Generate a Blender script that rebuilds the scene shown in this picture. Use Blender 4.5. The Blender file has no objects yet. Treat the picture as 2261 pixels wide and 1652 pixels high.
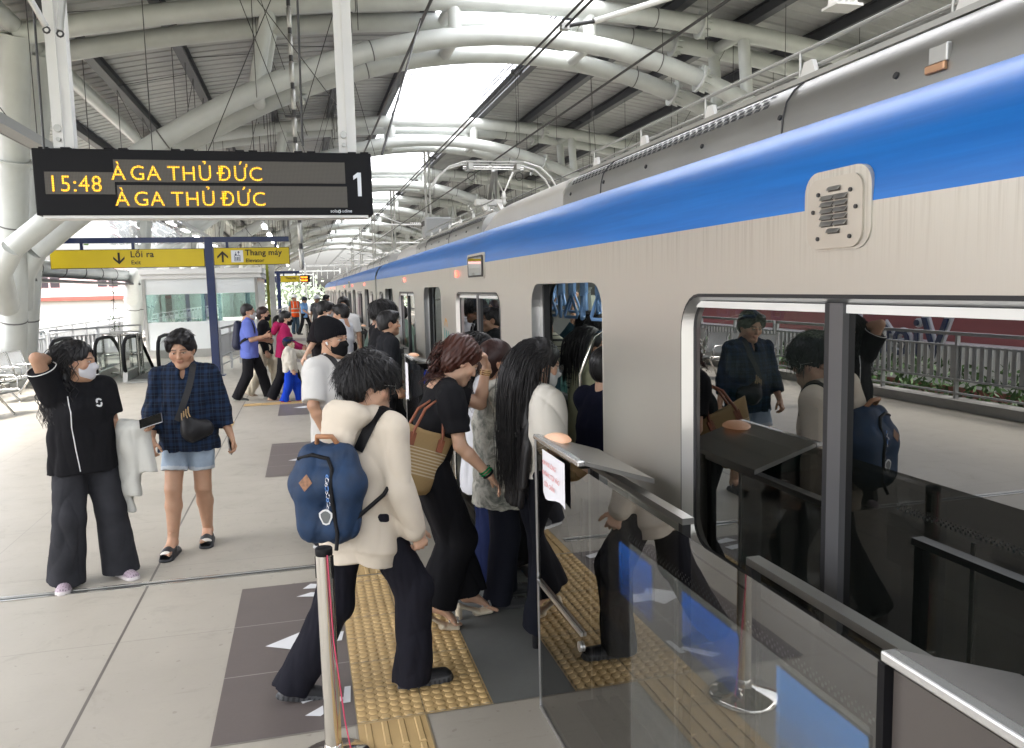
import bpy, bmesh, math, random
import numpy as np
from mathutils import Vector, Matrix
from mathutils.bvhtree import BVHTree

R = math.radians
random.seed(7)
RNG = np.random.default_rng(11)
SC = bpy.context.scene
COL = SC.collection

# ------------------------------------------------------------------ camera
CAM_H = 1.95
def setup_camera():
    yaw, pitch, roll, f = R(14.308), R(6.2176), R(-1.3779), 1779.08
    fw = Vector((math.sin(yaw) * math.cos(pitch), math.cos(yaw) * math.cos(pitch), -math.sin(pitch)))
    rt = Vector((math.cos(yaw), -math.sin(yaw), 0))
    up = rt.cross(fw)
    r2 = rt * math.cos(roll) + up * math.sin(roll)
    u2 = -rt * math.sin(roll) + up * math.cos(roll)
    cd = bpy.data.cameras.new('camera')
    cd.sensor_width = 36
    cd.lens = 36 * f / 2260
    cd.clip_start = 0.05
    cd.clip_end = 2000
    co = bpy.data.objects.new('camera', cd)
    COL.objects.link(co)
    m = Matrix((r2, u2, -fw)).transposed().to_4x4()
    m.translation = (0, 0, CAM_H)
    co.matrix_world = m
    SC.camera = co
setup_camera()

# ------------------------------------------------------------------ sky, sun, exposure
SUN_EL, SUN_AZ = 58, 250
w = bpy.data.worlds.new('World')
SC.world = w
w.use_nodes = True
nt = w.node_tree
nt.nodes.clear()
sky = nt.nodes.new('ShaderNodeTexSky')
sky.sky_type = 'NISHITA'
sky.sun_disc = False
sky.sun_elevation = R(SUN_EL)
sky.sun_rotation = R(SUN_AZ)
sky.air_density = 1.0
sky.dust_density = 6.0
sky.ozone_density = 1.0
hs = nt.nodes.new('ShaderNodeHueSaturation')
hs.inputs['Saturation'].default_value = 0.42
bg = nt.nodes.new('ShaderNodeBackground')
bg.inputs['Strength'].default_value = 0.15
wo = nt.nodes.new('ShaderNodeOutputWorld')
nt.links.new(sky.outputs[0], hs.inputs['Color'])
nt.links.new(hs.outputs[0], bg.inputs['Color'])
nt.links.new(bg.outputs[0], wo.inputs['Surface'])
sl = bpy.data.lights.new('sun', 'SUN')
sl.energy = 1.4
sl.angle = R(18)
sl.color = (1.0, 0.985, 0.96)
so = bpy.data.objects.new('sun', sl)
COL.objects.link(so)
_d = Vector((math.sin(R(SUN_AZ)) * math.cos(R(SUN_EL)), math.cos(R(SUN_AZ)) * math.cos(R(SUN_EL)), math.sin(R(SUN_EL))))
so.rotation_euler = _d.to_track_quat('Z', 'Y').to_euler()
SC.view_settings.view_transform = 'Standard'
SC.view_settings.look = 'None'
SC.view_settings.gamma = 1
SC.view_settings.exposure = 2.8
SC.render.engine = 'CYCLES'
cy = SC.cycles
cy.max_bounces = 10
cy.diffuse_bounces = 5
cy.glossy_bounces = 4
cy.transmission_bounces = 6
cy.transparent_max_bounces = 14
cy.caustics_reflective = False
cy.caustics_refractive = False
cy.sample_clamp_indirect = 6
cy.use_denoising = True
try:
    cy.denoiser = 'OPENIMAGEDENOISE'
except Exception:
    pass

# ------------------------------------------------------------------ materials
MATS = {}
def node_mat(name):
    m = bpy.data.materials.new(name)
    m.use_nodes = True
    n = m.node_tree
    b = n.nodes['Principled BSDF']
    return m, n, b
def ramp(n, fac, stops):
    r = n.nodes.new('ShaderNodeValToRGB')
    e = r.color_ramp.elements
    while len(e) < len(stops):
        e.new(0.5)
    for i, (p, c) in enumerate(stops):
        e[i].position = p
        e[i].color = (*c, 1) if len(c) == 3 else c
    n.links.new(fac, r.inputs[0])
    return r.outputs[0]
def coords(n, scale=(1, 1, 1), kind='Object', rot=(0, 0, 0), loc=(0, 0, 0)):
    t = n.nodes.new('ShaderNodeTexCoord')
    mp = n.nodes.new('ShaderNodeMapping')
    mp.inputs['Scale'].default_value = scale
    mp.inputs['Rotation'].default_value = rot
    mp.inputs['Location'].default_value = loc
    n.links.new(t.outputs[kind], mp.inputs[0])
    return mp.outputs[0]
def noise(n, vec, scale=5, detail=4, rough=0.5, dist=0):
    t = n.nodes.new('ShaderNodeTexNoise')
    t.inputs['Scale'].default_value = scale
    t.inputs['Detail'].default_value = detail
    t.inputs['Roughness'].default_value = rough
    t.inputs['Distortion'].default_value = dist
    n.links.new(vec, t.inputs['Vector'])
    return t.outputs['Fac']
def bump(n, b, h, strength=0.2, dist=0.01):
    t = n.nodes.new('ShaderNodeBump')
    t.inputs['Strength'].default_value = strength
    t.inputs['Distance'].default_value = dist
    n.links.new(h, t.inputs['Height'])
    n.links.new(t.outputs[0], b.inputs['Normal'])
    return t
def mixc(n, fac, a, b_, mode='MIX'):
    t = n.nodes.new('ShaderNodeMix')
    t.data_type = 'RGBA'
    t.blend_type = mode
    for s, v in ((t.inputs[0], fac), (t.inputs[6], a), (t.inputs[7], b_)):
        if hasattr(v, 'is_output') or isinstance(v, bpy.types.NodeSocket):
            n.links.new(v, s)
        elif isinstance(v, (int, float)):
            s.default_value = v
        else:
            s.default_value = (*v, 1) if len(v) == 3 else v
    return t.outputs[2]
def math_(n, op, a, b_=0.0, c=None):
    t = n.nodes.new('ShaderNodeMath')
    t.operation = op
    for i, v in enumerate((a, b_) if c is None else (a, b_, c)):
        if isinstance(v, bpy.types.NodeSocket):
            n.links.new(v, t.inputs[i])
        else:
            t.inputs[i].default_value = v
    return t.outputs[0]
def sepxyz(n, v):
    t = n.nodes.new('ShaderNodeSeparateXYZ')
    n.links.new(v, t.inputs[0])
    return t.outputs
def M(name, color=(0.5, 0.5, 0.5), rough=0.5, metal=0.0, var=0.0, vscale=3.0, bmp=0.0, bscale=40.0, coat=0.0, emit=None, estr=1.0, spec=0.5, stretch=(1, 1, 1)):
    """procedural paint / metal / plastic with colour, gloss and bump variation"""
    if name in MATS:
        return MATS[name]
    m, n, b = node_mat(name)
    b.inputs['Base Color'].default_value = (*color, 1)
    b.inputs['Roughness'].default_value = rough
    b.inputs['Metallic'].default_value = metal
    b.inputs['Specular IOR Level'].default_value = spec
    b.inputs['Coat Weight'].default_value = coat
    b.inputs['Coat Roughness'].default_value = 0.08
    v = coords(n, stretch)
    if var > 0:
        f = noise(n, v, vscale, 6, 0.6)
        lo = tuple(c * (1 - var) for c in color)
        hi = tuple(min(1, c * (1 + var)) for c in color)
        n.links.new(ramp(n, f, [(0.3, lo), (0.7, hi)]), b.inputs['Base Color'])
        rr = n.nodes.new('ShaderNodeMapRange')
        rr.inputs['To Min'].default_value = max(0.02, rough * 0.8)
        rr.inputs['To Max'].default_value = min(1, rough * 1.25)
        n.links.new(f, rr.inputs['Value'])
        n.links.new(rr.outputs[0], b.inputs['Roughness'])
    if bmp > 0:
        bump(n, b, noise(n, v, bscale, 4), bmp, 0.004)
    if emit:
        b.inputs['Emission Color'].default_value = (*emit, 1)
        b.inputs['Emission Strength'].default_value = estr
    MATS[name] = m
    return m
def glass_mat(name, tint=(1, 1, 1), ior=1.5, gloss=1.0, rough=0.0, boost=0.0):
    """thin pane: fresnel mirror over tinted see-through"""
    if name in MATS:
        return MATS[name]
    m = bpy.data.materials.new(name)
    m.use_nodes = True
    n = m.node_tree
    n.nodes.clear()
    o = n.nodes.new('ShaderNodeOutputMaterial')
    lw = n.nodes.new('ShaderNodeLayerWeight')
    lw.inputs['Blend'].default_value = 0.5
    f0 = 1.7 * ((ior - 1) / (ior + 1)) ** 2
    fr = math_(n, 'MULTIPLY_ADD', math_(n, 'POWER', lw.outputs['Facing'], 4.5), (1 - f0) * 0.9, f0)
    g = n.nodes.new('ShaderNodeBsdfGlossy')
    g.inputs['Roughness'].default_value = rough
    g.inputs['Color'].default_value = (gloss, gloss, gloss, 1)
    tr = n.nodes.new('ShaderNodeBsdfTransparent')
    tr.inputs['Color'].default_value = (*tint, 1)
    mx = n.nodes.new('ShaderNodeMixShader')
    f = math_(n, 'ADD', fr, boost)
    n.links.new(f, mx.inputs[0])
    n.links.new(tr.outputs[0], mx.inputs[1])
    n.links.new(g.outputs[0], mx.inputs[2])
    n.links.new(mx.outputs[0], o.inputs['Surface'])
    MATS[name] = m
    return m

# ------------------------------------------------------------------ object helpers
def meta(o, label=None, cat=None, group=None, kind=None):
    if label: o['label'] = label
    if cat: o['category'] = cat
    if group: o['group'] = group
    if kind: o['kind'] = kind
    return o
def thing(name, label, cat, loc=(0, 0, 0), rz=0.0, group=None):
    o = bpy.data.objects.new(name, None)
    o.empty_display_size = 0.2
    COL.objects.link(o)
    o.location = loc
    o.rotation_euler = (0, 0, rz)
    return meta(o, label, cat, group)
def np_mesh(name, V, F, smooth=True, col=None, mats=(), midx=None):
    """V (n,3), F (m,4) int arrays"""
    V = np.asarray(V, np.float32)
    F = np.asarray(F, np.int32)
    me = bpy.data.meshes.new(name)
    n, m, k = len(V), len(F), F.shape[1]
    me.vertices.add(n)
    me.vertices.foreach_set('co', V.ravel())
    me.loops.add(m * k)
    me.loops.foreach_set('vertex_index', F.ravel())
    me.polygons.add(m)
    me.polygons.foreach_set('loop_start', np.arange(0, m * k, k, dtype=np.int32))
    me.polygons.foreach_set('loop_total', np.full(m, k, np.int32))
    me.polygons.foreach_set('use_smooth', np.full(m, smooth, bool))
    if midx is not None:
        me.polygons.foreach_set('material_index', np.asarray(midx, np.int32))
    me.update(calc_edges=True)
    me.validate()
    if col is not None:
        a = me.color_attributes.new('Col', 'FLOAT_COLOR', 'POINT')
        c = np.ones((n, 4), np.float32)
        c[:, :3] = col
        a.data.foreach_set('color', c.ravel())
    for mt in mats:
        me.materials.append(mt)
    return me
def link(name, me, parent=None, world=False):
    o = bpy.data.objects.new(name, me)
    COL.objects.link(o)
    if parent is not None:
        o.parent = parent
        if world:
            o.location = [-c for c in parent.location]
    return o
class MB:
    """collects shapes for ONE mesh object"""
    def __init__(s):
        s.v, s.f, s.m, s.sm = [], [], [], []
        s.mats = []
    def mi(s, mat):
        if mat not in s.mats:
            s.mats.append(mat)
        return s.mats.index(mat)
    def add(s, vs, fs, mat, smooth=False):
        o = len(s.v)
        s.v += [tuple(p) for p in vs]
        i = s.mi(mat)
        for f in fs:
            s.f.append(tuple(o + a for a in f))
            s.m.append(i)
            s.sm.append(smooth)
        return s
    def box(s, a, b, mat, bev=0.0):
        x0, y0, z0 = [min(a[i], b[i]) for i in range(3)]
        x1, y1, z1 = [max(a[i], b[i]) for i in range(3)]
        if bev <= 0 or min(x1 - x0, y1 - y0, z1 - z0) < 2.2 * bev:
            return s.add([(x0, y0, z0), (x1, y0, z0), (x1, y1, z0), (x0, y1, z0), (x0, y0, z1), (x1, y0, z1), (x1, y1, z1), (x0, y1, z1)],
                         [(0, 3, 2, 1), (4, 5, 6, 7), (0, 1, 5, 4), (1, 2, 6, 5), (2, 3, 7, 6), (3, 0, 4, 7)], mat)
        vs, c = [], bev
        bm = bmesh.new()
        bmesh.ops.create_cube(bm, size=1)
        for v in bm.verts:
            v.co = Vector(((x0 + x1) / 2 + v.co.x * (x1 - x0), (y0 + y1) / 2 + v.co.y * (y1 - y0), (z0 + z1) / 2 + v.co.z * (z1 - z0)))
        bmesh.ops.bevel(bm, geom=bm.edges[:], offset=c, segments=2, affect='EDGES', profile=0.5)
        bm.verts.index_update()
        s.add([v.co.copy() for v in bm.verts], [[v.index for v in f.verts] for f in bm.faces], mat)
        bm.free()
        return s
    def obox(s, c, ax, ay, az, hx, hy, hz, mat):
        c, ax, ay, az = Vector(c), Vector(ax).normalized(), Vector(ay).normalized(), Vector(az).normalized()
        vs = [c + ax * (i * hx) + ay * (j * hy) + az * (k * hz) for k in (-1, 1) for j, i in ((-1, -1), (-1, 1), (1, 1), (1, -1))]
        return s.add(vs, [(0, 3, 2, 1), (4, 5, 6, 7), (0, 1, 5, 4), (1, 2, 6, 5), (2, 3, 7, 6), (3, 0, 4, 7)], mat)
    def beam(s, a, b, w, h, mat, up=(0, 0, 1)):
        a, b = Vector(a), Vector(b)
        t = (b - a).normalized()
        u = Vector(up)
        if abs(t.dot(u)) > 0.98:
            u = Vector((1, 0, 0))
        x = t.cross(u).normalized()
        y = x.cross(t)
        return s.obox((a + b) / 2, x, t, y, w / 2, (b - a).length / 2, h / 2, mat)
    def tube(s, pts, r, mat, n=8, caps=True, closed=False, smooth=True):
        pts = [Vector(p) for p in pts]
        rs = r if isinstance(r, (list, tuple)) else [r] * len(pts)
        m = len(pts)
        prev = None
        rings = []
        for i, p in enumerate(pts):
            if closed:
                t = (pts[(i + 1) % m] - pts[i - 1]).normalized()
            else:
                t = (pts[min(i + 1, m - 1)] - pts[max(i - 1, 0)]).normalized()
            if prev is None:
                u = Vector((0, 0, 1)) if abs(t.z) < 0.9 else Vector((1, 0, 0))
                x = t.cross(u).normalized()
            else:
                x = (prev - t * prev.dot(t)).normalized()
            prev = x
            y = t.cross(x)
            rings.append([p + (x * math.cos(2 * math.pi * k / n) + y * math.sin(2 * math.pi * k / n)) * rs[i] for k in range(n)])
        vs = [v for rg in rings for v in rg]
        fs = []
        for i in range(m if closed else m - 1):
            j = (i + 1) % m
            for k in range(n):
                l = (k + 1) % n
                fs.append((i * n + k, i * n + l, j * n + l, j * n + k))
        s.add(vs, fs, mat, smooth)
        if caps and not closed:
            s.add(rings[0], [tuple(reversed(range(n)))], mat)
            s.add(rings[-1], [tuple(range(n))], mat)
        return s
    def cyl(s, a, b, r, mat, n=16, r2=None):
        return s.tube([a, b], [r, r if r2 is None else r2], mat, n)
    def lathe(s, prof, c, mat, n=24, smooth=True):
        """prof: (r, z) list around vertical axis through c"""
        vs = [(c[0] + r * math.cos(2 * math.pi * k / n), c[1] + r * math.sin(2 * math.pi * k / n), c[2] + z) for r, z in prof for k in range(n)]
        fs = [(i * n + k, i * n + (k + 1) % n, (i + 1) * n + (k + 1) % n, (i + 1) * n + k) for i in range(len(prof) - 1) for k in range(n)]
        return s.add(vs, fs, mat, smooth)
    def sweep(s, prof, y0, y1, mat, seg=1, smooth=False):
        """open profile of (x, z) extruded along Y"""
        ys = [y0 + (y1 - y0) * i / seg for i in range(seg + 1)]
        vs = [(x, y, z) for y in ys for x, z in prof]
        k = len(prof)
        fs = [(j * k + i, j * k + i + 1, (j + 1) * k + i + 1, (j + 1) * k + i) for j in range(seg) for i in range(k - 1)]
        return s.add(vs, fs, mat, smooth)
    def poly(s, pts, d, mat):
        """planar polygon extruded by vector d"""
        pts = [Vector(p) for p in pts]
        d = Vector(d)
        n = len(pts)
        s.add(pts + [p + d for p in pts], [tuple(range(n)), tuple(reversed(range(n, 2 * n)))] + [(i, i + n, (i + 1) % n + n, (i + 1) % n) for i in range(n)], mat)
        return s
    def build(s, name, parent=None, world=True):
        me = bpy.data.meshes.new(name)
        me.from_pydata([tuple(v) for v in s.v], [], s.f)
        for m in s.mats:
            me.materials.append(m)
        if s.f and len(me.polygons) == len(s.f):
            me.polygons.foreach_set('material_index', s.m)
            me.polygons.foreach_set('use_smooth', s.sm)
        me.update()
        return link(name, me, parent, world and parent is not None)
def text_obj(name, body, size, mat, mtx, parent=None, extrude=0.002, align='LEFT', space=1.0, bold=0.0, xs=1.0, world=True):
    cu = bpy.data.curves.new(name, 'FONT')
    cu.body = body
    cu.size = size
    cu.extrude = extrude
    cu.offset = bold
    cu.align_x = align
    cu.space_character = space
    cu.resolution_u = 3
    t = bpy.data.objects.new(name, cu)
    COL.objects.link(t)
    bpy.context.view_layer.update()
    me = bpy.data.meshes.new_from_object(t)
    bpy.data.objects.remove(t)
    me.materials.clear()
    me.materials.append(mat)
    me.transform(Matrix.Diagonal((xs, 1, 1, 1)))
    me.transform(mtx)
    return link(name, me, parent, world and parent is not None)
def face_mtx(o, xdir, ydir=(0, 0, 1)):
    x, y = Vector(xdir).normalized(), Vector(ydir).normalized()
    z = x.cross(y)
    m = Matrix((x, y, z)).transposed().to_4x4()
    m.translation = o
    return m
def dup(root, loc=None, rz=None, label=None):
    r = root.copy()
    COL.objects.link(r)
    if loc is not None: r.location = loc
    if rz is not None: r.rotation_euler = (0, 0, rz)
    if label: r['label'] = label
    for ch in list(root.children):
        c = ch.copy()
        COL.objects.link(c)
        c.parent = r
        for g in ch.children:
            d = g.copy()
            COL.objects.link(d)
            d.parent = c
    return r
# ================================================================== materials of the place
def mat_floor():
    m, n, b = node_mat('platform_stone')
    v = coords(n)
    x = sepxyz(n, v)
    def line(src, per, off, w):
        f = math_(n, 'FRACT', math_(n, 'DIVIDE', math_(n, 'SUBTRACT', src, off), per))
        a = math_(n, 'ABSOLUTE', math_(n, 'SUBTRACT', f, 0.5))
        return math_(n, 'GREATER_THAN', a, 0.5 - w / per)
    l = math_(n, 'MAXIMUM', line(x[0], 1.244, -1.111, 0.004), line(x[1], 1.28, 3.515, 0.0035))
    l2 = math_(n, 'LESS_THAN', math_(n, 'ABSOLUTE', math_(n, 'ADD', x[0], 1.113)), 0.008)
    big = noise(n, v, 0.55, 5, 0.55, 0.3)
    fine = noise(n, v, 55, 4, 0.6)
    spots = noise(n, v, 3.2, 6, 0.7, 0.6)
    tx = math_(n, 'FLOOR', math_(n, 'DIVIDE', math_(n, 'SUBTRACT', x[0], -1.111), 1.244))
    ty = math_(n, 'FLOOR', math_(n, 'DIVIDE', math_(n, 'SUBTRACT', x[1], 3.515), 1.28))
    wn = n.nodes.new('ShaderNodeTexWhiteNoise')
    wn.noise_dimensions = '2D'
    cb = n.nodes.new('ShaderNodeCombineXYZ')
    n.links.new(tx, cb.inputs[0]); n.links.new(ty, cb.inputs[1])
    n.links.new(cb.outputs[0], wn.inputs['Vector'])
    c = ramp(n, big, [(0.3, (0.36, 0.335, 0.285)), (0.7, (0.45, 0.42, 0.36))])
    c = mixc(n, math_(n, 'MULTIPLY', wn.outputs['Value'], 0.14), c, (0.30, 0.27, 0.23))
    c = mixc(n, ramp(n, spots, [(0.56, (0, 0, 0)), (0.72, (0.45, 0.45, 0.45))]), c, (0.27, 0.245, 0.21))
    c = mixc(n, math_(n, 'MULTIPLY', fine, 0.25), c, (0.30, 0.27, 0.235))
    sp = ramp(n, noise(n, v, 21, 2, 0.4), [(0.70, (0, 0, 0)), (0.74, (1, 1, 1))])
    c = mixc(n, math_(n, 'MULTIPLY', sp, 0.35), c, (0.16, 0.145, 0.125))
    sc = ramp(n, noise(n, coords(n, (0.7, 5, 1), rot=(0, 0, 0.5)), 4, 5, 0.7, 0.8), [(0.60, (0, 0, 0)), (0.70, (1, 1, 1))])
    c = mixc(n, math_(n, 'MULTIPLY', sc, 0.22), c, (0.22, 0.20, 0.17))
    c = mixc(n, math_(n, 'MULTIPLY', l, 0.6), c, (0.25, 0.23, 0.20))
    c = mixc(n, math_(n, 'MULTIPLY', l2, 0.85), c, (0.10, 0.09, 0.08))
    n.links.new(c, b.inputs['Base Color'])
    rr = n.nodes.new('ShaderNodeMapRange')
    rr.inputs['To Min'].default_value = 0.30
    rr.inputs['To Max'].default_value = 0.58
    n.links.new(spots, rr.inputs['Value'])
    n.links.new(rr.outputs[0], b.inputs['Roughness'])
    b.inputs['Specular IOR Level'].default_value = 0.4
    bump(n, b, fine, 0.08, 0.002)
    return m
def tile_mat(name, base, joint, per, off, rough=0.5, var=0.1, jw=0.004, grain=90):
    m, n, b = node_mat(name)
    v = coords(n)
    x = sepxyz(n, v)
    def line(src, p, o):
        f = math_(n, 'FRACT', math_(n, 'DIVIDE', math_(n, 'SUBTRACT', src, o), p))
        return math_(n, 'GREATER_THAN', math_(n, 'ABSOLUTE', math_(n, 'SUBTRACT', f, 0.5)), 0.5 - jw / p)
    l = math_(n, 'MAXIMUM', line(x[0], per[0], off[0]), line(x[1], per[1], off[1]))
    f = noise(n, v, 2.5, 6, 0.65)
    g = noise(n, v, grain, 3, 0.7)
    c = ramp(n, f, [(0.3, tuple(q * (1 - var) for q in base)), (0.7, tuple(q * (1 + var) for q in base))])
    c = mixc(n, math_(n, 'MULTIPLY', g, 0.3), c, tuple(q * 0.55 for q in base))
    c = mixc(n, l, c, joint)
    n.links.new(c, b.inputs['Base Color'])
    b.inputs['Roughness'].default_value = rough
    bump(n, b, g, 0.15, 0.002)
    return m
def corr_mat(name, col, dirt):
    m, n, b = node_mat(name)
    v = coords(n)
    f = noise(n, v, 0.8, 6, 0.6)
    c = ramp(n, f, [(0.35, tuple(q * dirt for q in col)), (0.65, col)])
    n.links.new(c, b.inputs['Base Color'])
    b.inputs['Roughness'].default_value = 0.45
    return m
M_FLOOR = mat_floor()
M_PIPE = M('white_pipe_paint', (0.53, 0.555, 0.54), 0.36, 0, 0.11, 1.1, 0.0, coat=0.12)
M_BAND = M('pipe_joint_band', (0.12, 0.12, 0.12), 0.6)
M_PURL = M('purlin_grey', (0.055, 0.058, 0.068), 0.5, 0, 0.15, 1.0)
M_CLAD = corr_mat('roof_cladding', (0.43, 0.44, 0.435), 0.78)
M_ROD = M('rod_dark', (0.045, 0.045, 0.045), 0.6)
M_WIRE = M('wire_dark', (0.035, 0.035, 0.035), 0.5)
M_STEEL = M('stainless', (0.58, 0.57, 0.54), 0.22, 1.0, 0.06, 4, 0.04, 90)
M_STEELD = M('stainless_dull', (0.42, 0.42, 0.40), 0.42, 0.9, 0.12, 3)
M_CHROME = M('polished_steel', (0.72, 0.69, 0.63), 0.09, 1.0)
M_BLACK = M('black_plastic', (0.005, 0.005, 0.0065), 0.55, 0, 0.1, 20, spec=0.2)
M_DARK = M('dark_metal', (0.05, 0.05, 0.052), 0.45, 0.3, 0.15, 6)
M_BLUEP = M('navy_paint', (0.005, 0.018, 0.085), 0.4, 0, 0.08, 4, coat=0.3)
M_YEL = M('sign_yellow', (0.62, 0.47, 0.012), 0.4, 0, 0.03, 3)
M_WHITEP = M('white_paint', (0.72, 0.72, 0.70), 0.4, 0, 0.05, 2)
M_GREYP = M('grey_paint', (0.33, 0.34, 0.34), 0.5, 0, 0.08, 2)
M_CONC = M('concrete', (0.36, 0.35, 0.33), 0.8, 0, 0.15, 1.2, 0.15, 30)
M_RAILG = M('galvanised_rail', (0.42, 0.43, 0.44), 0.38, 0.6, 0.1, 3)
M_BALLAST = M('track_bed', (0.10, 0.095, 0.09), 0.9, 0, 0.3, 8, 0.5, 30)
M_PAPER = M('white_tape', (0.72, 0.73, 0.75), 0.6)
M_GREEN = M('leaf_green', (0.055, 0.13, 0.025), 0.55, 0, 0.4, 3)
G_CLEAR = glass_mat('clear_glass', (0.93, 0.96, 0.95), 1.5)
G_GATE = glass_mat('gate_glass', (0.17, 0.165, 0.155), 1.6, 0.95, 0.0, 0.11)
G_DARK = glass_mat('tinted_glass', (0.05, 0.058, 0.054), 1.85, 0.85, 0.0, 0.06)
M_LAMP = M('lamp_lit', (0.9, 0.9, 0.88), 0.4, emit=(1, 0.98, 0.94), estr=2.2)
Y_FR0, FR_S = 18.0, 12.4

# ------------------------------------------------------------------ ground, track bed, platform
mb = MB()
mb.box((-400, -200, -11.2), (400, 900, -11.0), M('town_ground', (0.16, 0.16, 0.12), 0.9, 0, 0.3, 0.05))
meta(mb.build('ground'), kind='structure')
mb = MB()
mb.box((-6.95, -16, -1.3), (1.36, 118, 0.0), M_FLOOR)
meta(mb.build('platform_floor'), kind='structure')
mb = MB()
mb.box((1.4, -40, -1.75), (8.3, 132, -1.5), M_BALLAST)
for tx in (2.93, 6.75):
    for q in (-0.72, 0.72):
        mb.box((tx + q - 0.035, -40, -1.5), (tx + q + 0.035, 132, -1.25), M_STEELD)
meta(mb.build('track_bed'), kind='structure')
mb = MB()
mb.box((8.35, -16, -1.3), (16.4, 118, 0.0), M('far_platform_stone', (0.36, 0.33, 0.29), 0.5, 0, 0.1, 1))
meta(mb.build('opposite_platform_floor'), kind='structure')
# viaduct leaving the station, curving to the left beyond the train
mb = MB()
def via(t):
    return Vector((4.8 - 0.00115 * max(0, t - 118) ** 2, t, 0))
for t0 in range(118, 420, 6):
    a, b_ = via(t0), via(t0 + 6)
    n_ = Vector(((b_ - a).y, -(b_ - a).x, 0)).normalized()
    for o0, o1, z0, z1 in ((-3.9, 3.9, -1.9, -1.5), (-4.1, -3.85, -1.9, -0.4), (3.85, 4.1, -1.9, -0.4)):
        vs = [a + n_ * o0 + Vector((0, 0, z0)), a + n_ * o1 + Vector((0, 0, z0)), b_ + n_ * o1 + Vector((0, 0, z0)), b_ + n_ * o0 + Vector((0, 0, z0)),
              a + n_ * o0 + Vector((0, 0, z1)), a + n_ * o1 + Vector((0, 0, z1)), b_ + n_ * o1 + Vector((0, 0, z1)), b_ + n_ * o0 + Vector((0, 0, z1))]
        mb.add(vs, [(0, 3, 2, 1), (4, 5, 6, 7), (0, 1, 5, 4), (1, 2, 6, 5), (2, 3, 7, 6), (3, 0, 4, 7)], M_CONC)
meta(mb.build('viaduct'), kind='structure')

# ------------------------------------------------------------------ paving patches in front of the doors
M_PURP = tile_mat('grey_brown_tile', (0.150, 0.128, 0.120), (0.30, 0.28, 0.26), (5, 0.64), (0, 3.515), 0.42, 0.06, 0.004, 60)
M_GRAN = tile_mat('flamed_granite', (0.125, 0.130, 0.125), (0.08, 0.08, 0.08), (5, 5), (0.1, 0.1), 0.75, 0.12, 0.003, 70)
M_TACT = tile_mat('tactile_yellow', (0.53, 0.37, 0.17), (0.28, 0.22, 0.13), (0.31, 0.30), (0.138, 3.525), 0.55, 0.14, 0.003, 40)
DOORS = [4.48, 9.70, 14.6, 19.5, 24.4, 29.3, 34.2, -0.45]
GATES = [(3.47, 5.45), (8.29, 10.3), (13.1, 15.2), (18.1, 20.1), (23.0, 25.0), (27.9, 29.9), (32.8, 34.8), (-1.4, 0.55)]
g1 = MB(); g2 = MB(); g3 = MB()
for i, (a, b_) in enumerate(GATES):
    a, b_ = (3.515, 5.43) if i == 0 else ((8.75, 10.68) if i == 1 else (a, b_))
    g1.add([(-0.487, a, 0.004), (0.137, a, 0.004), (0.137, b_, 0.004), (-0.487, b_, 0.004)], [(0, 1, 2, 3)], M_PURP)
    g2.add([(0.77, a, 0.004), (1.355, a, 0.004), (1.355, b_, 0.004), (0.77, b_, 0.004)], [(0, 1, 2, 3)], M_GRAN)
    g3.add([(0.138, a, 0.0045), (0.768, a, 0.0045), (0.768, b_, 0.0045), (0.138, b_, 0.0045)], [(0, 1, 2, 3)], M_TACT)
    if i < 3:                                   # raised domes
        pr = [(0.0235, 0.0), (0.021, 0.0035), (0.017, 0.0052), (0.0, 0.0056)]
        nx = 12
        for ix in range(nx):
            for iy in range(int((b_ - a) / 0.0545)):
                cx_, cy_ = 0.138 + 0.028 + ix * 0.0522, a + 0.03 + iy * 0.0545
                g3.lathe(pr, (cx_, cy_, 0.0045), M_TACT, 8 if i == 0 else 6)
# guiding strip with raised bars, between the doors
for (a, b_) in ((0.6, 3.512), (5.45, 8.72), (10.7, 13.1), (15.2, 18.1), (20.1, 23.0)):
    g3.add([(0.138, a, 0.0045), (0.452, a, 0.0045), (0.452, b_, 0.0045), (0.138, b_, 0.0045)], [(0, 1, 2, 3)], M_TACT)
    for k in range(4):
        y = a
        while y < b_ - 0.1:
            e = min(y + 0.285, b_ - 0.01)
            xx = 0.138 + 0.047 + k * 0.074
            g3.add([(xx - 0.015, y, 0.0045), (xx + 0.015, y, 0.0045), (xx + 0.015, e, 0.0045), (xx - 0.015, e, 0.0045), (xx - 0.010, y + 0.006, 0.0095), (xx + 0.010, y + 0.006, 0.0095), (xx + 0.010, e - 0.006, 0.0095), (xx - 0.010, e - 0.006, 0.0095)],
                   [(4, 5, 6, 7), (0, 1, 5, 4), (1, 2, 6, 5), (2, 3, 7, 6), (3, 0, 4, 7)], M_TACT)
            y += 0.30
for x0, x1, y0, y1 in ((-1.75, -1.1, 12.2, 12.8), (-2.55, -1.75, 12.2, 12.5), (-1.1, 0.14, 14.45, 14.75)):
    g3.add([(x0, y0, 0.0045), (x1, y0, 0.0045), (x1, y1, 0.0045), (x0, y1, 0.0045)], [(0, 1, 2, 3)], M_TACT)
    y = y0 + 0.03
    while y < y1:
        g3.box((x0 + 0.01, y, 0.0045), (x1 - 0.01, y + 0.03, 0.0095), M_TACT)
        y += 0.075
meta(g1.build('grey_paving'), kind='structure')
meta(g2.build('granite_paving'), kind='structure')
meta(g3.build('tactile_paving'), kind='structure')
mb = MB()
mb.add([(-6.9, 5.70, 0.004), (0.1, 5.70, 0.004), (0.1, 5.765, 0.004), (-6.9, 5.765, 0.004)], [(0, 1, 2, 3)], M_STEELD)
for y in (5.698, 5.767):
    mb.box((-6.9, y - 0.006, 0.0), (0.1, y + 0.006, 0.007), M_STEEL)
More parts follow.
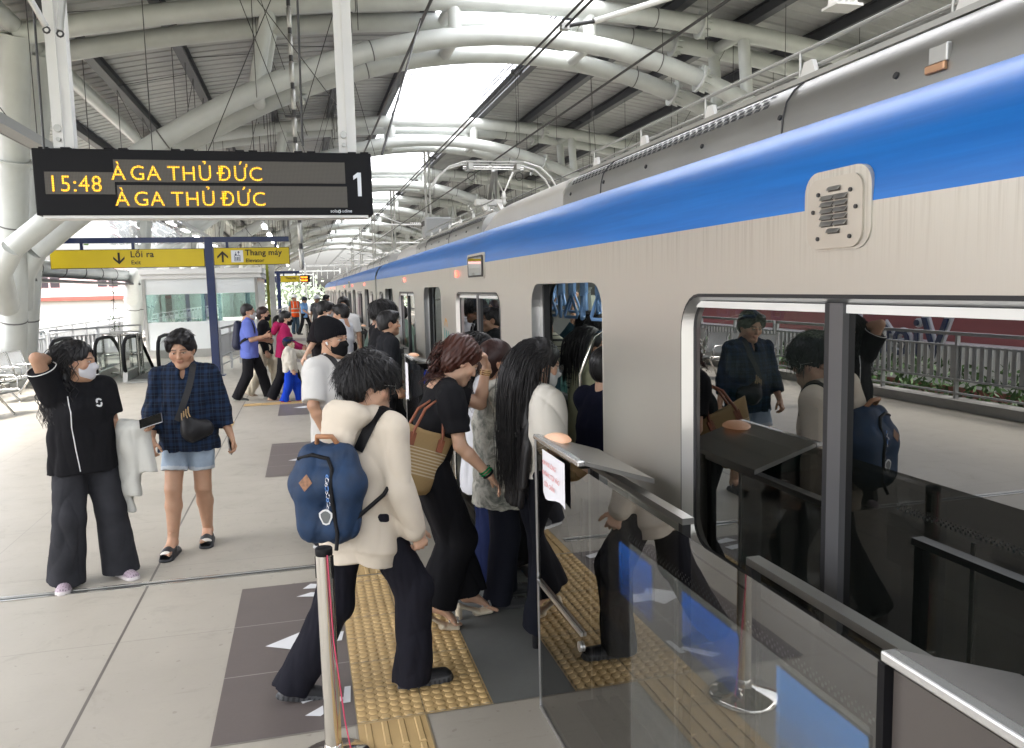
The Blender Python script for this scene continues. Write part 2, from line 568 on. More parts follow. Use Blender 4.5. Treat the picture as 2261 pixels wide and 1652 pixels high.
mb.box((-6.9, 5.726, 0.0), (0.1, 5.736, 0.0055), M_DARK)
o = mb.build('expansion_joint')
meta(o, kind='structure')
def arrow_mark(x, y, rz, sc, label):
    mb = MB()
    c, s_ = math.cos(rz), math.sin(rz)
    def T(p): return (x + (p[0] * c - p[1] * s_) * sc, y + (p[0] * s_ + p[1] * c) * sc, 0.0085)
    for poly in ([(-0.26, 0), (-0.04, 0.15), (0.0, 0.07), (0.17, 0.06), (0.15, -0.06), (0.0, -0.055), (-0.05, -0.13)],):
        mb.add([T(p) for p in poly], [tuple(range(len(poly)))][::1], M_PAPER)
    o = mb.build('floor_arrow')
    meta(o, label, 'floor marking', 'white arrows taped to the floor')
arrow_mark(-0.04, 4.48, 0.03, 1.0, 'white tape arrow half hidden by the hoodie wearer\'s rear leg')
arrow_mark(-0.02, 9.55, 0.1, 0.95, 'white tape arrow on the grey tiles in front of the second gate')
arrow_mark(-0.03, 13.9, 0.0, 0.9, 'white tape arrow on the floor near the third gate')
def tape(pts, label):
    mb = MB()
    for p in pts:
        mb.add([(q[0], q[1], 0.0085) for q in p], [tuple(range(len(p)))], M_PAPER)
    meta(mb.build('floor_tape'), label, 'floor marking', 'white tape pieces stuck to the floor')
tape([[(-0.10, 5.30), (0.06, 5.27), (0.07, 5.33), (-0.05, 5.38)], [(-0.14, 5.17), (0.05, 5.12), (0.07, 5.19), (-0.05, 5.22)]], 'pair of small white tape strips at the far edge of the brown tiles')
tape([[(-0.09, 3.655), (0.07, 3.79), (0.10, 3.77), (-0.02, 3.63)], [(0.085, 3.72), (0.10, 3.88), (0.13, 3.88), (0.12, 3.72)], [(-0.11, 3.80), (0.02, 3.85), (0.04, 3.83), (-0.1, 3.77)]], 'white tape strips beside the base of the belt post')
tape([[(-0.06, 10.15), (0.12, 10.12), (0.12, 10.22), (0.0, 10.26)]], 'white tape scrap on the grey tiles of the second gate')

# ------------------------------------------------------------------ station roof
XC = 4.87
def zup(x): return 7.93 - 0.0118 * (x - XC) ** 2
def zlo(x): return 7.27 - 0.0425 * (x - XC) ** 2
roof = thing('station_roof', 'corrugated grey station roof with a white skylight strip above the tracks', 'roof', (XC, 0, 8))
def cladding(xa, xb):
    n = 14
    xs = [xa + (xb - xa) * i / n for i in range(n + 1)]
    ys, dz = [], []
    y = -12.0
    while y < 118:
        for a, d in ((0, 0), (0.30, 0), (0.335, 0.045), (0.385, 0.045), (0.42, 0)):
            ys.append(y + a); dz.append(d)
        y += 0.42
    X, Yv = np.meshgrid(xs, ys, indexing='ij')
    Z = np.array([zup(x) + 0.56 for x in xs])[:, None] + np.array(dz)[None, :]
    V = np.stack([X, Yv, Z], -1).reshape(-1, 3)
    idx = np.arange(len(xs) * len(ys)).reshape(len(xs), len(ys))
    Q = np.stack([idx[:-1, :-1], idx[1:, :-1], idx[1:, 1:], idx[:-1, 1:]], -1).reshape(-1, 4)
    link('cladding', np_mesh('cladding', V, Q, False, None, [M_CLAD]), roof, True)
cladding(-8.4, 3.25)
cladding(6.5, 18.2)
for px in [3.1, 1.25, -0.65, -2.5, -4.35, -6.2, -8.0, 6.65, 8.5, 10.35, 12.2, 14.05, 15.9, 17.8]:
    mb = MB()
    z0 = zup(px) + 0.25
    w_ = 0.22
    mb.box((px - w_ / 2, -12, z0 + 0.27), (px + w_ / 2, 118, z0 + 0.29), M_PURL)
    mb.box((px - w_ / 2, -12, z0), (px + w_ / 2, 118, z0 + 0.016), M_PURL)
    mb.box((px - 0.03, -12, z0 + 0.016), (px + 0.03, 118, z0 + 0.27), M_PURL)
    mb.build('purlin', roof)
m = bpy.data.materials.new('skylight_sheet')
m.use_nodes = True
n = m.node_tree
n.nodes.clear()
o_ = n.nodes.new('ShaderNodeOutputMaterial'); t1 = n.nodes.new('ShaderNodeBsdfTranslucent'); t2 = n.nodes.new('ShaderNodeBsdfTransparent'); mx = n.nodes.new('ShaderNodeMixShader')
t1.inputs[0].default_value = (0.95, 0.95, 0.95, 1); t2.inputs[0].default_value = (0.95, 0.96, 0.97, 1); mx.inputs[0].default_value = 0.45
n.links.new(t2.outputs[0], mx.inputs[1]); n.links.new(t1.outputs[0], mx.inputs[2]); n.links.new(mx.outputs[0], o_.inputs[0])
mb = MB()
for k in range(16):
    x0, x1 = 3.25 + k * 0.2031, 3.25 + (k + 1) * 0.2031
    mb.add([(x0, -12, zup(x0) + 0.60), (x1, -12, zup(x1) + 0.60), (x1, 118, zup(x1) + 0.60), (x0, 118, zup(x0) + 0.60)], [(0, 1, 2, 3)], m, True)
mb.build('skylight', roof)
for x in (3.55, 6.2, 6.32):
    mb = MB()
    mb.box((x - 0.015, -12, zup(x) + 0.54), (x + 0.015, 118, zup(x) + 0.58), M_PURL)
    mb.build('glazing_bar', roof)
mb = MB()
rg = random.Random(5)
for px in (1.25, -0.65, -2.5, -4.35, 8.5, 10.35, 12.2, 14.05):
    y = 16.0
    while y < 62:
        z1 = zup(px) + 0.25
        L = rg.choice((1.6, 2.3, 2.9, 3.4))
        mb.cyl((px, y, z1), (px, y, max(z1 - L, zlo(px) + 0.1 if abs(px - XC) < 5 else z1 - L)), 0.008, M_ROD, 4)
        if rg.random() < 0.55:
            mb.cyl((px, y, z1 + 0.1), (px + 1.85, y + rg.uniform(-0.4, 0.4), zup(px + 1.85) + 0.3), 0.008, M_ROD, 4)
        if rg.random() < 0.35:
            mb.cyl((px, y, z1), (px + rg.choice((-1, 1)) * 0.9, y + 2.0, z1 - 2.6), 0.008, M_ROD, 4)
        y += rg.choice((1.5, 2.2, 3.4))
o = mb.build('tie_rods', roof)
o['kind'] = 'stuff'

# arched trusses
def make_arch():
    t = thing('roof_arch', '', 'roof arch', (0, 0, 0), 0, 'white tubular arches under the station roof')
    lim = 10.15
    xs = [XC + lim * (i / 30 * 2 - 1) for i in range(31)]
    for dy in (-0.7, 0.7):
        mb = MB()
        mb.tube([(x, dy, zup(x)) for x in [XC + 9.8 * (i / 24 * 2 - 1) for i in range(25)]], 0.20, M_PIPE, 18)
        for x in (1.3, 7.9):
            z, sl_ = zup(x), -2 * 0.0118 * (x - XC)
            mb.tube([(x - 0.012, dy, z - 0.012 * sl_), (x + 0.012, dy, z + 0.012 * sl_)], 0.206, M_BAND, 18)
        mb.build('upper_chord', t, False)
        mb = MB()
        mb.tube([(x, dy, zlo(x)) for x in xs], 0.20, M_PIPE, 18)
        for x in (1.6, 8.0, -2.5):
            sl_ = -2 * 0.0425 * (x - XC)
            mb.tube([(x - 0.012, dy, zlo(x) - 0.012 * sl_), (x + 0.012, dy, zlo(x) + 0.012 * sl_)], 0.206, M_BAND, 18)
        mb.build('lower_chord', t, False)
        for x, zf in ((9.0, zup), (9.0, zlo), (0.1, zlo)):
            if x < 1 and dy < 0: continue
            mb = MB()
            sl_ = -2 * (0.0118 if zf is zup else 0.0425) * (x - XC)
            mb.tube([(x - 0.02, dy, zf(x) - 0.02 * sl_), (x + 0.02, dy, zf(x) + 0.02 * sl_)], 0.31, M_PIPE, 20)
            for a in range(10):
                th = a * math.pi / 5
                c_ = Vector((x + 0.09, dy, zf(x)))
                mb.obox(c_ + Vector((0, math.cos(th) * 0.25, math.sin(th) * 0.25)), (1, 0, sl_), (0, math.cos(th), math.sin(th)), (0, -math.sin(th), math.cos(th)), 0.07, 0.045, 0.007, M_PIPE)
            mb.build('flange', t, False)
    for x, dx in ((3.35, 0), (6.35, 0), (10.1, 0.1), (-0.4, -0.3), (13.0, 0.3)):
        for dy in (-0.7, 0.7):
            mb = MB()
            mb.cyl((x + dx, dy, zlo(x + dx) + 0.1), (x, dy, zup(x) - 0.1), 0.14 if abs(x - XC) < 6 else 0.16, M_PIPE, 14)
            mb.build('strut', t, False)
        mb = MB()
        mb.cyl((x + dx, -0.62, zlo(x + dx)), (x + dx, 0.62, zlo(x + dx)), 0.13, M_PIPE, 14)
        mb.build('cross_tube', t, False)
        mb = MB()
        mb.cyl((x, -0.62, zup(x)), (x, 0.62, zup(x)), 0.13, M_PIPE, 14)
        mb.build('cross_tube', t, False)
    for sx in (-1, 1):
        nx, bx = XC + sx * 9.8, XC + sx * 11.1
        for dy in (-0.7, 0.7):
            mb = MB()
            a, b_ = Vector((bx, 1.9 + dy * 0.45, 0.0)), Vector((nx, dy, zup(nx)))
            mb.tube([a, a.lerp(b_, 0.3), a.lerp(b_, 0.6), b_], 0.27, M_PIPE, 20)
            p = a.lerp(b_, 0.68)
            dd = (b_ - a).normalized()
            mb.tube([p - dd * 0.03, p + dd * 0.03], 0.36, M_PIPE, 22)
            for f in (0.22, 0.5):
                p = a.lerp(b_, f)
                mb.tube([p - dd * 0.015, p + dd * 0.015], 0.276, M_BAND, 20)
            mb.build('column', t, False)
            mb = MB()
            lx = XC + sx * 10.15
            mb.tube([(lx, dy, zlo(lx)), (lx + sx * 0.35, dy + 0.3, zlo(lx) - 0.45), (lx + sx * 0.6, 1.0 + dy * 0.6, zlo(lx) - 1.1)], [0.20, 0.21, 0.24], M_PIPE, 16)
            mb.build('arch_foot', t, False)
    return t
arch0 = make_arch()
ords = ['nearest', 'second', 'third', 'fourth', 'fifth', 'sixth', 'seventh', 'eighth']
for k in range(8):
    nm = f'{ords[k]} white tubular roof arch from the camera, spanning both tracks' + (' behind the clock display' if k == 0 else '')
    if k == 0:
        arch0.location = (0, Y_FR0, 0)
        arch0['label'] = nm
    else:
        dup(arch0, (0, Y_FR0 + FR_S * k, 0), 0, nm)
# longitudinal tubes along the column heads
for x, lab in ((-4.93, 'white tube joining the heads of the left columns'), (14.67, 'white tube joining the heads of the right columns')):
    mb = MB()
    mb.cyl((x, -12, 6.95), (x, 118, 6.95), 0.17, M_PIPE, 16)
    meta(mb.build('eaves_tube'), lab, 'pipe')
mb = MB()
mb.cyl((-5.85, 19.6, 2.62), (-5.85, 62, 2.62), 0.20, M_PIPE, 16)
for k in range(22):
    y = 20.4 + k * 1.9
    mb.tube([(-5.85, y - 0.02, 2.62), (-5.85, y + 0.02, 2.62)], 0.212, M_BAND, 16)
mb.box((-5.95, 19.4, 2.30), (-5.55, 62, 2.36), M_DARK)
meta(mb.build('duct_pipe'), 'white banded pipe running level between the left columns', 'pipe')
# cable tray with fluorescent lamps
tray = thing('cable_tray', 'grey cable tray with tube lamps hanging left of the clock display', 'cable tray', (-3.45, 10, 4.05))
mb = MB()
mb.box((-3.55, 3, 4.0), (-3.33, 70, 4.08), M_GREYP)
mb.box((-3.56, 3, 3.99), (-3.545, 70, 4.12), M_GREYP)
mb.box((-3.335, 3, 3.99), (-3.32, 70, 4.12), M_GREYP)
mb.build('tray', tray)
for k in range(11):
    y = 8.4 + k * 2.8 + (0 if k == 0 else 4)
    mb = MB()
    mb.box((-3.53, y, 3.90), (-3.35, y + 1.3, 3.995), M_WHITEP)
    o = mb.build('lamp', tray)
    mb = MB()
    mb.box((-3.50, y + 0.04, 3.885), (-3.38, y + 1.26, 3.898), M_LAMP)
    m2 = mb.build('tube_lamp', None)
    m2.parent = o
for k in range(8):
    y = 6 + k * 8
    mb = MB()
    mb.cyl((-3.44, y, 4.1), (-3.44, y, zup(-3.44) + 0.3), 0.012, M_ROD, 5)
    mb.build('hanger', tray)
tray2 = thing('lamp_row', 'row of small white lamps under a thin rail beyond the display', 'lamp row', (-1.2, 24, 4.3))
mb = MB()
mb.box((-1.24, 24, 4.28), (-1.16, 80, 4.34), M_GREYP)
mb.build('rail', tray2)
for k in range(12):
    mb = MB()
    y = 25 + k * 4.4
    mb.box((-1.28, y, 4.18), (-1.12, y + 1.1, 4.27), M_LAMP, 0.02)
    mb.build('lamp', tray2)
    mb = MB()
    mb.cyl((-1.2, y + 0.5, 4.34), (-1.2, y + 0.5, zup(-1.2) + 0.3), 0.012, M_ROD, 4)
    mb.build('hanger', tray2)

# ------------------------------------------------------------------ overhead wires
def wire(x, z0, z1, y0, y1, r, label, sag=0.0):
    mb = MB()
    N = 24
    mb.tube([(x, y0 + (y1 - y0) * i / N, z0 + (z1 - z0) * i / N - sag * math.sin(math.pi * i / N * 6) ** 2) for i in range(N + 1)], r, M_WIRE, 5)
    meta(mb.build('overhead_wire'), label, 'wire', 'overhead wires above the tracks')
wire(2.93, 3.87, 3.87, -10, 118, 0.012, 'contact wire resting on the pantograph above the near track')
wire(2.90, 4.82, 4.82, -10, 118, 0.015, 'left one of the twin messenger wires above the near track')
wire(2.99, 4.82, 4.82, -10, 118, 0.015, 'right one of the twin messenger wires above the near track')
wire(6.75, 3.87, 3.87, -10, 118, 0.012, 'lower contact wire above the far track')
wire(6.72, 4.75, 4.75, -10, 118, 0.015, 'messenger wire above the far track')
wire(1.50, 5.05, 5.05, -10, 118, 0.020, 'thick dark feeder cable beside the clock display')
for k, y in enumerate((10.9, 18.2, 25, 32, 39)):
    mb = MB()
    mb.box((2.87, y - 0.03, 4.79), (3.02, y + 0.03, 4.86), M_WIRE)
    for q in (2.93, 2.96):
        mb.cyl((q, y, 4.8), (q - 0.0, y, 3.88), 0.004, M_WIRE, 4)
    meta(mb.build('wire_dropper'), f'{("nearest", "second", "third", "fourth", "farthest")[k]} thin dropper clamp from the camera on the twin messenger wires', 'dropper', 'droppers on the near track wires')
def cat_support(y, label, zm=4.35):
    t = thing('catenary_support', label, 'catenary support', (4.85, y, zm), 0, 'catenary supports hanging between the tracks')
    mb = MB()
    for q in (-0.08, 0.08):
        mb.cyl((4.85 + q, y, zm - 0.3), (4.85 + q, y, zlo(4.85)), 0.05, M_STEELD, 10)
    for z in (zm, zm + 1.0, zm + 2.0):
        mb.box((4.75, y - 0.03, z - 0.02), (4.95, y + 0.03, z + 0.02), M_STEELD)
    mb.build('drop_mast', t)
    for s_, xe in ((-1, 2.95), (1, 6.75)):
        mb = MB()
        mb.cyl((4.85 + s_ * 0.1, y, zm + 0.05), (xe + s_ * -0.1, y, zm + 0.05), 0.035, M_WHITEP, 10)
        mb.cyl((4.85 + s_ * 0.1, y, zm - 0.25), (xe, y, zm + 0.40), 0.02, M_STEELD, 8)
        mb.tube([(xe + s_ * -0.7, y, zm - 0.02), (xe + s_ * -0.4, y + 0.1, zm - 0.18), (xe, y + 0.1, zm - 0.42)], 0.016, M_WHITEP, 8)
        mb.build('bracket', t)
        mb = MB()
        for j in range(6):
            x = 4.85 + s_ * (0.35 + j * 0.07)
            mb.cyl((x - 0.012, y, zm + 0.05), (x + 0.012, y, zm + 0.05), 0.085, M_WHITEP, 14)
        mb.build('insulator', t)
    return t
cs = cat_support(31.5, 'catenary support above the pantograph, nearest fully seen one')
for k, nm in ((1, 'second catenary support behind the pantograph'), (2, 'third catenary support, small behind the pantograph'), (3, 'fourth catenary support deep in the station'), (4, 'fifth catenary support near the station end')):
    dup(cs, (4.85, 31.5 + FR_S * k, 4.35), 0, nm)
for c in cs.children: pass
t = thing('registration_arm', 'white steady arm reaching in at the top above the train', 'steady arm', (4.6, 9.3, 5.6))
mb = MB()
mb.tube([(3.35, 9.0, 4.92), (4.3, 9.2, 5.28), (5.2, 9.3, 5.6)], 0.035, M_WHITEP, 10)
mb.build('tube', t)
mb = MB()
mb.cyl((3.02, 8.95, 4.84), (3.4, 9.0, 4.93), 0.022, M_DARK, 8)
mb.box((2.94, 8.9, 4.79), (3.03, 8.98, 4.87), M_STEELD)
mb.build('clamp', t)
t = thing('hanging_bracket', 'pair of white steel channel ends hanging at the top edge', 'bracket', (5.25, 7.2, 5.2))
mb = MB()
for q in (-0.07, 0.07):
    mb.box((5.3 + q - 0.05, 7.15, 4.62), (5.3 + q - 0.035, 7.3, 6.9), M_WHITEP)
    mb.box((5.3 + q + 0.035, 7.15, 4.62), (5.3 + q + 0.05, 7.3, 6.9), M_WHITEP)
    mb.box((5.3 + q - 0.05, 7.28, 4.62), (5.3 + q + 0.05, 7.3, 6.9), M_WHITEP)
mb.box((5.15, 7.1, 4.6), (5.45, 7.34, 4.625), M_WHITEP)
mb.build('channel', t)
def vhanger(x, y, z, label):
    t = thing('insulator_hanger', label, 'insulator', (x, y, z), 0, 'V shaped insulator hangers')
    mb = MB()
    mb.tube([(x - 0.35, y, z + 1.0), (x, y, z + 0.3), (x + 0.35, y, z + 1.0)], 0.03, M_WHITEP, 8)
    mb.build('strut', t)
    mb = MB()
    mb.lathe([(0.02, 0.35), (0.05, 0.3), (0.05, 0.22), (0.09, 0.2), (0.05, 0.16), (0.05, 0.1), (0.09, 0.08), (0.03, 0.0)], (x, y, z), M_WHITEP, 14)
    mb.build('insulator', t)
vhanger(4.95, 19.8, 3.95, 'V hanger with bell insulator right of the pantograph mast')
vhanger(5.3, 24.0, 3.3, 'smaller V hanger with insulator low behind the pantograph')
# chain of dropper lamps left of the second display hanger
t = thing('suspended_conductor', 'vertical segmented white and dark hanging conductor behind the display', 'hanging conductor', (0, 15.6, 3.2))
mb = MB()
z = 2.35
while z < 6.9:
    mb.tube([(0.0, 15.6, z), (0.0, 15.6, z + 0.04), (0.0, 15.6, z + 0.34), (0.0, 15.6, z + 0.38)], [0.02, 0.045, 0.045, 0.02], M_STEELD, 8)
    mb.cyl((0.0, 15.6, z + 0.38), (0.0, 15.6, z + 0.48), 0.035, M_DARK, 8)
    z += 0.48
mb.build('segment_string', t)
mb = MB()
mb.box((-0.16, 15.55, 5.1), (0.16, 15.65, 5.13), M_DARK)
for q in (-1, 1):
    mb.cyl((q * 0.15, 15.6, 5.12), (q * 1.0, 15.6, 7.6), 0.008, M_WIRE, 4)
mb.build('stay', t)
t = thing('upper_rigging', 'dark stay wires with shackles crossing beside the white display hangers', 'rigging')
mb = MB()
for a, b_ in (((-1.72, 6.0, 4.10), (-1.55, 6.1, 3.72)), ((-1.40, 6.1, 4.15), (-1.47, 6.1, 3.70))):
    mb.cyl(a, b_, 0.022, M_STEELD, 8)
    mb.tube([Vector(b_) + Vector((0.02 * math.cos(t_), 0, 0.02 * math.sin(t_) - 0.02)) for t_ in np.linspace(0, 6.28, 9)[:-1]], 0.007, M_DARK, 5, closed=True)
    mb.cyl(a, Vector(a) + Vector((0.12 if b_[0] > -1.5 else -0.12, 0, 1.6)), 0.014, M_DARK, 6)
for a, b_ in (((-1.95, 15, 3.3), (0.2, 15, 8.0)), ((-1.3, 15, 8.0), (0.9, 15, 5.0)), ((0.05, 6.2, 3.0), (0.10, 6.2, 6.5)), ((-4.6, 14, 5.3), (-3.3, 14, 3.3)), ((-1.65, 6.2, 2.95), (-1.62, 6.2, 6))):
    mb.cyl(a, b_, 0.008, M_WIRE, 4)
mb.cyl((0.62, 6.2, 2.95), (1.45, 9.5, 5.0), 0.010, M_WIRE, 5)
mb.build('stay_wires', t)['kind'] = 'stuff'

# ------------------------------------------------------------------ LED destination board
def led_mat(name, col, strength):
    m, n, b = node_mat(name)
    v = coords(n)
    x = sepxyz(n, v)
    dx = math_(n, 'ABSOLUTE', math_(n, 'SUBTRACT', math_(n, 'FRACT', math_(n, 'MULTIPLY', x[0], 62)), 0.5))
    dz = math_(n, 'ABSOLUTE', math_(n, 'SUBTRACT', math_(n, 'FRACT', math_(n, 'MULTIPLY', x[2], 62)), 0.5))
    dot = math_(n, 'LESS_THAN', math_(n, 'ADD', math_(n, 'MULTIPLY', dx, dx), math_(n, 'MULTIPLY', dz, dz)), 0.19)
    b.inputs['Base Color'].default_value = (0.1, 0.06, 0.01, 1)
    n.links.new(mixc(n, dot, (col[0] * 0.45, col[1] * 0.25, 0, 1), (*col, 1)), b.inputs['Emission Color'])
    b.inputs['Emission Strength'].default_value = strength
    return m
M_LED = led_mat('led_yellow', (1.0, 0.56, 0.025), 0.28)
m, n, b = node_mat('led_panel')
v = coords(n); x = sepxyz(n, v)
f = math_(n, 'MULTIPLY', math_(n, 'FRACT', math_(n, 'MULTIPLY', x[0], 105)), math_(n, 'FRACT', math_(n, 'MULTIPLY', x[2], 105)))
n.links.new(ramp(n, f, [(0.0, (0.05, 0.045, 0.036)), (0.5, (0.10, 0.09, 0.075))]), b.inputs['Base Color'])
b.inputs['Roughness'].default_value = 0.5
M_LEDP = m
BY = 6.3
def bp(px, py):       # proportion across and down the board face -> x, z
    return -1.758 + px * 2.305, 2.972 - py * 0.455
board = thing('departure_board', 'black LED departure board reading 15:48 and A GA THU DUC with a white 1', 'departure board', (-0.6, BY, 2.75))
mb = MB()
mb.box((-1.758, BY, 2.515), (0.547, BY + 0.22, 2.972), M_BLACK, 0.006)
mb.box((-1.72, BY + 0.01, 2.495), (0.51, BY + 0.21, 2.515), M_WHITEP)
for px in (0.03, 0.09, 0.21, 0.25, 0.40, 0.44, 0.59, 0.63, 0.77, 0.81, 0.94, 0.98):
    x0 = -1.758 + px * 2.305
    mb.box((x0 - 0.03, BY + 0.02, 2.972), (x0 + 0.03, BY + 0.20, 2.984), M_BLACK)
mb.build('housing', board)
mb = MB()
def panel(px0, px1, py0, py1):
    x0, z0 = bp(px0, py1); x1, z1 = bp(px1, py0)
    mb.box((x0, BY - 0.004, z0), (x1, BY + 0.002, z1), M_LEDP)
panel(0.030, 0.222, 0.35, 0.685)
panel(0.222, 0.914, 0.155, 0.495)
panel(0.228, 0.918, 0.545, 0.885)
mb.build('led_panel', board)
FX = face_mtx
def led(txt, px, py, size, xs, sp=1.08):
    x, z = bp(px, py)
    text_obj('led_text', txt, size, M_LED, FX((x, BY - 0.008, z), (1, 0, 0)), board, 0.001, 'LEFT', sp, 0.0, xs)
led('15:48', 0.036, 0.648, 0.158, 0.93)
led('À', 0.214, 0.465, 0.145, 0.98)
led('GA', 0.266, 0.465, 0.145, 0.98)
led('THỦ', 0.374, 0.465, 0.145, 0.98)
led('ĐỨC', 0.518, 0.465, 0.145, 0.98)
led('À', 0.220, 0.86, 0.145, 0.98)
led('GA', 0.272, 0.86, 0.145, 0.98)
led('THỦ', 0.380, 0.86, 0.145, 0.98)
led('ĐỨC', 0.524, 0.86, 0.145, 0.98)
M_SIGNW = M('sign_white', (0.75, 0.78, 0.82), 0.4)
x, z = bp(0.958, 0.70)
mb = MB()
mb.poly([(x - 0.012, BY - 0.002, z), (x + 0.016, BY - 0.002, z), (x + 0.016, BY - 0.002, z + 0.175), (x - 0.010, BY - 0.002, z + 0.175), (x - 0.042, BY - 0.002, z + 0.150), (x - 0.042, BY - 0.002, z + 0.122), (x - 0.012, BY - 0.002, z + 0.140)], (0, -0.003, 0), M_SIGNW)
mb.build('platform_number', board)
x, z = bp(0.862, 0.965)
text_obj('maker_mark', 'solari', 0.034, M_SIGNW, FX((x, BY - 0.003, z), (1, 0, 0)), board, 0.0005)
x, z = bp(0.899, 0.965)
text_obj('maker_mark', 'udine', 0.034, M_SIGNW, FX((x, BY - 0.003, z), (1, 0, 0)), board, 0.0005)
mb = MB()
x, z = bp(0.891, 0.95)
mb.tube([(x + 0.010 * math.cos(a), BY - 0.004, z + 0.010 * math.sin(a)) for a in np.linspace(0, 6.28, 7)[:-1]], 0.003, M_SIGNW, 4, closed=True)
mb.build('maker_emblem', board)
for px in (0.083, 0.928):
    x = -1.758 + px * 2.305
    mb = MB()
    mb.box((x - 0.065, BY + 0.06, 2.985), (x + 0.02, BY + 0.075, 7.2), M_WHITEP)
    mb.box((x + 0.02, BY + 0.06, 2.985), (x + 0.066, BY + 0.16, 7.2), M_WHITEP)
    mb.box((x - 0.005, BY + 0.045, 2.985), (x + 0.005, BY + 0.06, 7.2), M_WHITEP)
    for zz, rr in ((3.115, 0.026), (3.04, 0.015)):
        mb.tube([(x - 0.028, BY + 0.04, zz), (x - 0.028, BY + 0.06, zz)], rr, M_STEELD, 10)
    mb.build('hanger', board)

# ------------------------------------------------------------------ wayfinding gantries
M_INK = M('sign_ink', (0.02, 0.016, 0.01), 0.5)
def gantry(Y, x_post, signs, beam_x, label, zb=3.19, main=True, base=0.0):
    t = thing('sign_gantry', label, 'sign', (x_post, Y, 0))
    mb = MB()
    mb.box((x_post - 0.09, Y, 0), (x_post + 0.09, Y + 0.14, zb + 0.06), M_BLUEP, 0.01)
    mb.box((x_post - 0.2, Y - 0.1, 0), (x_post + 0.2, Y + 0.24, 0.02), M_BLUEP)
    mb.build('post', t)
    mb = MB()
    mb.box((beam_x[0], Y - 0.003, zb - 0.06), (x_post - 0.092, Y + 0.14, zb + 0.06), M_BLUEP)
    mb.box((x_post + 0.092, Y - 0.003, zb - 0.06), (beam_x[1], Y + 0.14, zb + 0.06), M_BLUEP)
    mb.build('beam', t)
    for (x0, x1, z0, z1, mt) in signs:
        mb = MB()
        mb.box((x0, Y + 0.02, z0), (x1, Y + 0.10, z1), M_INK)
        mb.box((x0 + 0.012, Y + 0.012, z0 + 0.012), (x1 - 0.012, Y + 0.022, z1 - 0.012), mt)
        for f in (0.18, 0.82) if x1 - x0 < 2.2 else (0.2, 0.53):
            xx = x0 + (x1 - x0) * f
            mb.box((xx - 0.03, Y + 0.03, z1), (xx + 0.03, Y + 0.09, zb - 0.06), M_BLUEP)
        mb.build('sign_panel', t)
    return t
GY = 20.2
gt = gantry(GY, -2.09, [(-5.45, -2.19, 2.575, 3.00, M_YEL), (-1.99, -0.27, 2.60, 3.01, M_YEL)], (-5.75, -0.27), 'navy gantry with yellow Exit and Elevator signs', 3.20)
YF = GY + 0.009
def arrow3(t, x, z, up, s_=1.0):
    mb = MB()
    d = 1 if up else -1
    def P(px, pz): return (x + px * s_, YF, z + pz * d * s_)
    for poly in ([(-0.022, -0.125), (0.022, -0.125), (0.022, 0.09), (-0.022, 0.09)], [(0, 0.125), (-0.115, 0.01), (-0.115, -0.045), (0, 0.07)], [(0, 0.125), (0, 0.07), (0.115, -0.045), (0.115, 0.01)]):
        mb.poly([P(*p) for p in poly], (0, -0.003, 0), M_INK)
    mb.build('arrow', t)
arrow3(gt, -4.03, 2.79, False, 1.05)
text_obj('sign_text', 'Lối ra', 0.20, M_INK, FX((-3.79, YF - 0.002, 2.815), (1, 0, 0)), gt, 0.001, 'LEFT', 1.05, 0.003)
text_obj('sign_text', 'Exit', 0.125, M_INK, FX((-3.78, YF - 0.002, 2.655), (1, 0, 0)), gt, 0.001, 'LEFT', 1.05, 0.002)
arrow3(gt, -1.79, 2.80, True, 1.05)
mb = MB()
mb.box((-1.60, YF - 0.004, 2.665), (-1.33, YF, 2.945), M_SIGNW)
mb.build('pictogram', gt)
mb = MB()
for a, b_ in (((-1.53, 2.69), (-1.395, 2.70)), ((-1.53, 2.815), (-1.395, 2.826)), ((-1.53, 2.69), (-1.52, 2.826)), ((-1.405, 2.69), (-1.395, 2.826)), ((-1.505, 2.71), (-1.487, 2.79)), ((-1.471, 2.71), (-1.453, 2.79)), ((-1.437, 2.71), (-1.419, 2.79)), ((-1.50, 2.84), (-1.49, 2.91)), ((-1.435, 2.84), (-1.425, 2.91))):
    mb.box((a[0], YF - 0.007, a[1]), (b_[0], YF - 0.0045, b_[1]), M_BLUEP)
for x, z, d in ((-1.495, 2.84, -1), (-1.43, 2.91, 1)):
    mb.poly([(x - 0.03, YF - 0.0045, z - 0.02 * d), (x + 0.03, YF - 0.0045, z - 0.02 * d), (x, YF - 0.0045, z + 0.02 * d)], (0, -0.003, 0), M_BLUEP)
mb.build('pictogram_figure', gt)
text_obj('sign_text', 'Thang máy', 0.19, M_INK, FX((-1.285, YF - 0.002, 2.825), (1, 0, 0)), gt, 0.001, 'LEFT', 1.03, 0.003, 0.98)
text_obj('sign_text', 'Elevator', 0.12, M_INK, FX((-1.28, YF - 0.002, 2.665), (1, 0, 0)), gt, 0.001, 'LEFT', 1.05, 0.002)
g2_ = gantry(42.5, -1.18, [(-2.05, -1.28, 2.42, 2.72, M_BLUEP), (-1.08, -0.13, 2.42, 2.74, M_YEL)], (-2.05, -0.13), 'small distant navy gantry with blue and yellow signs', 2.92)
text_obj('sign_text', 'Thang máy', 0.15, M_INK, FX((-0.83, 42.50, 2.58), (1, 0, 0)), g2_, 0.001, 'LEFT', 1.0, 0.002, 0.8)
t = thing('departure_board', 'tiny distant departure board glowing orange beside a yellow sign', 'departure board', (0.12, 42.4, 2.6))
mb = MB()
mb.box((-0.11, 42.4, 2.40), (0.37, 42.6, 2.76), M_BLACK)
mb.box((0.0, 42.45, 2.76), (0.03, 42.5, 7.6), M_WHITEP)
mb.build('housing', t)
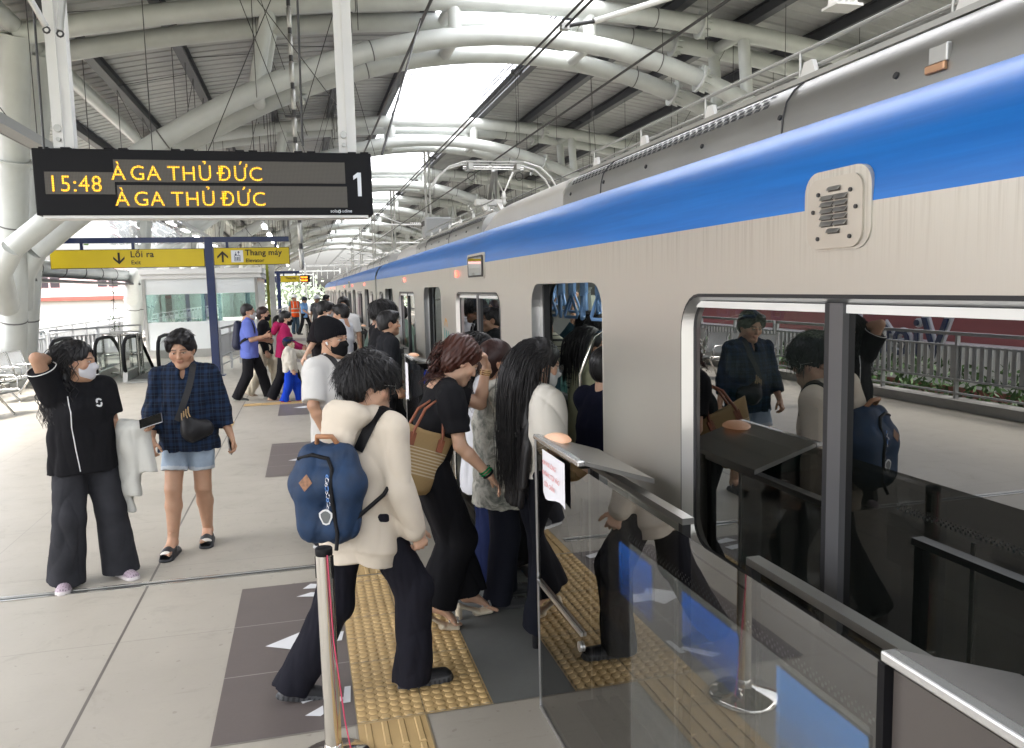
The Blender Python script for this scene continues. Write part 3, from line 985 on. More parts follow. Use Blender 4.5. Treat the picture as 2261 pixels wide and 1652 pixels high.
for z in (2.61, 2.46):
    text_obj('led_text', 'THỦ ĐỨC', 0.10, M('led_orange', (0.1, 0.02, 0), 0.5, emit=(1, 0.25, 0.02), estr=0.8), FX((-0.09, 42.39, z), (1, 0, 0)), t, 0.001, 'LEFT', 1, 0.006, 0.75)

# ------------------------------------------------------------------ lift room, escalators, railings, bench
kk = thing('glass_kiosk', 'white panelled lift room with a long glass band behind the navy post', 'kiosk', (-2.95, 26.5, 0))
M_KW = M('kiosk_white', (0.76, 0.80, 0.80), 0.25, 0, 0.03, 1)
KY = 26.6
x0, x1 = -4.72, -1.38
mb = MB()
mb.box((x0 + 0.08, KY, 0.25), (x1 - 0.08, KY + 0.05, 1.10), M_KW)
mb.box((x0 + 0.08, KY, 1.95), (x1 - 0.08, KY + 0.05, 2.42), M_KW)
mb.box((x1 - 0.05, KY + 0.1, 0.25), (x1, KY + 5, 2.42), M_KW)
mb.box((x0, KY + 0.1, 0.25), (x0 + 0.05, KY + 5, 2.42), M_KW)
mb.box((x0, KY + 5, 0.0), (x1, KY + 5.05, 2.42), M_KW)
mb.build('wall', kk)
mb = MB()
mb.box((x0 - 0.02, KY - 0.06, 2.42), (x1 + 0.12, KY + 5.1, 2.557), M_WHITEP)
mb.box((x0 - 0.06, KY - 0.12, 2.56), (x1 + 0.16, KY + 5.2, 2.72), M_WHITEP)
mb.build('roof', kk)
mb = MB()
for x in (x0, (x0 + x1) / 2 + 0.35, x1 - 0.08):
    mb.box((x, KY - 0.03, 0), (x + 0.08, KY + 0.08, 2.42), M_STEELD)
mb.box((x0, KY - 0.02, 0.0), (x1, KY + 0.06, 0.25), M_STEELD)
mb.build('frame', kk)
mb = MB()
mb.box((x0 + 0.08, KY + 0.01, 1.10), (x1 - 0.08, KY + 0.03, 1.95), glass_mat('kiosk_glass', (0.65, 0.78, 0.74), 1.7, 1, 0, 0.30))
mb.build('glass_band', kk)
mb = MB()
mb.box((x0 + 0.1, KY + 2.5, 0.02), (x1 - 0.1, KY + 2.6, 2.3), M('kiosk_inner', (0.5, 0.55, 0.52), 0.6, 0, 0.2, 1))
for q in (0.4, 0.9, 1.5, 2.3, 2.7):
    mb.box((x0 + q, KY + 2.3, 0.02), (x0 + q + 0.12, KY + 2.4, 2.2), M_BLUEP if q in (0.9, 1.5) else M_GREYP)
mb.box((x0 + 0.62, KY + 0.06, 1.2), (x0 + 0.8, KY + 0.07, 1.93), M('poster_white', (0.75, 0.72, 0.72), 0.6))
mb.box((x0 + 0.62, KY + 0.05, 1.82), (x0 + 0.8, KY + 0.055, 1.93), M('poster_red', (0.5, 0.03, 0.03), 0.6))
mb.build('interior', kk)
mb = MB(); mb.box((x0 + 0.4, KY + 0.6, 2.36), (x1 - 0.4, KY + 1.8, 2.39), M('kiosk_fill', (0.9, 0.9, 0.9), 0.5, emit=(0.95, 1, 1), estr=1.6)); mb.build('fill_panel', kk)  # added glowing panel that brightens the lift room from inside
mb = MB()
mb.box((-1.12, 27.0, 0.0), (-1.04, 27.2, 2.9), M('lime_panel', (0.30, 0.34, 0.04), 0.5))
mb.box((-1.02, 26.9, 0.0), (-0.86, 27.2, 3.1), M_STEELD)
meta(mb.build('lift_column'), 'tall steel column with a lime strip at the right end of the lift room', 'column')

def escalator(xc, y0, hw, label):
    t = thing('escalator', label, 'escalator', (xc, y0, 0), 0, 'escalators going down beside the lift room')
    for s_ in (-hw, hw):
        x = xc + s_
        edge = [(y0 + 0.10, 0.12), (y0 - 0.10, 0.30), (y0 - 0.14, 0.62), (y0 - 0.02, 0.86), (y0 + 0.22, 0.97), (y0 + 0.9, 0.99), (y0 + 1.55, 0.96), (y0 + 1.95, 0.82), (y0 + 6.2, -1.62)]
        low = [(y0 + 6.2, -2.3), (y0 + 1.9, 0.12), (y0 + 1.4, 0.22)]
        mb = MB()
        mb.add([(x, p[0], p[1]) for p in edge + low], [tuple(range(len(edge) + 3))], glass_mat('escalator_glass', (0.36, 0.42, 0.40), 1.5, 0.9, 0.08, 0.22))
        mb.build('balustrade_glass', t)
        mb = MB()
        mb.tube([(x, p[0], p[1]) for p in edge], 0.042, M_BLACK, 8)
        mb.build('handrail', t)
        mb = MB()
        mb.poly([(x - 0.05, y0 - 0.15, 0.004), (x - 0.05, y0 + 1.9, 0.004), (x - 0.05, y0 + 1.9, 0.14), (x - 0.05, y0 + 1.4, 0.24), (x - 0.05, y0 - 0.05, 0.24)], (0.1, 0, 0), M_STEELD)
        mb.build('skirt', t)
    mb = MB()
    mb.box((xc - hw + 0.06, y0 - 0.4, 0.004), (xc + hw - 0.06, y0 + 1.6, 0.03), M_STEELD)
    mb.box((xc - hw + 0.06, y0 + 0.2, 0.03), (xc + hw - 0.06, y0 + 1.6, 0.035), M_DARK)
    mb.build('landing_plate', t)
    mb = MB()
    mb.box((xc - hw + 0.06, y0 + 1.6, 0.004), (xc + hw - 0.06, y0 + 5.5, 0.012), M_BLACK)
    mb.build('step_well', t)
    return t
escalator(-5.02, 19.8, 0.45, 'left escalator with glass balustrades behind the masked woman')
escalator(-3.62, 19.8, 0.36, 'right escalator balustrade behind the checked shirt wearer')
def pipe_guard(pts, label, zs=(0.12, 0.55, 1.02), r=0.028):
    t = thing('pipe_guard', label, 'guard rail', (*pts[0], 0))
    for z in zs:
        mb = MB()
        mb.tube([(p[0], p[1], z) for p in pts], r, M_STEEL, 8)
        mb.build('rail', t)
    for p in pts:
        mb = MB()
        mb.cyl((p[0], p[1], 0), (p[0], p[1], 1.05), r * 1.3, M_STEEL, 8)
        mb.build('post', t)
pipe_guard([(-4.62, 20.9), (-4.25, 20.7), (-3.9, 20.9), (-3.95, 21.6), (-4.3, 21.7)], 'looped stainless pipe guard between the two escalators')
mb = MB()
mb.box((-4.5, 20.95, 1.06), (-4.1, 21.4, 1.10), M_STEELD)
meta(mb.build('shelf_plate'), 'small steel plate lying on top of the pipe guard', 'plate')
pl = thing('potted_vine', 'thin green vine climbing a cord above the pipe guard', 'plant', (-4.45, 21.2, 1.1))
mb = MB(); mb.cyl((-4.45, 21.2, 1.1), (-4.40, 21.2, 2.35), 0.008, M_DARK, 5); mb.build('stem', pl)
mb = MB()
rg = random.Random(3)
for k in range(60):
    z = 1.12 + rg.random() ** 1.4 * 1.1
    a = rg.uniform(0, 6.28); r_ = rg.uniform(0.02, 0.10)
    p = Vector((-4.44 + r_ * math.cos(a), 21.2 + r_ * math.sin(a), z))
    u = Vector((rg.gauss(0, 1), rg.gauss(0, 1), rg.gauss(0, 0.5))).normalized() * 0.035
    w_ = u.cross(Vector((0.3, 0.5, 1))).normalized() * 0.018
    mb.add([p - u, p + w_, p + u, p - w_], [(0, 1, 2, 3)], M_GREEN)
mb.build('leaves', pl)

def fence(a, b_, label, slat=True, h=1.1, n=None, zb=0.0, kerb=True, group=None):
    a, b_ = Vector((*a, zb)), Vector((*b_, zb))
    t = thing('railing', label, 'railing', a, 0, group)
    d = (b_ - a)
    L = d.length
    u = d / L
    n = n or max(1, round(L / 1.6))
    sd = Vector((-u.y, u.x, 0))
    mb = MB()
    mb.beam(a + Vector((0, 0, h)), b_ + Vector((0, 0, h)), 0.05, 0.05, M_RAILG)
    mb.beam(a + Vector((0, 0, h - 0.18)), b_ + Vector((0, 0, h - 0.18)), 0.03, 0.03, M_RAILG)
    mb.beam(a + Vector((0, 0, 0.42)), b_ + Vector((0, 0, 0.42)), 0.03, 0.03, M_RAILG)
    mb.beam(a + Vector((0, 0, 0.22)), b_ + Vector((0, 0, 0.22)), 0.03, 0.03, M_RAILG)
    mb.build('rails', t)
    for i in range(n + 1):
        p = a + u * L * i / n
        mb = MB()
        mb.beam(p, p + Vector((0, 0, h - 0.025)), 0.04, 0.06, M_RAILG, up=(1, 0, 0))
        mb.build('post', t)
    mb = MB()
    ns = int(L / 0.135)
    for i in range(ns):
        p = a + u * (0.07 + i * 0.135)
        if slat:
            mb.beam(p + Vector((0, 0, 0.40)) + sd * 0.03, p + Vector((0, 0, h - 0.16)) + sd * 0.03, 0.075, 0.012, M_WHITEP if False else M_RAILG, up=sd)
    o = mb.build('slats', t)
    if kerb:
        mb = MB()
        mb.beam(a + Vector((0, 0, 0.07)), b_ + Vector((0, 0, 0.07)), 0.3, 0.14, M_CONC)
        mb.build('kerb', t)
    return t
fence((-6.3, -12), (-6.3, 14.5), 'slatted railing along the platform edge, mirrored in the train windows')
fence((-6.3, 14.6), (-6.35, 22.5), 'slatted railing behind the steel bench')
fence((-6.3, 22.7), (-4.6, 25.2), 'short slatted railing turning towards the escalators', kerb=False)
fence((-6.9, 24), (-6.9, 60), 'long far railing running past the escalators')
fence((-2.0, 20.6), (-1.55, 26.4), 'low railing between navy post and lift room', slat=True, kerb=False)
fence((-1.55, 33.5), (-0.9, 45), 'distant railing behind the worker in the orange vest', slat=False, kerb=False)

def bench(loc, rz, label, seats=3):
    t = thing('steel_bench', label, 'bench', loc, rz)
    mb = MB()
    W = seats * 0.58
    mb.box((-W / 2, -0.03, 0.36), (W / 2, 0.03, 0.41), M_STEEL)
    mb.build('beam', t, False)
    for s_ in (-1, 1):
        mb = MB()
        x = s_ * (W / 2 - 0.25)
        mb.tube([(x, -0.34, 0.02), (x, -0.05, 0.33), (x, 0.05, 0.36), (x, 0.30, 0.02)], 0.022, M_STEEL, 8)
        for y in (-0.34, 0.30):
            mb.lathe([(0.035, 0.0), (0.035, 0.012), (0.0, 0.014)], (x, y, 0), M_STEEL, 10)
        mb.build('leg', t, False)
    for i in range(seats):
        x = -W / 2 + 0.29 + i * 0.58
        mb = MB()
        prof = [(-0.30, 0.40), (-0.28, 0.425), (0.10, 0.405), (0.17, 0.42), (0.22, 0.50), (0.32, 0.86), (0.35, 0.89)]
        vs = [(x + q, y, z) for y, z in prof for q in (-0.25, 0.25)] + [(x + q, y + 0.006, z - 0.022) for y, z in prof for q in (-0.25, 0.25)]
        k = len(prof)
        fs = [(2 * j, 2 * j + 1, 2 * j + 3, 2 * j + 2) for j in range(k - 1)] + [(2 * k + 2 * j + 2, 2 * k + 2 * j + 3, 2 * k + 2 * j + 1, 2 * k + 2 * j) for j in range(k - 1)]
        mb.add(vs, fs, M('perforated_steel', (0.60, 0.60, 0.58), 0.3, 0.9, 0.15, 60, 0.4, 160), True)
        mb.tube([(x - 0.25, y, z) for y, z in prof], 0.012, M_STEEL, 6)
        mb.tube([(x + 0.25, y, z) for y, z in prof], 0.012, M_STEEL, 6)
        mb.build('seat', t, False)
    for i in range(seats + 1):
        x = -W / 2 + i * 0.58
        mb = MB()
        mb.tube([(x, 0.18, 0.42), (x, 0.20, 0.60), (x, 0.10, 0.64), (x, -0.18, 0.64), (x, -0.24, 0.60), (x, -0.22, 0.42)], 0.016, M_STEEL, 8)
        mb.build('armrest', t, False)
bench((-5.35, 14.6, 0), R(66), 'perforated stainless bench with three seats by the left railing')
bench((-5.5, 17.6, 0), R(80), 'stainless bench behind the first one at the left edge')

# crumpled clear plastic sheets hung under the roof at the left
for k, (x, y) in enumerate(((-4.35, 22.8), (-3.35, 22.8))):
    V, Q = [], []
    N1, N2 = 16, 14
    for i in range(N1):
        for j in range(N2):
            u_, v_ = i / (N1 - 1), j / (N2 - 1)
            V.append((x + (u_ - 0.5) * 0.75, y + 0.10 * math.sin(u_ * 9 + v_ * 4 + k) + 0.05 * math.sin(v_ * 14 + u_ * 5), 3.25 + v_ * 0.85))
    for i in range(N1 - 1):
        for j in range(N2 - 1):
            Q.append((i * N2 + j, (i + 1) * N2 + j, (i + 1) * N2 + j + 1, i * N2 + j + 1))
    o = link('plastic_sheet', np_mesh('plastic_sheet', V, Q, True, None, [glass_mat('plastic_film', (0.75, 0.77, 0.8), 1.6, 1, 0.06, 0.25)]))
    meta(o, ('left' if k == 0 else 'right') + ' crumpled clear plastic sheet hanging above the exit sign', 'plastic sheet')

# ------------------------------------------------------------------ town outside, left
def block(name, label, cat, x0, x1, y0, y1, z0, z1, mat, roofm=None, ov=0.4):
    t = thing(name, label, cat, ((x0 + x1) / 2, (y0 + y1) / 2, z0))
    mb = MB(); mb.box((x0, y0, z0), (x1, y1, z1), mat); mb.build('wall', t)
    mb = MB(); mb.box((x0 - ov, y0 - ov, z1), (x1 + ov, y1 + ov, z1 + 0.35), roofm or mat); mb.build('roof', t)
    return t
M_BW = M('render_white', (0.78, 0.77, 0.75), 0.7, 0, 0.06, 0.3)
M_BR = M('render_red', (0.36, 0.115, 0.115), 0.7, 0, 0.12, 0.3)
M_BY = M('render_yellow', (0.68, 0.52, 0.22), 0.7, 0, 0.08, 0.3)
M_RT = M('roof_red', (0.36, 0.09, 0.07), 0.7, 0, 0.2, 0.6)
def wins(t, pts, axis='y', w_=1.6, h_=1.4):
    for (x, y, z) in pts:
        mb = MB()
        mb.box((x - w_ / 2, y - 0.06, z), (x + w_ / 2, y - 0.02, z + h_), M_WHITEP)
        o = mb.build('window', t)
        mb = MB()
        for s_ in (-1, 1):
            mb.box((x + s_ * w_ * 0.24 - w_ * 0.2, y - 0.09, z + 0.1), (x + s_ * w_ * 0.24 + w_ * 0.2, y - 0.065, z + h_ - 0.1), M('window_dark', (0.05, 0.06, 0.07), 0.2))
        c = mb.build('pane', t)
        c.parent = o; c.location = (0, 0, 0)
b1 = block('white_building', 'long white building with a red band beyond the railing', 'building', -46, -13, 84, 100, -11, 1.6, M_BW, M_RT, 0.5)
b2 = block('white_building', 'upper white storey with small paired windows above the red band', 'building', -38, -16.5, 101, 112, -11, 5.6, M_BW, M_BW, 0.8)
wins(b2, [(-33.2, 101, 2.9), (-27.5, 101, 2.9), (-21.5, 101, 2.9)], w_=2.4, h_=1.7)
wins(b1, [(-24.5, 84, -3.6)], w_=2.2, h_=2.4)
block('yellow_building', 'yellow house at the far left behind the big column', 'building', -52, -39.6, 98, 112, -11, 6.5, M_BY, M_BY)
block('red_wall_house', 'red walled house between the yellow and white buildings', 'building', -39.5, -36.5, 95, 99, -11, 4.7, M_BR, M_BR, 0.1)
# shop building whose lettering is mirrored in the train window
rb = block('shop_building', 'dark red shop front with big blue and white letters, seen mirrored in the train', 'building', -34, -18, 5, 46, -11, 3.6, M_BR, M_BW, 0.3)
mb = MB()
mb.box((-17.98, 5, -1.6), (-17.2, 46, -0.25), M_BW)
mb.build('canopy', rb)
text_obj('letter_backs', 'Vietub', 1.95, M_SIGNW, FX((-17.15, 21.6, -0.75), (0, 1, 0)), rb, 0.05, 'LEFT', 1.02, 0.06)
text_obj('letters', 'Vietub', 1.95, M_BLUEP, FX((-17.04, 21.6, -0.75), (0, 1, 0)), rb, 0.03, 'LEFT', 1.02, 0.0)
mb = MB()
ring = [(-17.1, 33.5 + 1.25 * math.cos(a), 2.6 + 1.25 * math.sin(a)) for a in np.linspace(0, 6.283, 25)[:-1]]
mb.poly(ring, (-0.1, 0, 0), M_BLUEP)
mb.tube(ring, 0.12, M_SIGNW, 6, closed=True)
mb.build('round_emblem', rb)
yb = block('yellow_building', 'cream yellow block with balcony rails, mirrored in the train window', 'building', -60, -44, 60, 96, -11, 14, M_BY, M_BW)
for k in range(5):
    mb = MB(); mb.box((-43.9, 62, -4 + k * 3.2), (-43.2, 94, -3 + k * 3.2), M_WHITEP); mb.build('balcony', yb)

def tree(x, y, z, h, r, label, seed, n=900, group='trees outside the station', leaf=0.5, pale=False):
    g = np.random.default_rng(seed)
    t = thing('tree', label, 'tree', (x, y, z), 0, group)
    mb = MB()
    mb.tube([(x, y, z), (x + 0.1, y, z + h * 0.35), (x - 0.1, y + 0.1, z + h * 0.7)], [r * 0.09, r * 0.07, r * 0.03], M('bark', (0.10, 0.07, 0.05), 0.9), 8)
    for k in range(6):
        a = k * 1.05
        mb.tube([(x, y, z + h * (0.35 + 0.05 * k)), (x + math.cos(a) * r * 0.5, y + math.sin(a) * r * 0.5, z + h * (0.55 + 0.06 * k))], [r * 0.04, r * 0.012], M('bark', (0.10, 0.07, 0.05), 0.9), 5)
    mb.build('trunk', t)
    cl = [np.array((g.normal() * r * 0.42, g.normal() * r * 0.42, h * (0.42 + 0.5 * g.random()))) for _ in range(16)]
    P = np.array([cl[g.integers(16)] + g.normal(size=3) * r * 0.24 for _ in range(n)]) + np.array((x, y, z))
    U = g.normal(size=(n, 3)); U /= np.linalg.norm(U, axis=1, keepdims=True)
    W = np.cross(U, g.normal(size=(n, 3))); W /= np.linalg.norm(W, axis=1, keepdims=True)
    s_ = leaf * g.uniform(0.5, 1.2, (n, 1))
    V = np.stack([P - U * s_, P + W * s_ * 0.5, P + U * s_, P - W * s_ * 0.5], 1).reshape(-1, 3)
    Q = np.arange(n * 4).reshape(n, 4)
    link('crown', np_mesh('crown', V, Q, False, None, [M('tree_leaf_hazed', (0.30, 0.35, 0.25), 0.7, 0, 0.25, 0.5) if y > 140 else M('tree_leaf', (0.06, 0.115, 0.03), 0.6, 0, 0.5, 0.5)]), t, True)  # far crowns get a paler leaf copy, distance haze put into the colour
tree(-42, 118, -11, 19, 6, 'green tree top behind the yellow house at the left', 1, 1200)
tree(-30, 130, -11, 18.5, 7, 'dark green tree behind the white upper storey', 2, 1200)
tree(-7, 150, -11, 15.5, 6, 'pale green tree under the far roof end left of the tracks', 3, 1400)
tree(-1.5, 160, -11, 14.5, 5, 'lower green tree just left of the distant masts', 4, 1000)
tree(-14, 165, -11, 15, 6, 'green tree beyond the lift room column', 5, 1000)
tree(-40, 50, -11, 18, 6, 'bushy green tree mirrored in the near train window', 6, 1600)
tree(-30, 54, -11, 16, 4, 'second green tree mirrored in the near train window', 7, 1200)
def house(x, y, w_, d, h, mat, label):
    t = block('town_house', label, 'house', x - w_ / 2, x + w_ / 2, y, y + d, -11, h, mat, M_RT, 0.4)
    wins(t, [(x - w_ * 0.2, y, h - 2.6), (x + w_ * 0.22, y, h - 2.6)], w_=1.5, h_=1.3)
house(-12, 210, 14, 10, -1.5, M_BR, 'small distant red roofed house below the far sign')
house(3, 230, 16, 10, -2.5, M_BW, 'small distant pale house at the end of the line')
house(-26, 200, 12, 10, -0.5, M_BW, 'distant white house left of the red roofed one')
# masts beyond the station end
for k in range(6):
    y = 126 + k * 34
    v_ = via(y)
    t = thing('catenary_mast', f'{ords[k]} portal mast over the line beyond the station end', 'mast', (v_.x, y, -1.5), 0, 'portal masts beyond the station')
    mb = MB()
    for s_ in (-4.3, 4.3):
        mb.box((v_.x + s_ - 0.12, y - 0.12, -1.5), (v_.x + s_ + 0.12, y + 0.12, 6.2), M_STEELD)
    mb.build('post', t)
    mb = MB()
    mb.box((v_.x - 4.3, y - 0.1, 5.6), (v_.x + 4.3, y + 0.1, 5.85), M_STEELD)
    for q in (-1.9, 1.9, 0):
        mb.cyl((v_.x + q, y, 4.2), (v_.x + q, y, 5.6), 0.05, M_STEELD, 6)
    mb.build('crossbeam', t)

# planting strip outside the left railing
def leaf_row(name, x0, x1, y0, y1, z0, z1, n, seed, sz, mats, label=None):
    g = np.random.default_rng(seed)
    P = np.stack([g.uniform(x0, x1, n), g.uniform(y0, y1, n), z0 + (z1 - z0) * g.random(n) ** 1.3], 1)
    U = g.normal(size=(n, 3)) * np.array((1, 1, 1.2)); U /= np.linalg.norm(U, axis=1, keepdims=True)
    W = np.cross(U, g.normal(size=(n, 3))); W /= np.linalg.norm(W, axis=1, keepdims=True)
    s_ = sz * g.uniform(0.5, 1.3, (n, 1))
    V = np.stack([P - U * s_, P + W * s_ * 0.3, P + U * s_, P - W * s_ * 0.3], 1).reshape(-1, 3)
    o = link(name, np_mesh(name, V, np.arange(n * 4).reshape(n, 4), False, None, mats))
    meta(o, kind='stuff')
    if label: meta(o, label, 'planting')
leaf_row('hedge_plants', -6.9, -6.45, -10, 22, 0.05, 0.62, 5000, 5, 0.10, [M_GREEN], 'green leafy planting behind the platform railing')
mb = MB(); mb.box((-6.94, -12, -0.2), (-6.42, 22.5, 0.06), M('soil', (0.05, 0.035, 0.025), 0.95)); meta(mb.build('planting_soil'), kind='structure')
# blue frame posts and notice board that show up in the train glass
for k, (y, lab) in enumerate(((2.6, 'navy frame post mirrored at the right of the window'), (10.6, 'navy post mirrored behind the man in the hoodie'))):
    mb = MB()
    mb.box((-4.9, y - 0.09, 0), (-4.72, y + 0.09, 3.2), M_BLUEP, 0.01)
    mb.box((-4.95, y - 0.16, 0), (-4.67, y + 0.16, 0.03), M_BLUEP)
    meta(mb.build('frame_post'), lab, 'post')
t = thing('notice_board', 'grey notice board with small warning pictograms, mirrored in the glass', 'notice board', (-4.8, 1.4, 0))
mb = MB()
mb.box((-4.86, 0.6, 0.75), (-4.82, 2.35, 2.3), M('board_grey', (0.30, 0.31, 0.31), 0.5))
mb.build('board', t)
mb = MB(); mb.box((-4.88, 0.6, 0), (-4.84, 0.68, 0.75), M_GREYP); mb.box((-4.88, 2.27, 0), (-4.84, 2.35, 0.75), M_GREYP); mb.build('leg', t)
mb = MB()
mb.poly([(-4.819, 2.05, 1.15), (-4.819, 2.22, 1.15), (-4.819, 2.135, 1.30)], (0.003, 0, 0), M_YEL)
mb.build('pictogram', t)
# ================================================================== train
from mathutils.geometry import tessellate_polygon
TX = 1.45
def mat_body():
    m, n, b = node_mat('brushed_body')
    v = coords(n)
    x = sepxyz(n, v)
    st = noise(n, coords(n, (1, 30, 0.7)), 9, 5, 0.6)
    st2 = noise(n, coords(n, (1, 110, 1.2)), 6, 3, 0.6)
    run = noise(n, coords(n, (1, 16, 0.35)), 5, 4, 0.7)
    top = n.nodes.new('ShaderNodeMapRange')
    top.inputs['From Min'].default_value = 1.95
    top.inputs['From Max'].default_value = 2.16
    n.links.new(x[2], top.inputs['Value'])
    c = ramp(n, st, [(0.3, (0.525, 0.505, 0.455)), (0.7, (0.545, 0.525, 0.475))])
    dr = math_(n, 'MULTIPLY', math_(n, 'MULTIPLY', top.outputs[0], ramp(n, run, [(0.48, (0, 0, 0)), (0.66, (1, 1, 1))])), 0.38)
    c = mixc(n, dr, c, (0.26, 0.22, 0.175))
    n.links.new(c, b.inputs['Base Color'])
    b.inputs['Metallic'].default_value = 0.62
    rr = n.nodes.new('ShaderNodeMapRange')
    rr.inputs['To Min'].default_value = 0.30
    rr.inputs['To Max'].default_value = 0.46
    n.links.new(st, rr.inputs['Value'])
    n.links.new(rr.outputs[0], b.inputs['Roughness'])
    bump(n, b, st2, 0.10, 0.001)
    return m
def mat_blue():
    m, n, b = node_mat('blue_livery')
    v = coords(n, (1, 0.6, 14))
    f = noise(n, v, 2.4, 4, 0.55, 0.3)
    c = ramp(n, f, [(0.35, (0.002, 0.125, 0.47)), (0.65, (0.004, 0.155, 0.55))])
    n.links.new(c, b.inputs['Base Color'])
    b.inputs['Metallic'].default_value = 0.1
    b.inputs['Roughness'].default_value = 0.48
    b.inputs['Specular IOR Level'].default_value = 0.4
    b.inputs['Coat Weight'].default_value = 0.3
    b.inputs['Coat Roughness'].default_value = 0.26
    bump(n, b, noise(n, coords(n, (1, 0.5, 4)), 1.6, 2), 0.15, 0.01)
    return m
M_BODY, M_BLUE = mat_body(), mat_blue()
M_SHROUD = M('shroud_steel', (0.40, 0.395, 0.375), 0.36, 0.75, 0.14, 1.5, 0.05, 60, stretch=(1, 0.5, 3))
M_FRAMEA = M('window_frame_alu', (0.62, 0.62, 0.62), 0.28, 0.9)
M_MULL = M('mullion_grey', (0.11, 0.11, 0.115), 0.4, 0.3)
M_RUB = M('seal_rubber', (0.012, 0.012, 0.014), 0.55)
M_INT = M('interior_panel', (0.22, 0.225, 0.215), 0.45, 0, 0.05, 1)
M_INTF = M('interior_floor', (0.12, 0.125, 0.13), 0.5, 0, 0.15, 5)
M_SEAT = M('seat_green', (0.02, 0.10, 0.09), 0.5)
M_GRAB = M('grab_blue', (0.16, 0.30, 0.55), 0.35, 0, 0.03, 5)
M_ORANGE = M('lamp_orange', (0.66, 0.50, 0.40), 0.35, emit=(1.0, 0.42, 0.16), estr=0.06)
M_LIVW = M('roof_unit_cream', (0.55, 0.53, 0.49), 0.4, 0, 0.05, 1)

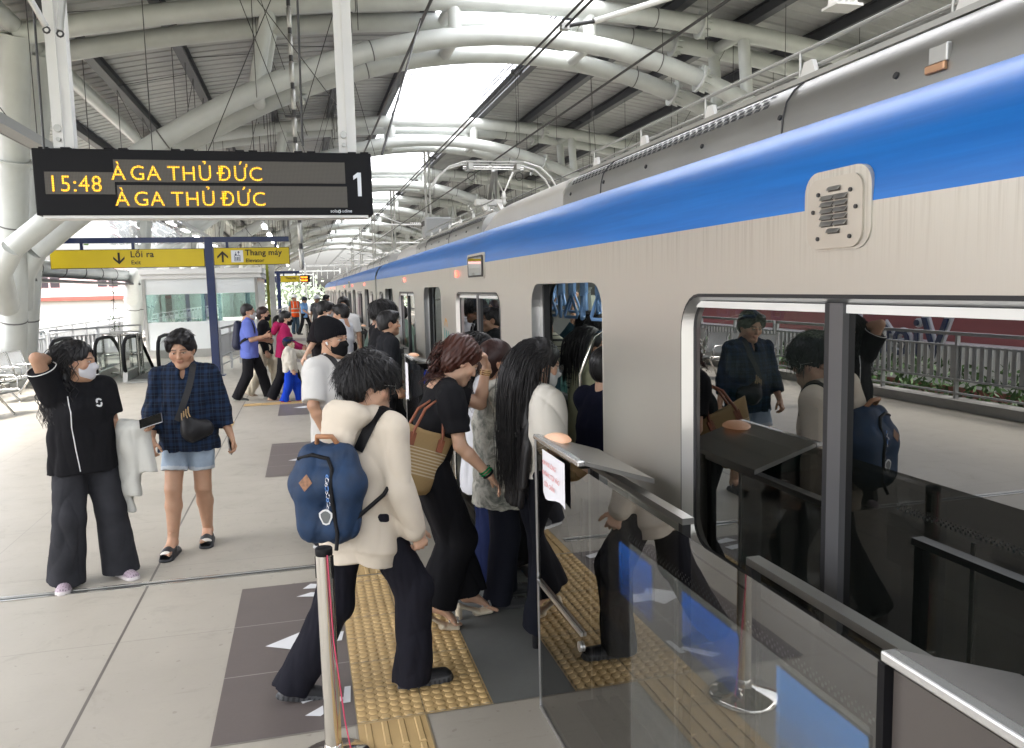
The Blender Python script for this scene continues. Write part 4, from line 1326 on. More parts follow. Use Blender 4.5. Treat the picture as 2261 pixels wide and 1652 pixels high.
def rrect(y0, y1, z0, z1, r, k=5, bottom=True):
    pts = []
    for cy_, cz, a0, on in ((y1 - r, z1 - r, 0, 1), (y0 + r, z1 - r, 90, 1), (y0 + r, z0 + r, 180, bottom), (y1 - r, z0 + r, 270, bottom)):
        if on:
            for i in range(k + 1):
                a = R(a0 + 90 * i / k)
                pts.append((cy_ + r * math.cos(a), cz + r * math.sin(a)))
        else:
            pts.append((y0, z0) if a0 == 180 else (y1, z0))
    return pts
def car(y0, y1, label, group):
    t = thing('train_car', label, 'train car', (2.93, (y0 + y1) / 2, 0), 0, group)
    doors = [d for d in DCEN if y0 + 0.8 < d < y1 - 0.8]
    ops = []
    for d in doors:
        ops.append(('door', d - 0.65, d + 0.65))
    for a, b_ in zip(doors[:-1], doors[1:]):
        c = (a + b_) / 2
        if c > 60: continue
        c += WOFF.get(round(c, 1), 0)
        ops.append(('window', c - 0.935, c + 0.935))
    if doors[0] - y0 > 1.9:
        ops.append(('window', doors[0] - 1.85, doors[0] - 1.05))
    if y1 - doors[-1] > 1.9:
        ops.append(('window', doors[-1] + 1.05, doors[-1] + 1.85))
    # ---- skin
    mb = MB()
    outer = [(y0, -1.0), (y1, -1.0), (y1, 2.15), (y0, 2.15)]
    holes = []
    for kd, a, b_ in ops:
        holes.append(rrect(a, b_, 0.0, 1.96, 0.15, 5, False) if kd == 'door' else rrect(a, b_, 0.87, 1.905, 0.15, 6))
    loops = [[Vector((p[0], p[1], 0)) for p in outer]] + [[Vector((p[0], p[1], 0)) for p in h] for h in holes]
    tris = tessellate_polygon(loops)
    flat = [p for l in loops for p in l]
    mb.add([(TX, p.x, p.y) for p in flat], [tuple(t_) for t_ in tris], M_BODY)
    prof = [(TX, 2.15), (TX + 0.004, 2.20), (TX + 0.015, 2.255), (TX + 0.035, 2.31), (TX + 0.07, 2.365), (TX + 0.12, 2.415), (TX + 0.19, 2.455), (TX + 0.27, 2.48), (TX + 0.34, 2.492)]
    mb.build('body', t)
    mb = MB()
    mb.sweep(prof, y0, y1, M_BLUE, 1, True)
    mb.build('blue_stripe', t)
    mb = MB()
    for x_ in (4.40,):
        whl = [[Vector((p[0], p[1], 0)) for p in h] for (kd, a, b_), h in zip(ops, holes) if kd == 'window']
        loops2 = [loops[0]] + whl
        mb.add([(x_, p.x, p.y) for l in loops2 for p in l], [tuple(t_) for t_ in tessellate_polygon(loops2)], M_INT)
        for kd, a, b_ in ops:
            if kd == 'window':
                mb.add([(x_ + 0.02, a - 0.05, 0.85), (x_ + 0.02, b_ + 0.05, 0.85), (x_ + 0.02, b_ + 0.05, 1.92), (x_ + 0.02, a - 0.05, 1.92)], [(0, 1, 2, 3)], glass_mat('far_pane', (0.22, 0.25, 0.24), 1.5))
    mb.sweep([(4.40, 2.15), (4.3, 2.4), (4.05, 2.492), (TX + 0.34, 2.492)], y0, y1, M_SHROUD)
    mb.add([(TX + 0.1, y0, 0.0), (4.40, y0, 0.0), (4.40, y1, 0.0), (TX + 0.1, y1, 0.0)], [(0, 1, 2, 3)], M_INTF)
    mb.add([(TX + 0.02, y0, 0.0), (TX + 0.1, y0, 0.0), (TX + 0.1, y1, 0.0), (TX + 0.02, y1, 0.0)], [(0, 1, 2, 3)], M_STEELD)
    mb.add([(TX + 0.1, y0, 2.12), (4.40, y0, 2.12), (4.40, y1, 2.12), (TX + 0.1, y1, 2.12)], [(0, 1, 2, 3)], M_INT)
    for yy in (y0 + 0.003, y1 - 0.003):
        mb.add([(TX, yy, -1.0), (4.40, yy, -1.0), (4.40, yy, 2.15), (4.1, yy, 2.49), (TX + 0.3, yy, 2.49), (TX, yy, 2.15)], [(0, 1, 2, 3, 4, 5)], M_SHROUD)
    mb.build('shell', t)
    # inner lining behind the near wall
    mb = MB()
    mb.add([(TX + 0.14, p.x, min(p.y, 2.12)) for p in flat], [tuple(t_) for t_ in tris], M_INT)
    mb.build('lining', t)
    # ---- openings
    for (kd, a, b_), h in zip(ops, holes):
        n_ = len(h)
        if kd == 'window':
            fr = MB()
            def ring(h0, x0_, h1, x1_, mt, sm=False):
                vs = [(x0_, p[0], p[1]) for p in h0] + [(x1_, p[0], p[1]) for p in h1]
                fr.add(vs, [(i, (i + 1) % n_, (i + 1) % n_ + n_, i + n_) for i in range(n_)], mt, sm)
            h1 = rrect(a + 0.012, b_ - 0.012, 0.882, 1.893, 0.14, 6)
            h2 = rrect(a + 0.048, b_ - 0.048, 0.905, 1.878, 0.11, 6)
            h3 = rrect(a + 0.060, b_ - 0.060, 0.915, 1.872, 0.10, 6)
            ring(h, TX - 0.001, h1, TX - 0.001, M_RUB)
            ring(h1, TX - 0.004, h1, TX + 0.03, M_FRAMEA)
            ring(h1, TX - 0.004, h2, TX + 0.030, M_FRAMEA, True)
            ring(h2, TX + 0.030, h3, TX + 0.036, M_RUB)
            fo = fr.build('window_frame', t)
            gl = MB()
            c_ = (a + b_) / 2 + 0.0
            for q0, q1 in ((a + 0.05, c_ - 0.04), (c_ + 0.04, b_ - 0.05)):
                gl.add([(TX + 0.037, q0, 0.905), (TX + 0.037, q1, 0.905), (TX + 0.037, q1, 1.878), (TX + 0.037, q0, 1.878)], [(0, 3, 2, 1)], G_DARK)
            go = gl.build('pane', None)
            go.parent = fo
            mu = MB()
            mu.box((TX + 0.016, c_ - 0.042, 0.90), (TX + 0.06, c_ + 0.018, 1.88), M_MULL)
            mu.box((TX + 0.020, c_ + 0.018, 0.90), (TX + 0.06, c_ + 0.045, 1.88), M_RUB)
            mo = mu.build('mullion', None)
            mo.parent = fo
            rl = MB()
            rl.box((TX + 0.024, a + 0.07, 1.852), (TX + 0.034, c_ - 0.045, 1.876), M_WHITEP)
            rl.box((TX + 0.024, c_ + 0.046, 1.852), (TX + 0.034, b_ - 0.07, 1.876), M_WHITEP)
            ro = rl.build('vent_rail', None)
            ro.parent = fo
        else:
            fr = MB()
            vs = [(TX - 0.002, p[0], p[1]) for p in h] + [(TX + 0.12, p[0], p[1]) for p in h]
            fr.add(vs, [(i, (i + 1) % n_, (i + 1) % n_ + n_, i + n_) for i in range(n_ - 2)] + [(n_ - 1, 0, n_, 2 * n_ - 1)], M_FRAMEA)
            fr.build('door_frame', t)
            lf = MB()
            for s_, e in ((1, a), (-1, b_)):
                ya, yb = e - s_ * 0.45, e + s_ * 0.085
                lf.box((TX + 0.055, min(ya, yb), 0.01), (TX + 0.085, max(ya, yb), 1.97), M_FRAMEA)
                lf.box((TX + 0.050, min(yb, yb + s_ * 0.03), 0.01), (TX + 0.090, max(yb, yb + s_ * 0.03), 1.97), M_RUB)
            lf.build('door_leaf', t)
            # interior grab poles either side of the door
            for s_ in (-1, 1):
                pb = MB()
                yy = (a + b_) / 2 + s_ * 0.62
                pb.tube([(TX + 0.32, yy, 0.02), (TX + 0.32, yy, 1.35), (TX + 0.42, yy, 1.60), (TX + 0.62, yy - s_ * 0.0, 1.72), (TX + 0.80, yy, 1.76)], 0.016, M_CHROME, 8)
                pb.build('grab_pole', t)
    # seats inside
    mb = MB()
    for kd, a, b_ in ops:
        if kd == 'window' and b_ - a > 1.5:
            mb.box((TX + 0.16, a + 0.0, 0.30), (TX + 0.60, b_ - 0.0, 0.44), M_SEAT, 0.02)
            mb.box((TX + 0.15, a + 0.0, 0.44), (TX + 0.24, b_ - 0.0, 0.85), M_SEAT, 0.02)
            mb.box((3.80, a, 0.30), (4.25, b_, 0.44), M_SEAT, 0.02)
            mb.box((4.16, a, 0.44), (4.25, b_, 0.85), M_SEAT, 0.02)
    mb.build('bench_seat', t)
    return t, ops
DCEN = [-0.45, 4.47, 9.38, 14.28] + [19.4, 24.3, 29.2, 34.1] + [39.3, 44.2, 49.1, 54.0]
WOFF = {}
carA, opsA = car(-3.3, 16.62, 'nearest train car with the blue band, large dark windows and open doors', 'cars of the stopped metro train')
carB, opsB = car(16.95, 36.7, 'second train car beyond the first gangway gap', 'cars of the stopped metro train')
carC, opsC = car(37.0, 56.7, 'last visible train car at the far end of the platform', 'cars of the stopped metro train')
for (ya, cr) in ((16.62, carA), (36.7, carB)):
    mb = MB()
    mb.box((TX + 0.12, ya, -0.6), (4.2, ya + 0.33, 2.35), M_RUB)
    mb.build('gangway', cr)
    mb = MB()
    mb.sweep([(TX + 0.02, -0.9), (TX + 0.02, 2.2), (TX + 0.09, 2.36), (TX + 0.25, 2.44)], ya - 0.0, ya + 0.33, M_SHROUD)
    mb.build('gangway_cover', cr)

# vent plate breaking into the blue band
mb = MB()
ya, yb, za, zb = 1.835, 2.125, 2.028, 2.252
def plate(h, x0_, x1_, mt):
    n_ = len(h)
    mb.add([(x1_, p[0], p[1]) for p in h] + [(x0_, p[0], p[1]) for p in h], [tuple(range(n_))] + [(i, i + n_, (i + 1) % n_ + n_, (i + 1) % n_) for i in range(n_)], mt)
plate(rrect(ya, yb, za, zb, 0.06, 6), TX + 0.05, TX - 0.004, M_BODY)
o = mb.build('vent_surround', carA)
mb = MB()
plate(rrect(ya + 0.028, yb - 0.022, za + 0.006, zb - 0.022, 0.045, 6), TX - 0.003, TX - 0.010, M('vent_plate', (0.50, 0.465, 0.41), 0.38, 0.5, 0.05, 5))
for (y, z) in ((ya + 0.075, zb - 0.065), (yb - 0.075, zb - 0.065), (ya + 0.052, (za + zb) / 2), (yb - 0.052, (za + zb) / 2), (ya + 0.075, za + 0.035), (yb - 0.075, za + 0.035)):
    mb.cyl((TX - 0.010, y, z), (TX - 0.015, y, z), 0.006, M_DARK, 8)
po = mb.build('vent_plate', carA)
mb = MB()
yc = (ya + yb) / 2
for k in range(5):
    for s_ in (-1, 1):
        z = 2.098 + k * 0.018 - 0.004
        y_ = yc + s_ * 0.030
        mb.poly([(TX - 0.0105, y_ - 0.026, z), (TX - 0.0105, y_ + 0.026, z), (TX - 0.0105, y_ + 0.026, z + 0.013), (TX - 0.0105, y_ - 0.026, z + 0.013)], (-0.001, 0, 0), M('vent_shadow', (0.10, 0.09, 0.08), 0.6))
        mb.poly([(TX - 0.011, y_ - 0.028, z + 0.016), (TX - 0.011, y_ + 0.028, z + 0.016), (TX - 0.020, y_ + 0.026, z + 0.004), (TX - 0.020, y_ - 0.026, z + 0.004)], (0.0006, 0, -0.001), M_FRAMEA)
for z in (2.074, 2.19):
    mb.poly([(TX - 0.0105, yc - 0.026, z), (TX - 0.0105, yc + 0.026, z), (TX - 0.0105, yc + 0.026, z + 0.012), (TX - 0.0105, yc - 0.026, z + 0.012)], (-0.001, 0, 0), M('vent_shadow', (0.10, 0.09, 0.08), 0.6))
    mb.poly([(TX - 0.011, yc - 0.028, z + 0.015), (TX - 0.011, yc + 0.028, z + 0.015), (TX - 0.020, yc + 0.026, z + 0.004), (TX - 0.020, yc - 0.026, z + 0.004)], (0.0006, 0, -0.001), M_FRAMEA)
mb.build('vent_louvre', carA)
# destination window, door lamps, emblem
for cr, ys in ((carA, (6.85,)), (carB, (26.7,))):
    for y in ys:
        mb = MB()
        plate(rrect(y - 0.36, y + 0.36, 2.015, 2.235, 0.05, 5), TX + 0.02, TX - 0.005, M_BODY)
        plate(rrect(y - 0.31, y + 0.31, 2.035, 2.215, 0.03, 5), TX - 0.005, TX - 0.012, M_RUB)
        plate(rrect(y - 0.27, y + 0.27, 2.05, 2.20, 0.02, 4), TX - 0.012, TX - 0.0135, M('display_mirror', (0.55, 0.55, 0.52), 0.03, 1.0))
        mb.build('side_display', cr)
for cr, ys in ((carA, (7.75, 11.9, 2.9 - 4)), (carB, (19.9, 24.8, 29.7)), (carC, (39.8, 44.7))):
    for y in ys:
        mb = MB()
        mb.box((TX - 0.02, y - 0.02, 2.05), (TX - 0.001, y + 0.02, 2.11), M('door_lamp_red', (0.8, 0.05, 0.05), 0.3, emit=(1, 0.08, 0.05), estr=1.0), 0.004)
        mb.build('side_lamp', cr)
mb = MB()
def stripe2(pts, w_, mt):
    for a, b_ in zip(pts[:-1], pts[1:]):
        a, b_ = Vector((TX - 0.002, *a)), Vector((TX - 0.002, *b_))
        d = (b_ - a).normalized().cross(Vector((1, 0, 0))) * w_ / 2
        mb.poly([a - d, a + d, b_ + d, b_ - d], (-0.0015, 0, 0), mt)
M_TEAL, M_GOLD = M('emblem_teal', (0.10, 0.36, 0.33), 0.5), M('emblem_gold', (0.62, 0.36, 0.12), 0.5)
stripe2([(8.58, 1.52), (8.50, 1.22), (8.44, 1.50), (8.34, 1.20), (8.31, 1.50)], 0.028, M_TEAL)
stripe2([(8.53, 1.55), (8.48, 1.62), (8.40, 1.60), (8.38, 1.54)], 0.03, M_GOLD)
mb.build('emblem', carA)
text_obj('emblem_text', 'HCMC Metro', 0.085, M('emblem_faded', (0.36, 0.38, 0.44), 0.5), FX((TX - 0.003, 8.70, 1.07), (0, -1, 0)), carA, 0.0005)

# roof equipment: curved shrouds with slots, brackets and rails
def shroud(cr, y0, y1, slots=True, brackets=True, pipes=True):
    P = [(1.775, 2.485), (1.780, 2.55), (1.796, 2.61), (1.828, 2.655), (1.868, 2.685), (1.915, 2.702), (2.00, 2.71), (2.30, 2.71)]
    mb = MB()
    mb.sweep(P, y0, y1, M_SHROUD, 1, True)
    for yy, fl in ((y0, 0), (y1, 1)):
        pts = [(p[0], yy, p[1]) for p in P] + [(2.30, yy, 2.45)]
        mb.add(pts, [tuple(range(len(pts)))], M_SHROUD)
    y = y0
    sm = mb
    while y < y1 - 0.4:
        y += 1.92
        if y < y1:
            sm.tube([(x_ - 0.002, y, z_ + 0.002) for x_, z_ in P[:5]], 0.004, M_DARK, 4)
    y = y0 + 0.2
    while y < y1:
        sm.cyl((1.790, y, 2.555), (1.775, y, 2.56), 0.011, M_DARK, 8)
        y += 0.62
    mb.build('roof_shroud', cr)
    if slots:
        sb = MB()
        y = y0 + 0.12
        while y < min(y1 - 0.15, y0 + (y1 - y0) * slots):
            for r_, (xa, za, xb, zb_) in enumerate(((1.803, 2.6195, 1.8115, 2.6315), (1.8165, 2.6385, 1.825, 2.6505), (1.8355, 2.6605, 1.8465, 2.669))):
                yy = y + (0.02 if r_ == 1 else 0)
                off = Vector((-0.8, 0, 0.6)).normalized() * 0.0025
                sb.poly([Vector((xa, yy, za)) + off, Vector((xa, yy + 0.038, za)) + off, Vector((xb, yy + 0.038, zb_)) + off, Vector((xb, yy, zb_)) + off], off * 0.4, M_RUB)
            y += 0.062
        sb.build('slots', cr)
    if brackets:
        y = y0 + 0.3
        while y < y1:
            bb = MB()
            bb.poly([(1.925, y, 2.70), (1.925, y + 0.13, 2.70), (1.925, y + 0.088, 2.785), (1.925, y + 0.040, 2.785)], (0.02, 0, 0), M_WHITEP)
            bb.cyl((1.95, y + 0.15, 2.70), (1.95, y + 0.15, 2.84), 0.006, M_STEELD, 5)
            bb.build('roof_bracket', cr)
            y += 0.78
        rb_ = MB()
        for z in (2.84, 2.765):
            rb_.cyl((1.955, y0 + 0.2, z), (1.955, y1 - 0.1, z), 0.008, M_STEELD, 6)
        rb_.box((1.90, y0, 2.705), (1.915, y1, 2.725), M_STEELD)
        rb_.build('roof_rail', cr)
def cream(cr, y0, y1):
    P = [(1.79, 2.485), (1.79, 2.59), (1.83, 2.672), (1.90, 2.705), (2.2, 2.715)]
    mb = MB()
    N = 10
    for j in range(N):
        a, b_ = j / N, (j + 1) / N
        def hgt(u_): return 1.0 if u_ < 0.7 else math.sqrt(max(0.05, 1 - ((u_ - 0.7) / 0.31) ** 2))
        ya, yb = y0 + (y1 - y0) * a, y0 + (y1 - y0) * b_
        vs = [(x_, ya, 2.485 + (z_ - 2.485) * hgt(a)) for x_, z_ in P] + [(x_, yb, 2.485 + (z_ - 2.485) * hgt(b_)) for x_, z_ in P]
        k = len(P)
        mb.add(vs, [(i, i + 1, i + 1 + k, i + k) for i in range(k - 1)], M_LIVW, True)
    mb.add([(x_, y0, z_) for x_, z_ in P] + [(2.2, y0, 2.45)], [tuple(range(6))], M_LIVW)
    mb.build('roof_unit', cr)
shroud(carA, -3.0, 5.42, False)
mb = MB()
y = 2.9
while y < 5.3:
    for r_, (xa, za, xb, zb_) in enumerate(((1.803, 2.6195, 1.8115, 2.6315), (1.8165, 2.6385, 1.825, 2.6505), (1.8355, 2.6605, 1.8465, 2.669))):
        yy = y + (0.02 if r_ == 1 else 0)
        off = Vector((-0.8, 0, 0.6)).normalized() * 0.0025
        mb.poly([Vector((xa, yy, za)) + off, Vector((xa, yy + 0.038, za)) + off, Vector((xb, yy + 0.038, zb_)) + off, Vector((xb, yy, zb_)) + off], off * 0.4, M_RUB)
    y += 0.062
mb.build('slots', carA)
mb = MB()
mb.box((1.770, 1.95, 2.548), (1.790, 2.02, 2.60), M_STEELD, 0.004)
mb.box((1.765, 1.955, 2.525), (1.780, 2.03, 2.55), M('brass_latch', (0.45, 0.26, 0.15), 0.4, 0.7), 0.004)
mb.build('latch', carA)
cream(carA, 5.45, 8.0)
shroud(carA, 8.05, 13.0, 0.8)
cream(carA, 13.05, 15.9)
shroud(carB, 17.3, 23.5, False)
cream(carB, 23.6, 26.4)
shroud(carB, 26.6, 34.0, False)
shroud(carC, 37.5, 54.0, False)
mb = MB()
mb.box((2.0, 13.4, 2.78), (2.45, 13.8, 3.12), M_GREYP, 0.03)
mb.box((1.99, 13.45, 2.98), (2.0, 13.75, 3.06), M_RUB)
mb.build('roof_box', carA)
# pantograph
mb = MB()
py = 12.6
mb.box((2.35, 11.2, 2.80), (3.5, 13.0, 2.90), M_DARK)
for q in (2.80, 3.06):
    mb.beam((q, 11.9, 2.9), (q + 0.03, 12.75, 3.28), 0.07, 0.05, M_LIVW)
mb.beam((2.93, 12.75, 3.28), (2.93, 12.35, 3.72), 0.06, 0.05, M_STEELD)
mb.beam((3.05, 12.75, 3.28), (2.98, 12.35, 3.74), 0.04, 0.04, M_STEELD)
mb.box((2.72, 12.68, 3.24), (3.14, 12.82, 3.33), M_WHITEP)
mb.build('pantograph_arm', carA)
mb = MB()
for q, dz in ((12.2, 0.0), (12.5, 0.0)):
    mb.box((2.48, q - 0.018, 3.830), (3.38, q + 0.018, 3.850), M_STEELD)
    mb.tube([(1.96, q, 3.46), (2.06, q, 3.62), (2.22, q, 3.76), (2.45, q, 3.83), (2.70, q, 3.84)], 0.016, M_WHITEP, 8)
    mb.tube([(3.90, q, 3.46), (3.80, q, 3.62), (3.64, q, 3.76), (3.41, q, 3.83), (3.16, q, 3.84)], 0.016, M_WHITEP, 8)
for z, r_ in ((3.775, 0.012), (3.745, 0.009)):
    mb.cyl((2.45, 12.35, z), (3.41, 12.35, z), r_, M_STEEL, 8)
for x_ in (2.55, 3.3):
    mb.box((x_ - 0.035, 12.2, 3.73), (x_ + 0.035, 12.5, 3.82), M_STEELD)
    mb.tube([Vector((x_ + 0.06 * math.cos(a), 12.2, 3.62 + 0.06 * math.sin(a))) for a in np.linspace(0, 6.28, 13)[:-1]], 0.006, M_DARK, 5, closed=True)
mb.build('pantograph_head', carA)
# hanging handles near the open doors
hg = MB()
def handle(x, y, z, r):
    hb_ = MB()
    hb_.box((x - 0.018, y - 0.006, z - 0.20), (x + 0.018, y + 0.006, z), M_GRAB)
    a = r
    ux, uy = math.cos(a), math.sin(a)
    pts = [(x, y, z - 0.19), (x - ux * 0.07, y - uy * 0.07, z - 0.33), (x - ux * 0.06, y - uy * 0.06, z - 0.35), (x + ux * 0.06, y + uy * 0.06, z - 0.35), (x + ux * 0.07, y + uy * 0.07, z - 0.33)]
    hb_.tube(pts, 0.013, M_GRAB, 6, closed=True)
    hb_.build('grab_handle', carA)
rg = random.Random(4)
for y in (4.3, 4.65, 4.95, 5.25, 5.5, 5.75, 6.0, 6.3, 6.6, 6.9, 7.2):
    for x in (1.85, 2.25, 2.75, 3.4):
        handle(x, y, 2.07, rg.uniform(0.9, 2.2))
for y in (8.9, 9.2, 9.5, 9.8, 14.0, 14.4):
    for x in (2.05, 2.9):
        handle(x, y, 2.07, rg.uniform(0.9, 2.2))
mb = MB()
for x in (1.85, 2.25, 2.75, 3.4):
    mb.cyl((x, -3, 2.08), (x, 16.4, 2.08), 0.012, M_CHROME, 8)
mb.build('ceiling_rail', carA)
mb = MB()
mb.box((2.4, -3, 2.105), (2.52, 16.4, 2.117), M('cabin_light', (0.8, 0.8, 0.8), 0.5, emit=(0.95, 1, 0.95), estr=1.2))
mb.box((3.3, -3, 2.105), (3.42, 16.4, 2.117), M('cabin_light', (0.8, 0.8, 0.8), 0.5))
mb.build('ceiling_light', carA)
for cr, a, b_ in ((carB, 17.2, 36.5), (carC, 37.2, 56.5)):
    mb = MB()
    mb.box((2.4, a, 2.105), (2.52, b_, 2.117), M('cabin_light', (0.8, 0.8, 0.8), 0.5))
    mb.build('ceiling_light', cr)

# ================================================================== platform gates
GX = 0.972
M_GSTEEL = M('gate_steel', (0.46, 0.45, 0.43), 0.33, 0.85, 0.08, 3, 0.03, 80)
M_PANEL = M('gate_dark_panel', (0.085, 0.075, 0.070), 0.35, 0.1, 0.1, 2)
M_FRIT = M('frit_dots', (0.75, 0.78, 0.76), 0.6)
def film(name, col, a):
    m = bpy.data.materials.new(name)
    m.use_nodes = True
    n = m.node_tree
    b = n.nodes['Principled BSDF']
    b.inputs['Base Color'].default_value = (*col, 1)
    b.inputs['Roughness'].default_value = 0.35
    b.inputs['Alpha'].default_value = a
    return m
F_PALE, F_BLUE, F_LBLUE = film('film_pale', (0.55, 0.58, 0.55), 0.08), film('film_blue', (0.003, 0.11, 0.50), 0.34), film('film_light_blue', (0.08, 0.26, 0.62), 0.38)
def gate(ya, yb, label, near=False, zt=1.285):
    """fixed screen segment from ya (near end) to yb (far end)"""
    t = thing('platform_gate', label, 'platform gate', (GX, ya, 0), 0, 'half height glass gates along the platform edge')
    L = 0.61
    for e, s_ in ((yb, -1), (ya, 1)):
        y0_, y1_ = min(e, e + s_ * L), max(e, e + s_ * L)
        mb = MB()
        mb.add([(GX + 0.02, y0_, zt + 0.004), (GX + 0.30, y0_, zt - 0.085), (GX + 0.30, y1_, zt - 0.085), (GX + 0.02, y1_, zt + 0.004), (GX + 0.02, y0_, zt - 0.012), (GX + 0.30, y0_, zt - 0.105), (GX + 0.30, y1_, zt - 0.105), (GX + 0.02, y1_, zt - 0.012)],
               [(0, 1, 2, 3), (7, 6, 5, 4), (0, 4, 5, 1), (1, 5, 6, 2), (2, 6, 7, 3)], M_GSTEEL)
        mb.build('top_plate', t)
        mb = MB()
        mb.box((GX - 0.010, y0_, zt - 0.014), (GX + 0.020, y1_, zt + 0.006), M('cap_alu', (0.70, 0.70, 0.69), 0.25, 0.8), 0.004)
        mb.build('edge_cap', t)
        mb = MB()
        ee = e + s_ * 0.02
        mb.box((GX + 0.24, min(ee, ee + s_ * 0.09), 0.0), (GX + 0.30, max(ee, ee + s_ * 0.09), zt - 0.108), M_GSTEEL)
        mb.box((GX + 0.02, min(ee, ee + s_ * 0.03), zt - 0.16), (GX + 0.24, max(ee, ee + s_ * 0.03), zt - 0.10), M_DARK)
        if near and s_ == 1 or (near == 2):
            mb.box((GX + 0.012, y0_ + 0.01, 0.02), (GX + 0.028, y1_ - 0.01, zt - 0.03), M_PANEL)
            mb.box((GX - 0.006, y1_ - 0.008, 0.0), (GX + 0.03, y1_ + 0.01, zt - 0.02), M_BLACK)
        mb.build('end_post', t)
        mb = MB()
        c = (GX + 0.075, e + s_ * 0.085, zt - 0.012)
        vs, n1, n2 = [], 16, 6
        for i in range(n2 + 1):
            a = i / n2 * math.pi / 2
            for k in range(n1):
                th = 2 * math.pi * k / n1
                vs.append((c[0] + 0.062 * math.cos(a) * math.cos(th), c[1] + 0.085 * math.cos(a) * math.sin(th), c[2] + 0.030 * math.sin(a)))
        mb.add(vs, [(i * n1 + k, i * n1 + (k + 1) % n1, (i + 1) * n1 + (k + 1) % n1, (i + 1) * n1 + k) for i in range(n2) for k in range(n1)], M_ORANGE, True)
        mb.build('warning_lamp', t)
    # glass
    mb = MB()
    g0, g1 = (ya + L + 0.012 if near else ya), yb
    mb.add([(GX, g0, 0.02), (GX, g1, 0.02), (GX, g1, zt - 0.02), (GX, g0, zt - 0.02)], [(0, 1, 2, 3)], G_GATE)
    go = mb.build('glass_panel', t)
    mb = MB()
    mb.box((GX - 0.004, yb - 0.004, 0.0), (GX + 0.012, yb + 0.006, zt - 0.02), M_FRAMEA)
    mb.box((GX - 0.006, ya, 0.0), (GX + 0.02, yb, 0.02), M_FRAMEA)
    for yy in ((yb - 1.40), (yb - 1.83)) if near else (yb - 1.45,):
        mb.box((GX + 0.003, yy - 0.007, 0.02), (GX + 0.010, yy + 0.007, zt - 0.17), M_FRAMEA)
    mb.build('glass_edging', t)
    # rear door leaf frames
    for a, b_ in ((yb - 1.02, yb - 0.12), (ya + 0.35, yb - 1.42)):
        mb = MB()
        x0_, x1_ = GX + 0.215, GX + 0.245
        z1 = 1.165
        mb.box((x0_, a, z1 - 0.022), (x1_ + 0.012, b_, z1), M_GSTEEL)
        mb.box((x0_, b_ - 0.03, 0.03), (x1_, b_, z1 - 0.022), M_DARK)
        mb.box((x0_, a, 0.03), (x1_, a + 0.03, z1 - 0.022), M_DARK)
        mb.box((x0_, a + 0.03, 0.03), (x1_, b_ - 0.03, 0.10), M_DARK)
        mb.build('leaf_frame', t)
        mb = MB()
        xm = (x0_ + x1_) / 2
        mb.add([(xm, a + 0.03, 0.10), (xm, b_ - 0.03, 0.10), (xm, b_ - 0.03, z1 - 0.04), (xm, a + 0.03, z1 - 0.04)], [(0, 1, 2, 3)], G_CLEAR)
        mb.build('leaf_glass', t)
    mb = MB()
    mb.box((GX + 0.16, ya + 0.05, 0.0), (GX + 0.36, yb - 0.05, 0.03), M_DARK)
    mb.build('sill', t)
    return t, go
gN, gl0 = gate(0.56, 3.42, 'nearest glass platform gate with taped notice and blue film', 1)
gM, _ = gate(5.46, 8.22, 'second glass gate, between the first and second train doors')
gate(10.3, 13.05, 'third glass gate beside the man in the black shirt')
gate(15.2, 18.0, 'fourth glass gate further down the platform')
gate(20.1, 22.9, 'fifth glass gate near the vest worker')
gate(25.0, 27.8, 'sixth glass gate, small in the distance')
gate(29.9, 32.7, 'seventh glass gate, tiny near the last train car')
# printed film with a dotted edge on the near gate
mb = MB()
xf = GX - 0.003
mb.add([(xf, 2.34, 0.05), (xf, 1.20, 0.05), (xf, 1.20, 1.128), (xf, 2.34, 1.128)], [(0, 1, 2, 3)], F_PALE)
xo = xf
xf = GX + 0.004
for k in range(58):
    for j in range(3):
        y = 2.36 - k * 0.0202 - (j % 2) * 0.010
        z = 1.134 + j * 0.0085
        q = 0.0042 - j * 0.0009
        mb.add([(xf, y - q, z - q), (xf, y + q, z - q), (xf, y + q, z + q), (xf, y - q, z + q)], [(0, 1, 2, 3)], M_FRIT)
for k in range(50):
    for j in range(3):
        y = 1.188 - j * 0.009
        z = 1.12 - k * 0.0202 - (j % 2) * 0.010
        q = 0.0042 - j * 0.0009
        mb.add([(xf, y - q, z - q), (xf, y + q, z - q), (xf, y + q, z + q), (xf, y - q, z + q)], [(0, 1, 2, 3)], M_FRIT)
xb = GX - 0.005
FB = [film('film_blue_%d' % q_, (0.003, 0.11, 0.50), a_) for q_, a_ in enumerate((0.32, 0.26, 0.17, 0.09))]
FL = [film('film_light_blue_%d' % q_, (0.08, 0.26, 0.62), a_) for q_, a_ in enumerate((0.34, 0.28, 0.19, 0.10))]
for (ya_, yb_, ff, zb_) in ((2.42, 2.16, FB, 0.93), (1.96, 1.66, FB, 0.95), (1.50, 1.20, FL, 0.90)):
    for q_ in range(4):
        z1_, z0_ = 1.108 - (1.108 - zb_) * q_ / 4, 1.108 - (1.108 - zb_) * (q_ + 1) / 4
        mb.add([(xb, ya_, z0_), (xb, yb_, z0_), (xb, yb_, z1_), (xb, ya_, z1_)], [(0, 1, 2, 3)], ff[q_])
fo = mb.build('printed_film', gN)
mb = MB()
mb.box((GX - 0.012, 2.80, 0.612), (GX - 0.002, 3.40, 0.628), M_FRAMEA)
mb.cyl((GX - 0.010, 2.83, 0.56), (GX - 0.001, 2.83, 0.56), 0.02, M_FRAMEA, 12)
mb.build('lock_strip', gN)
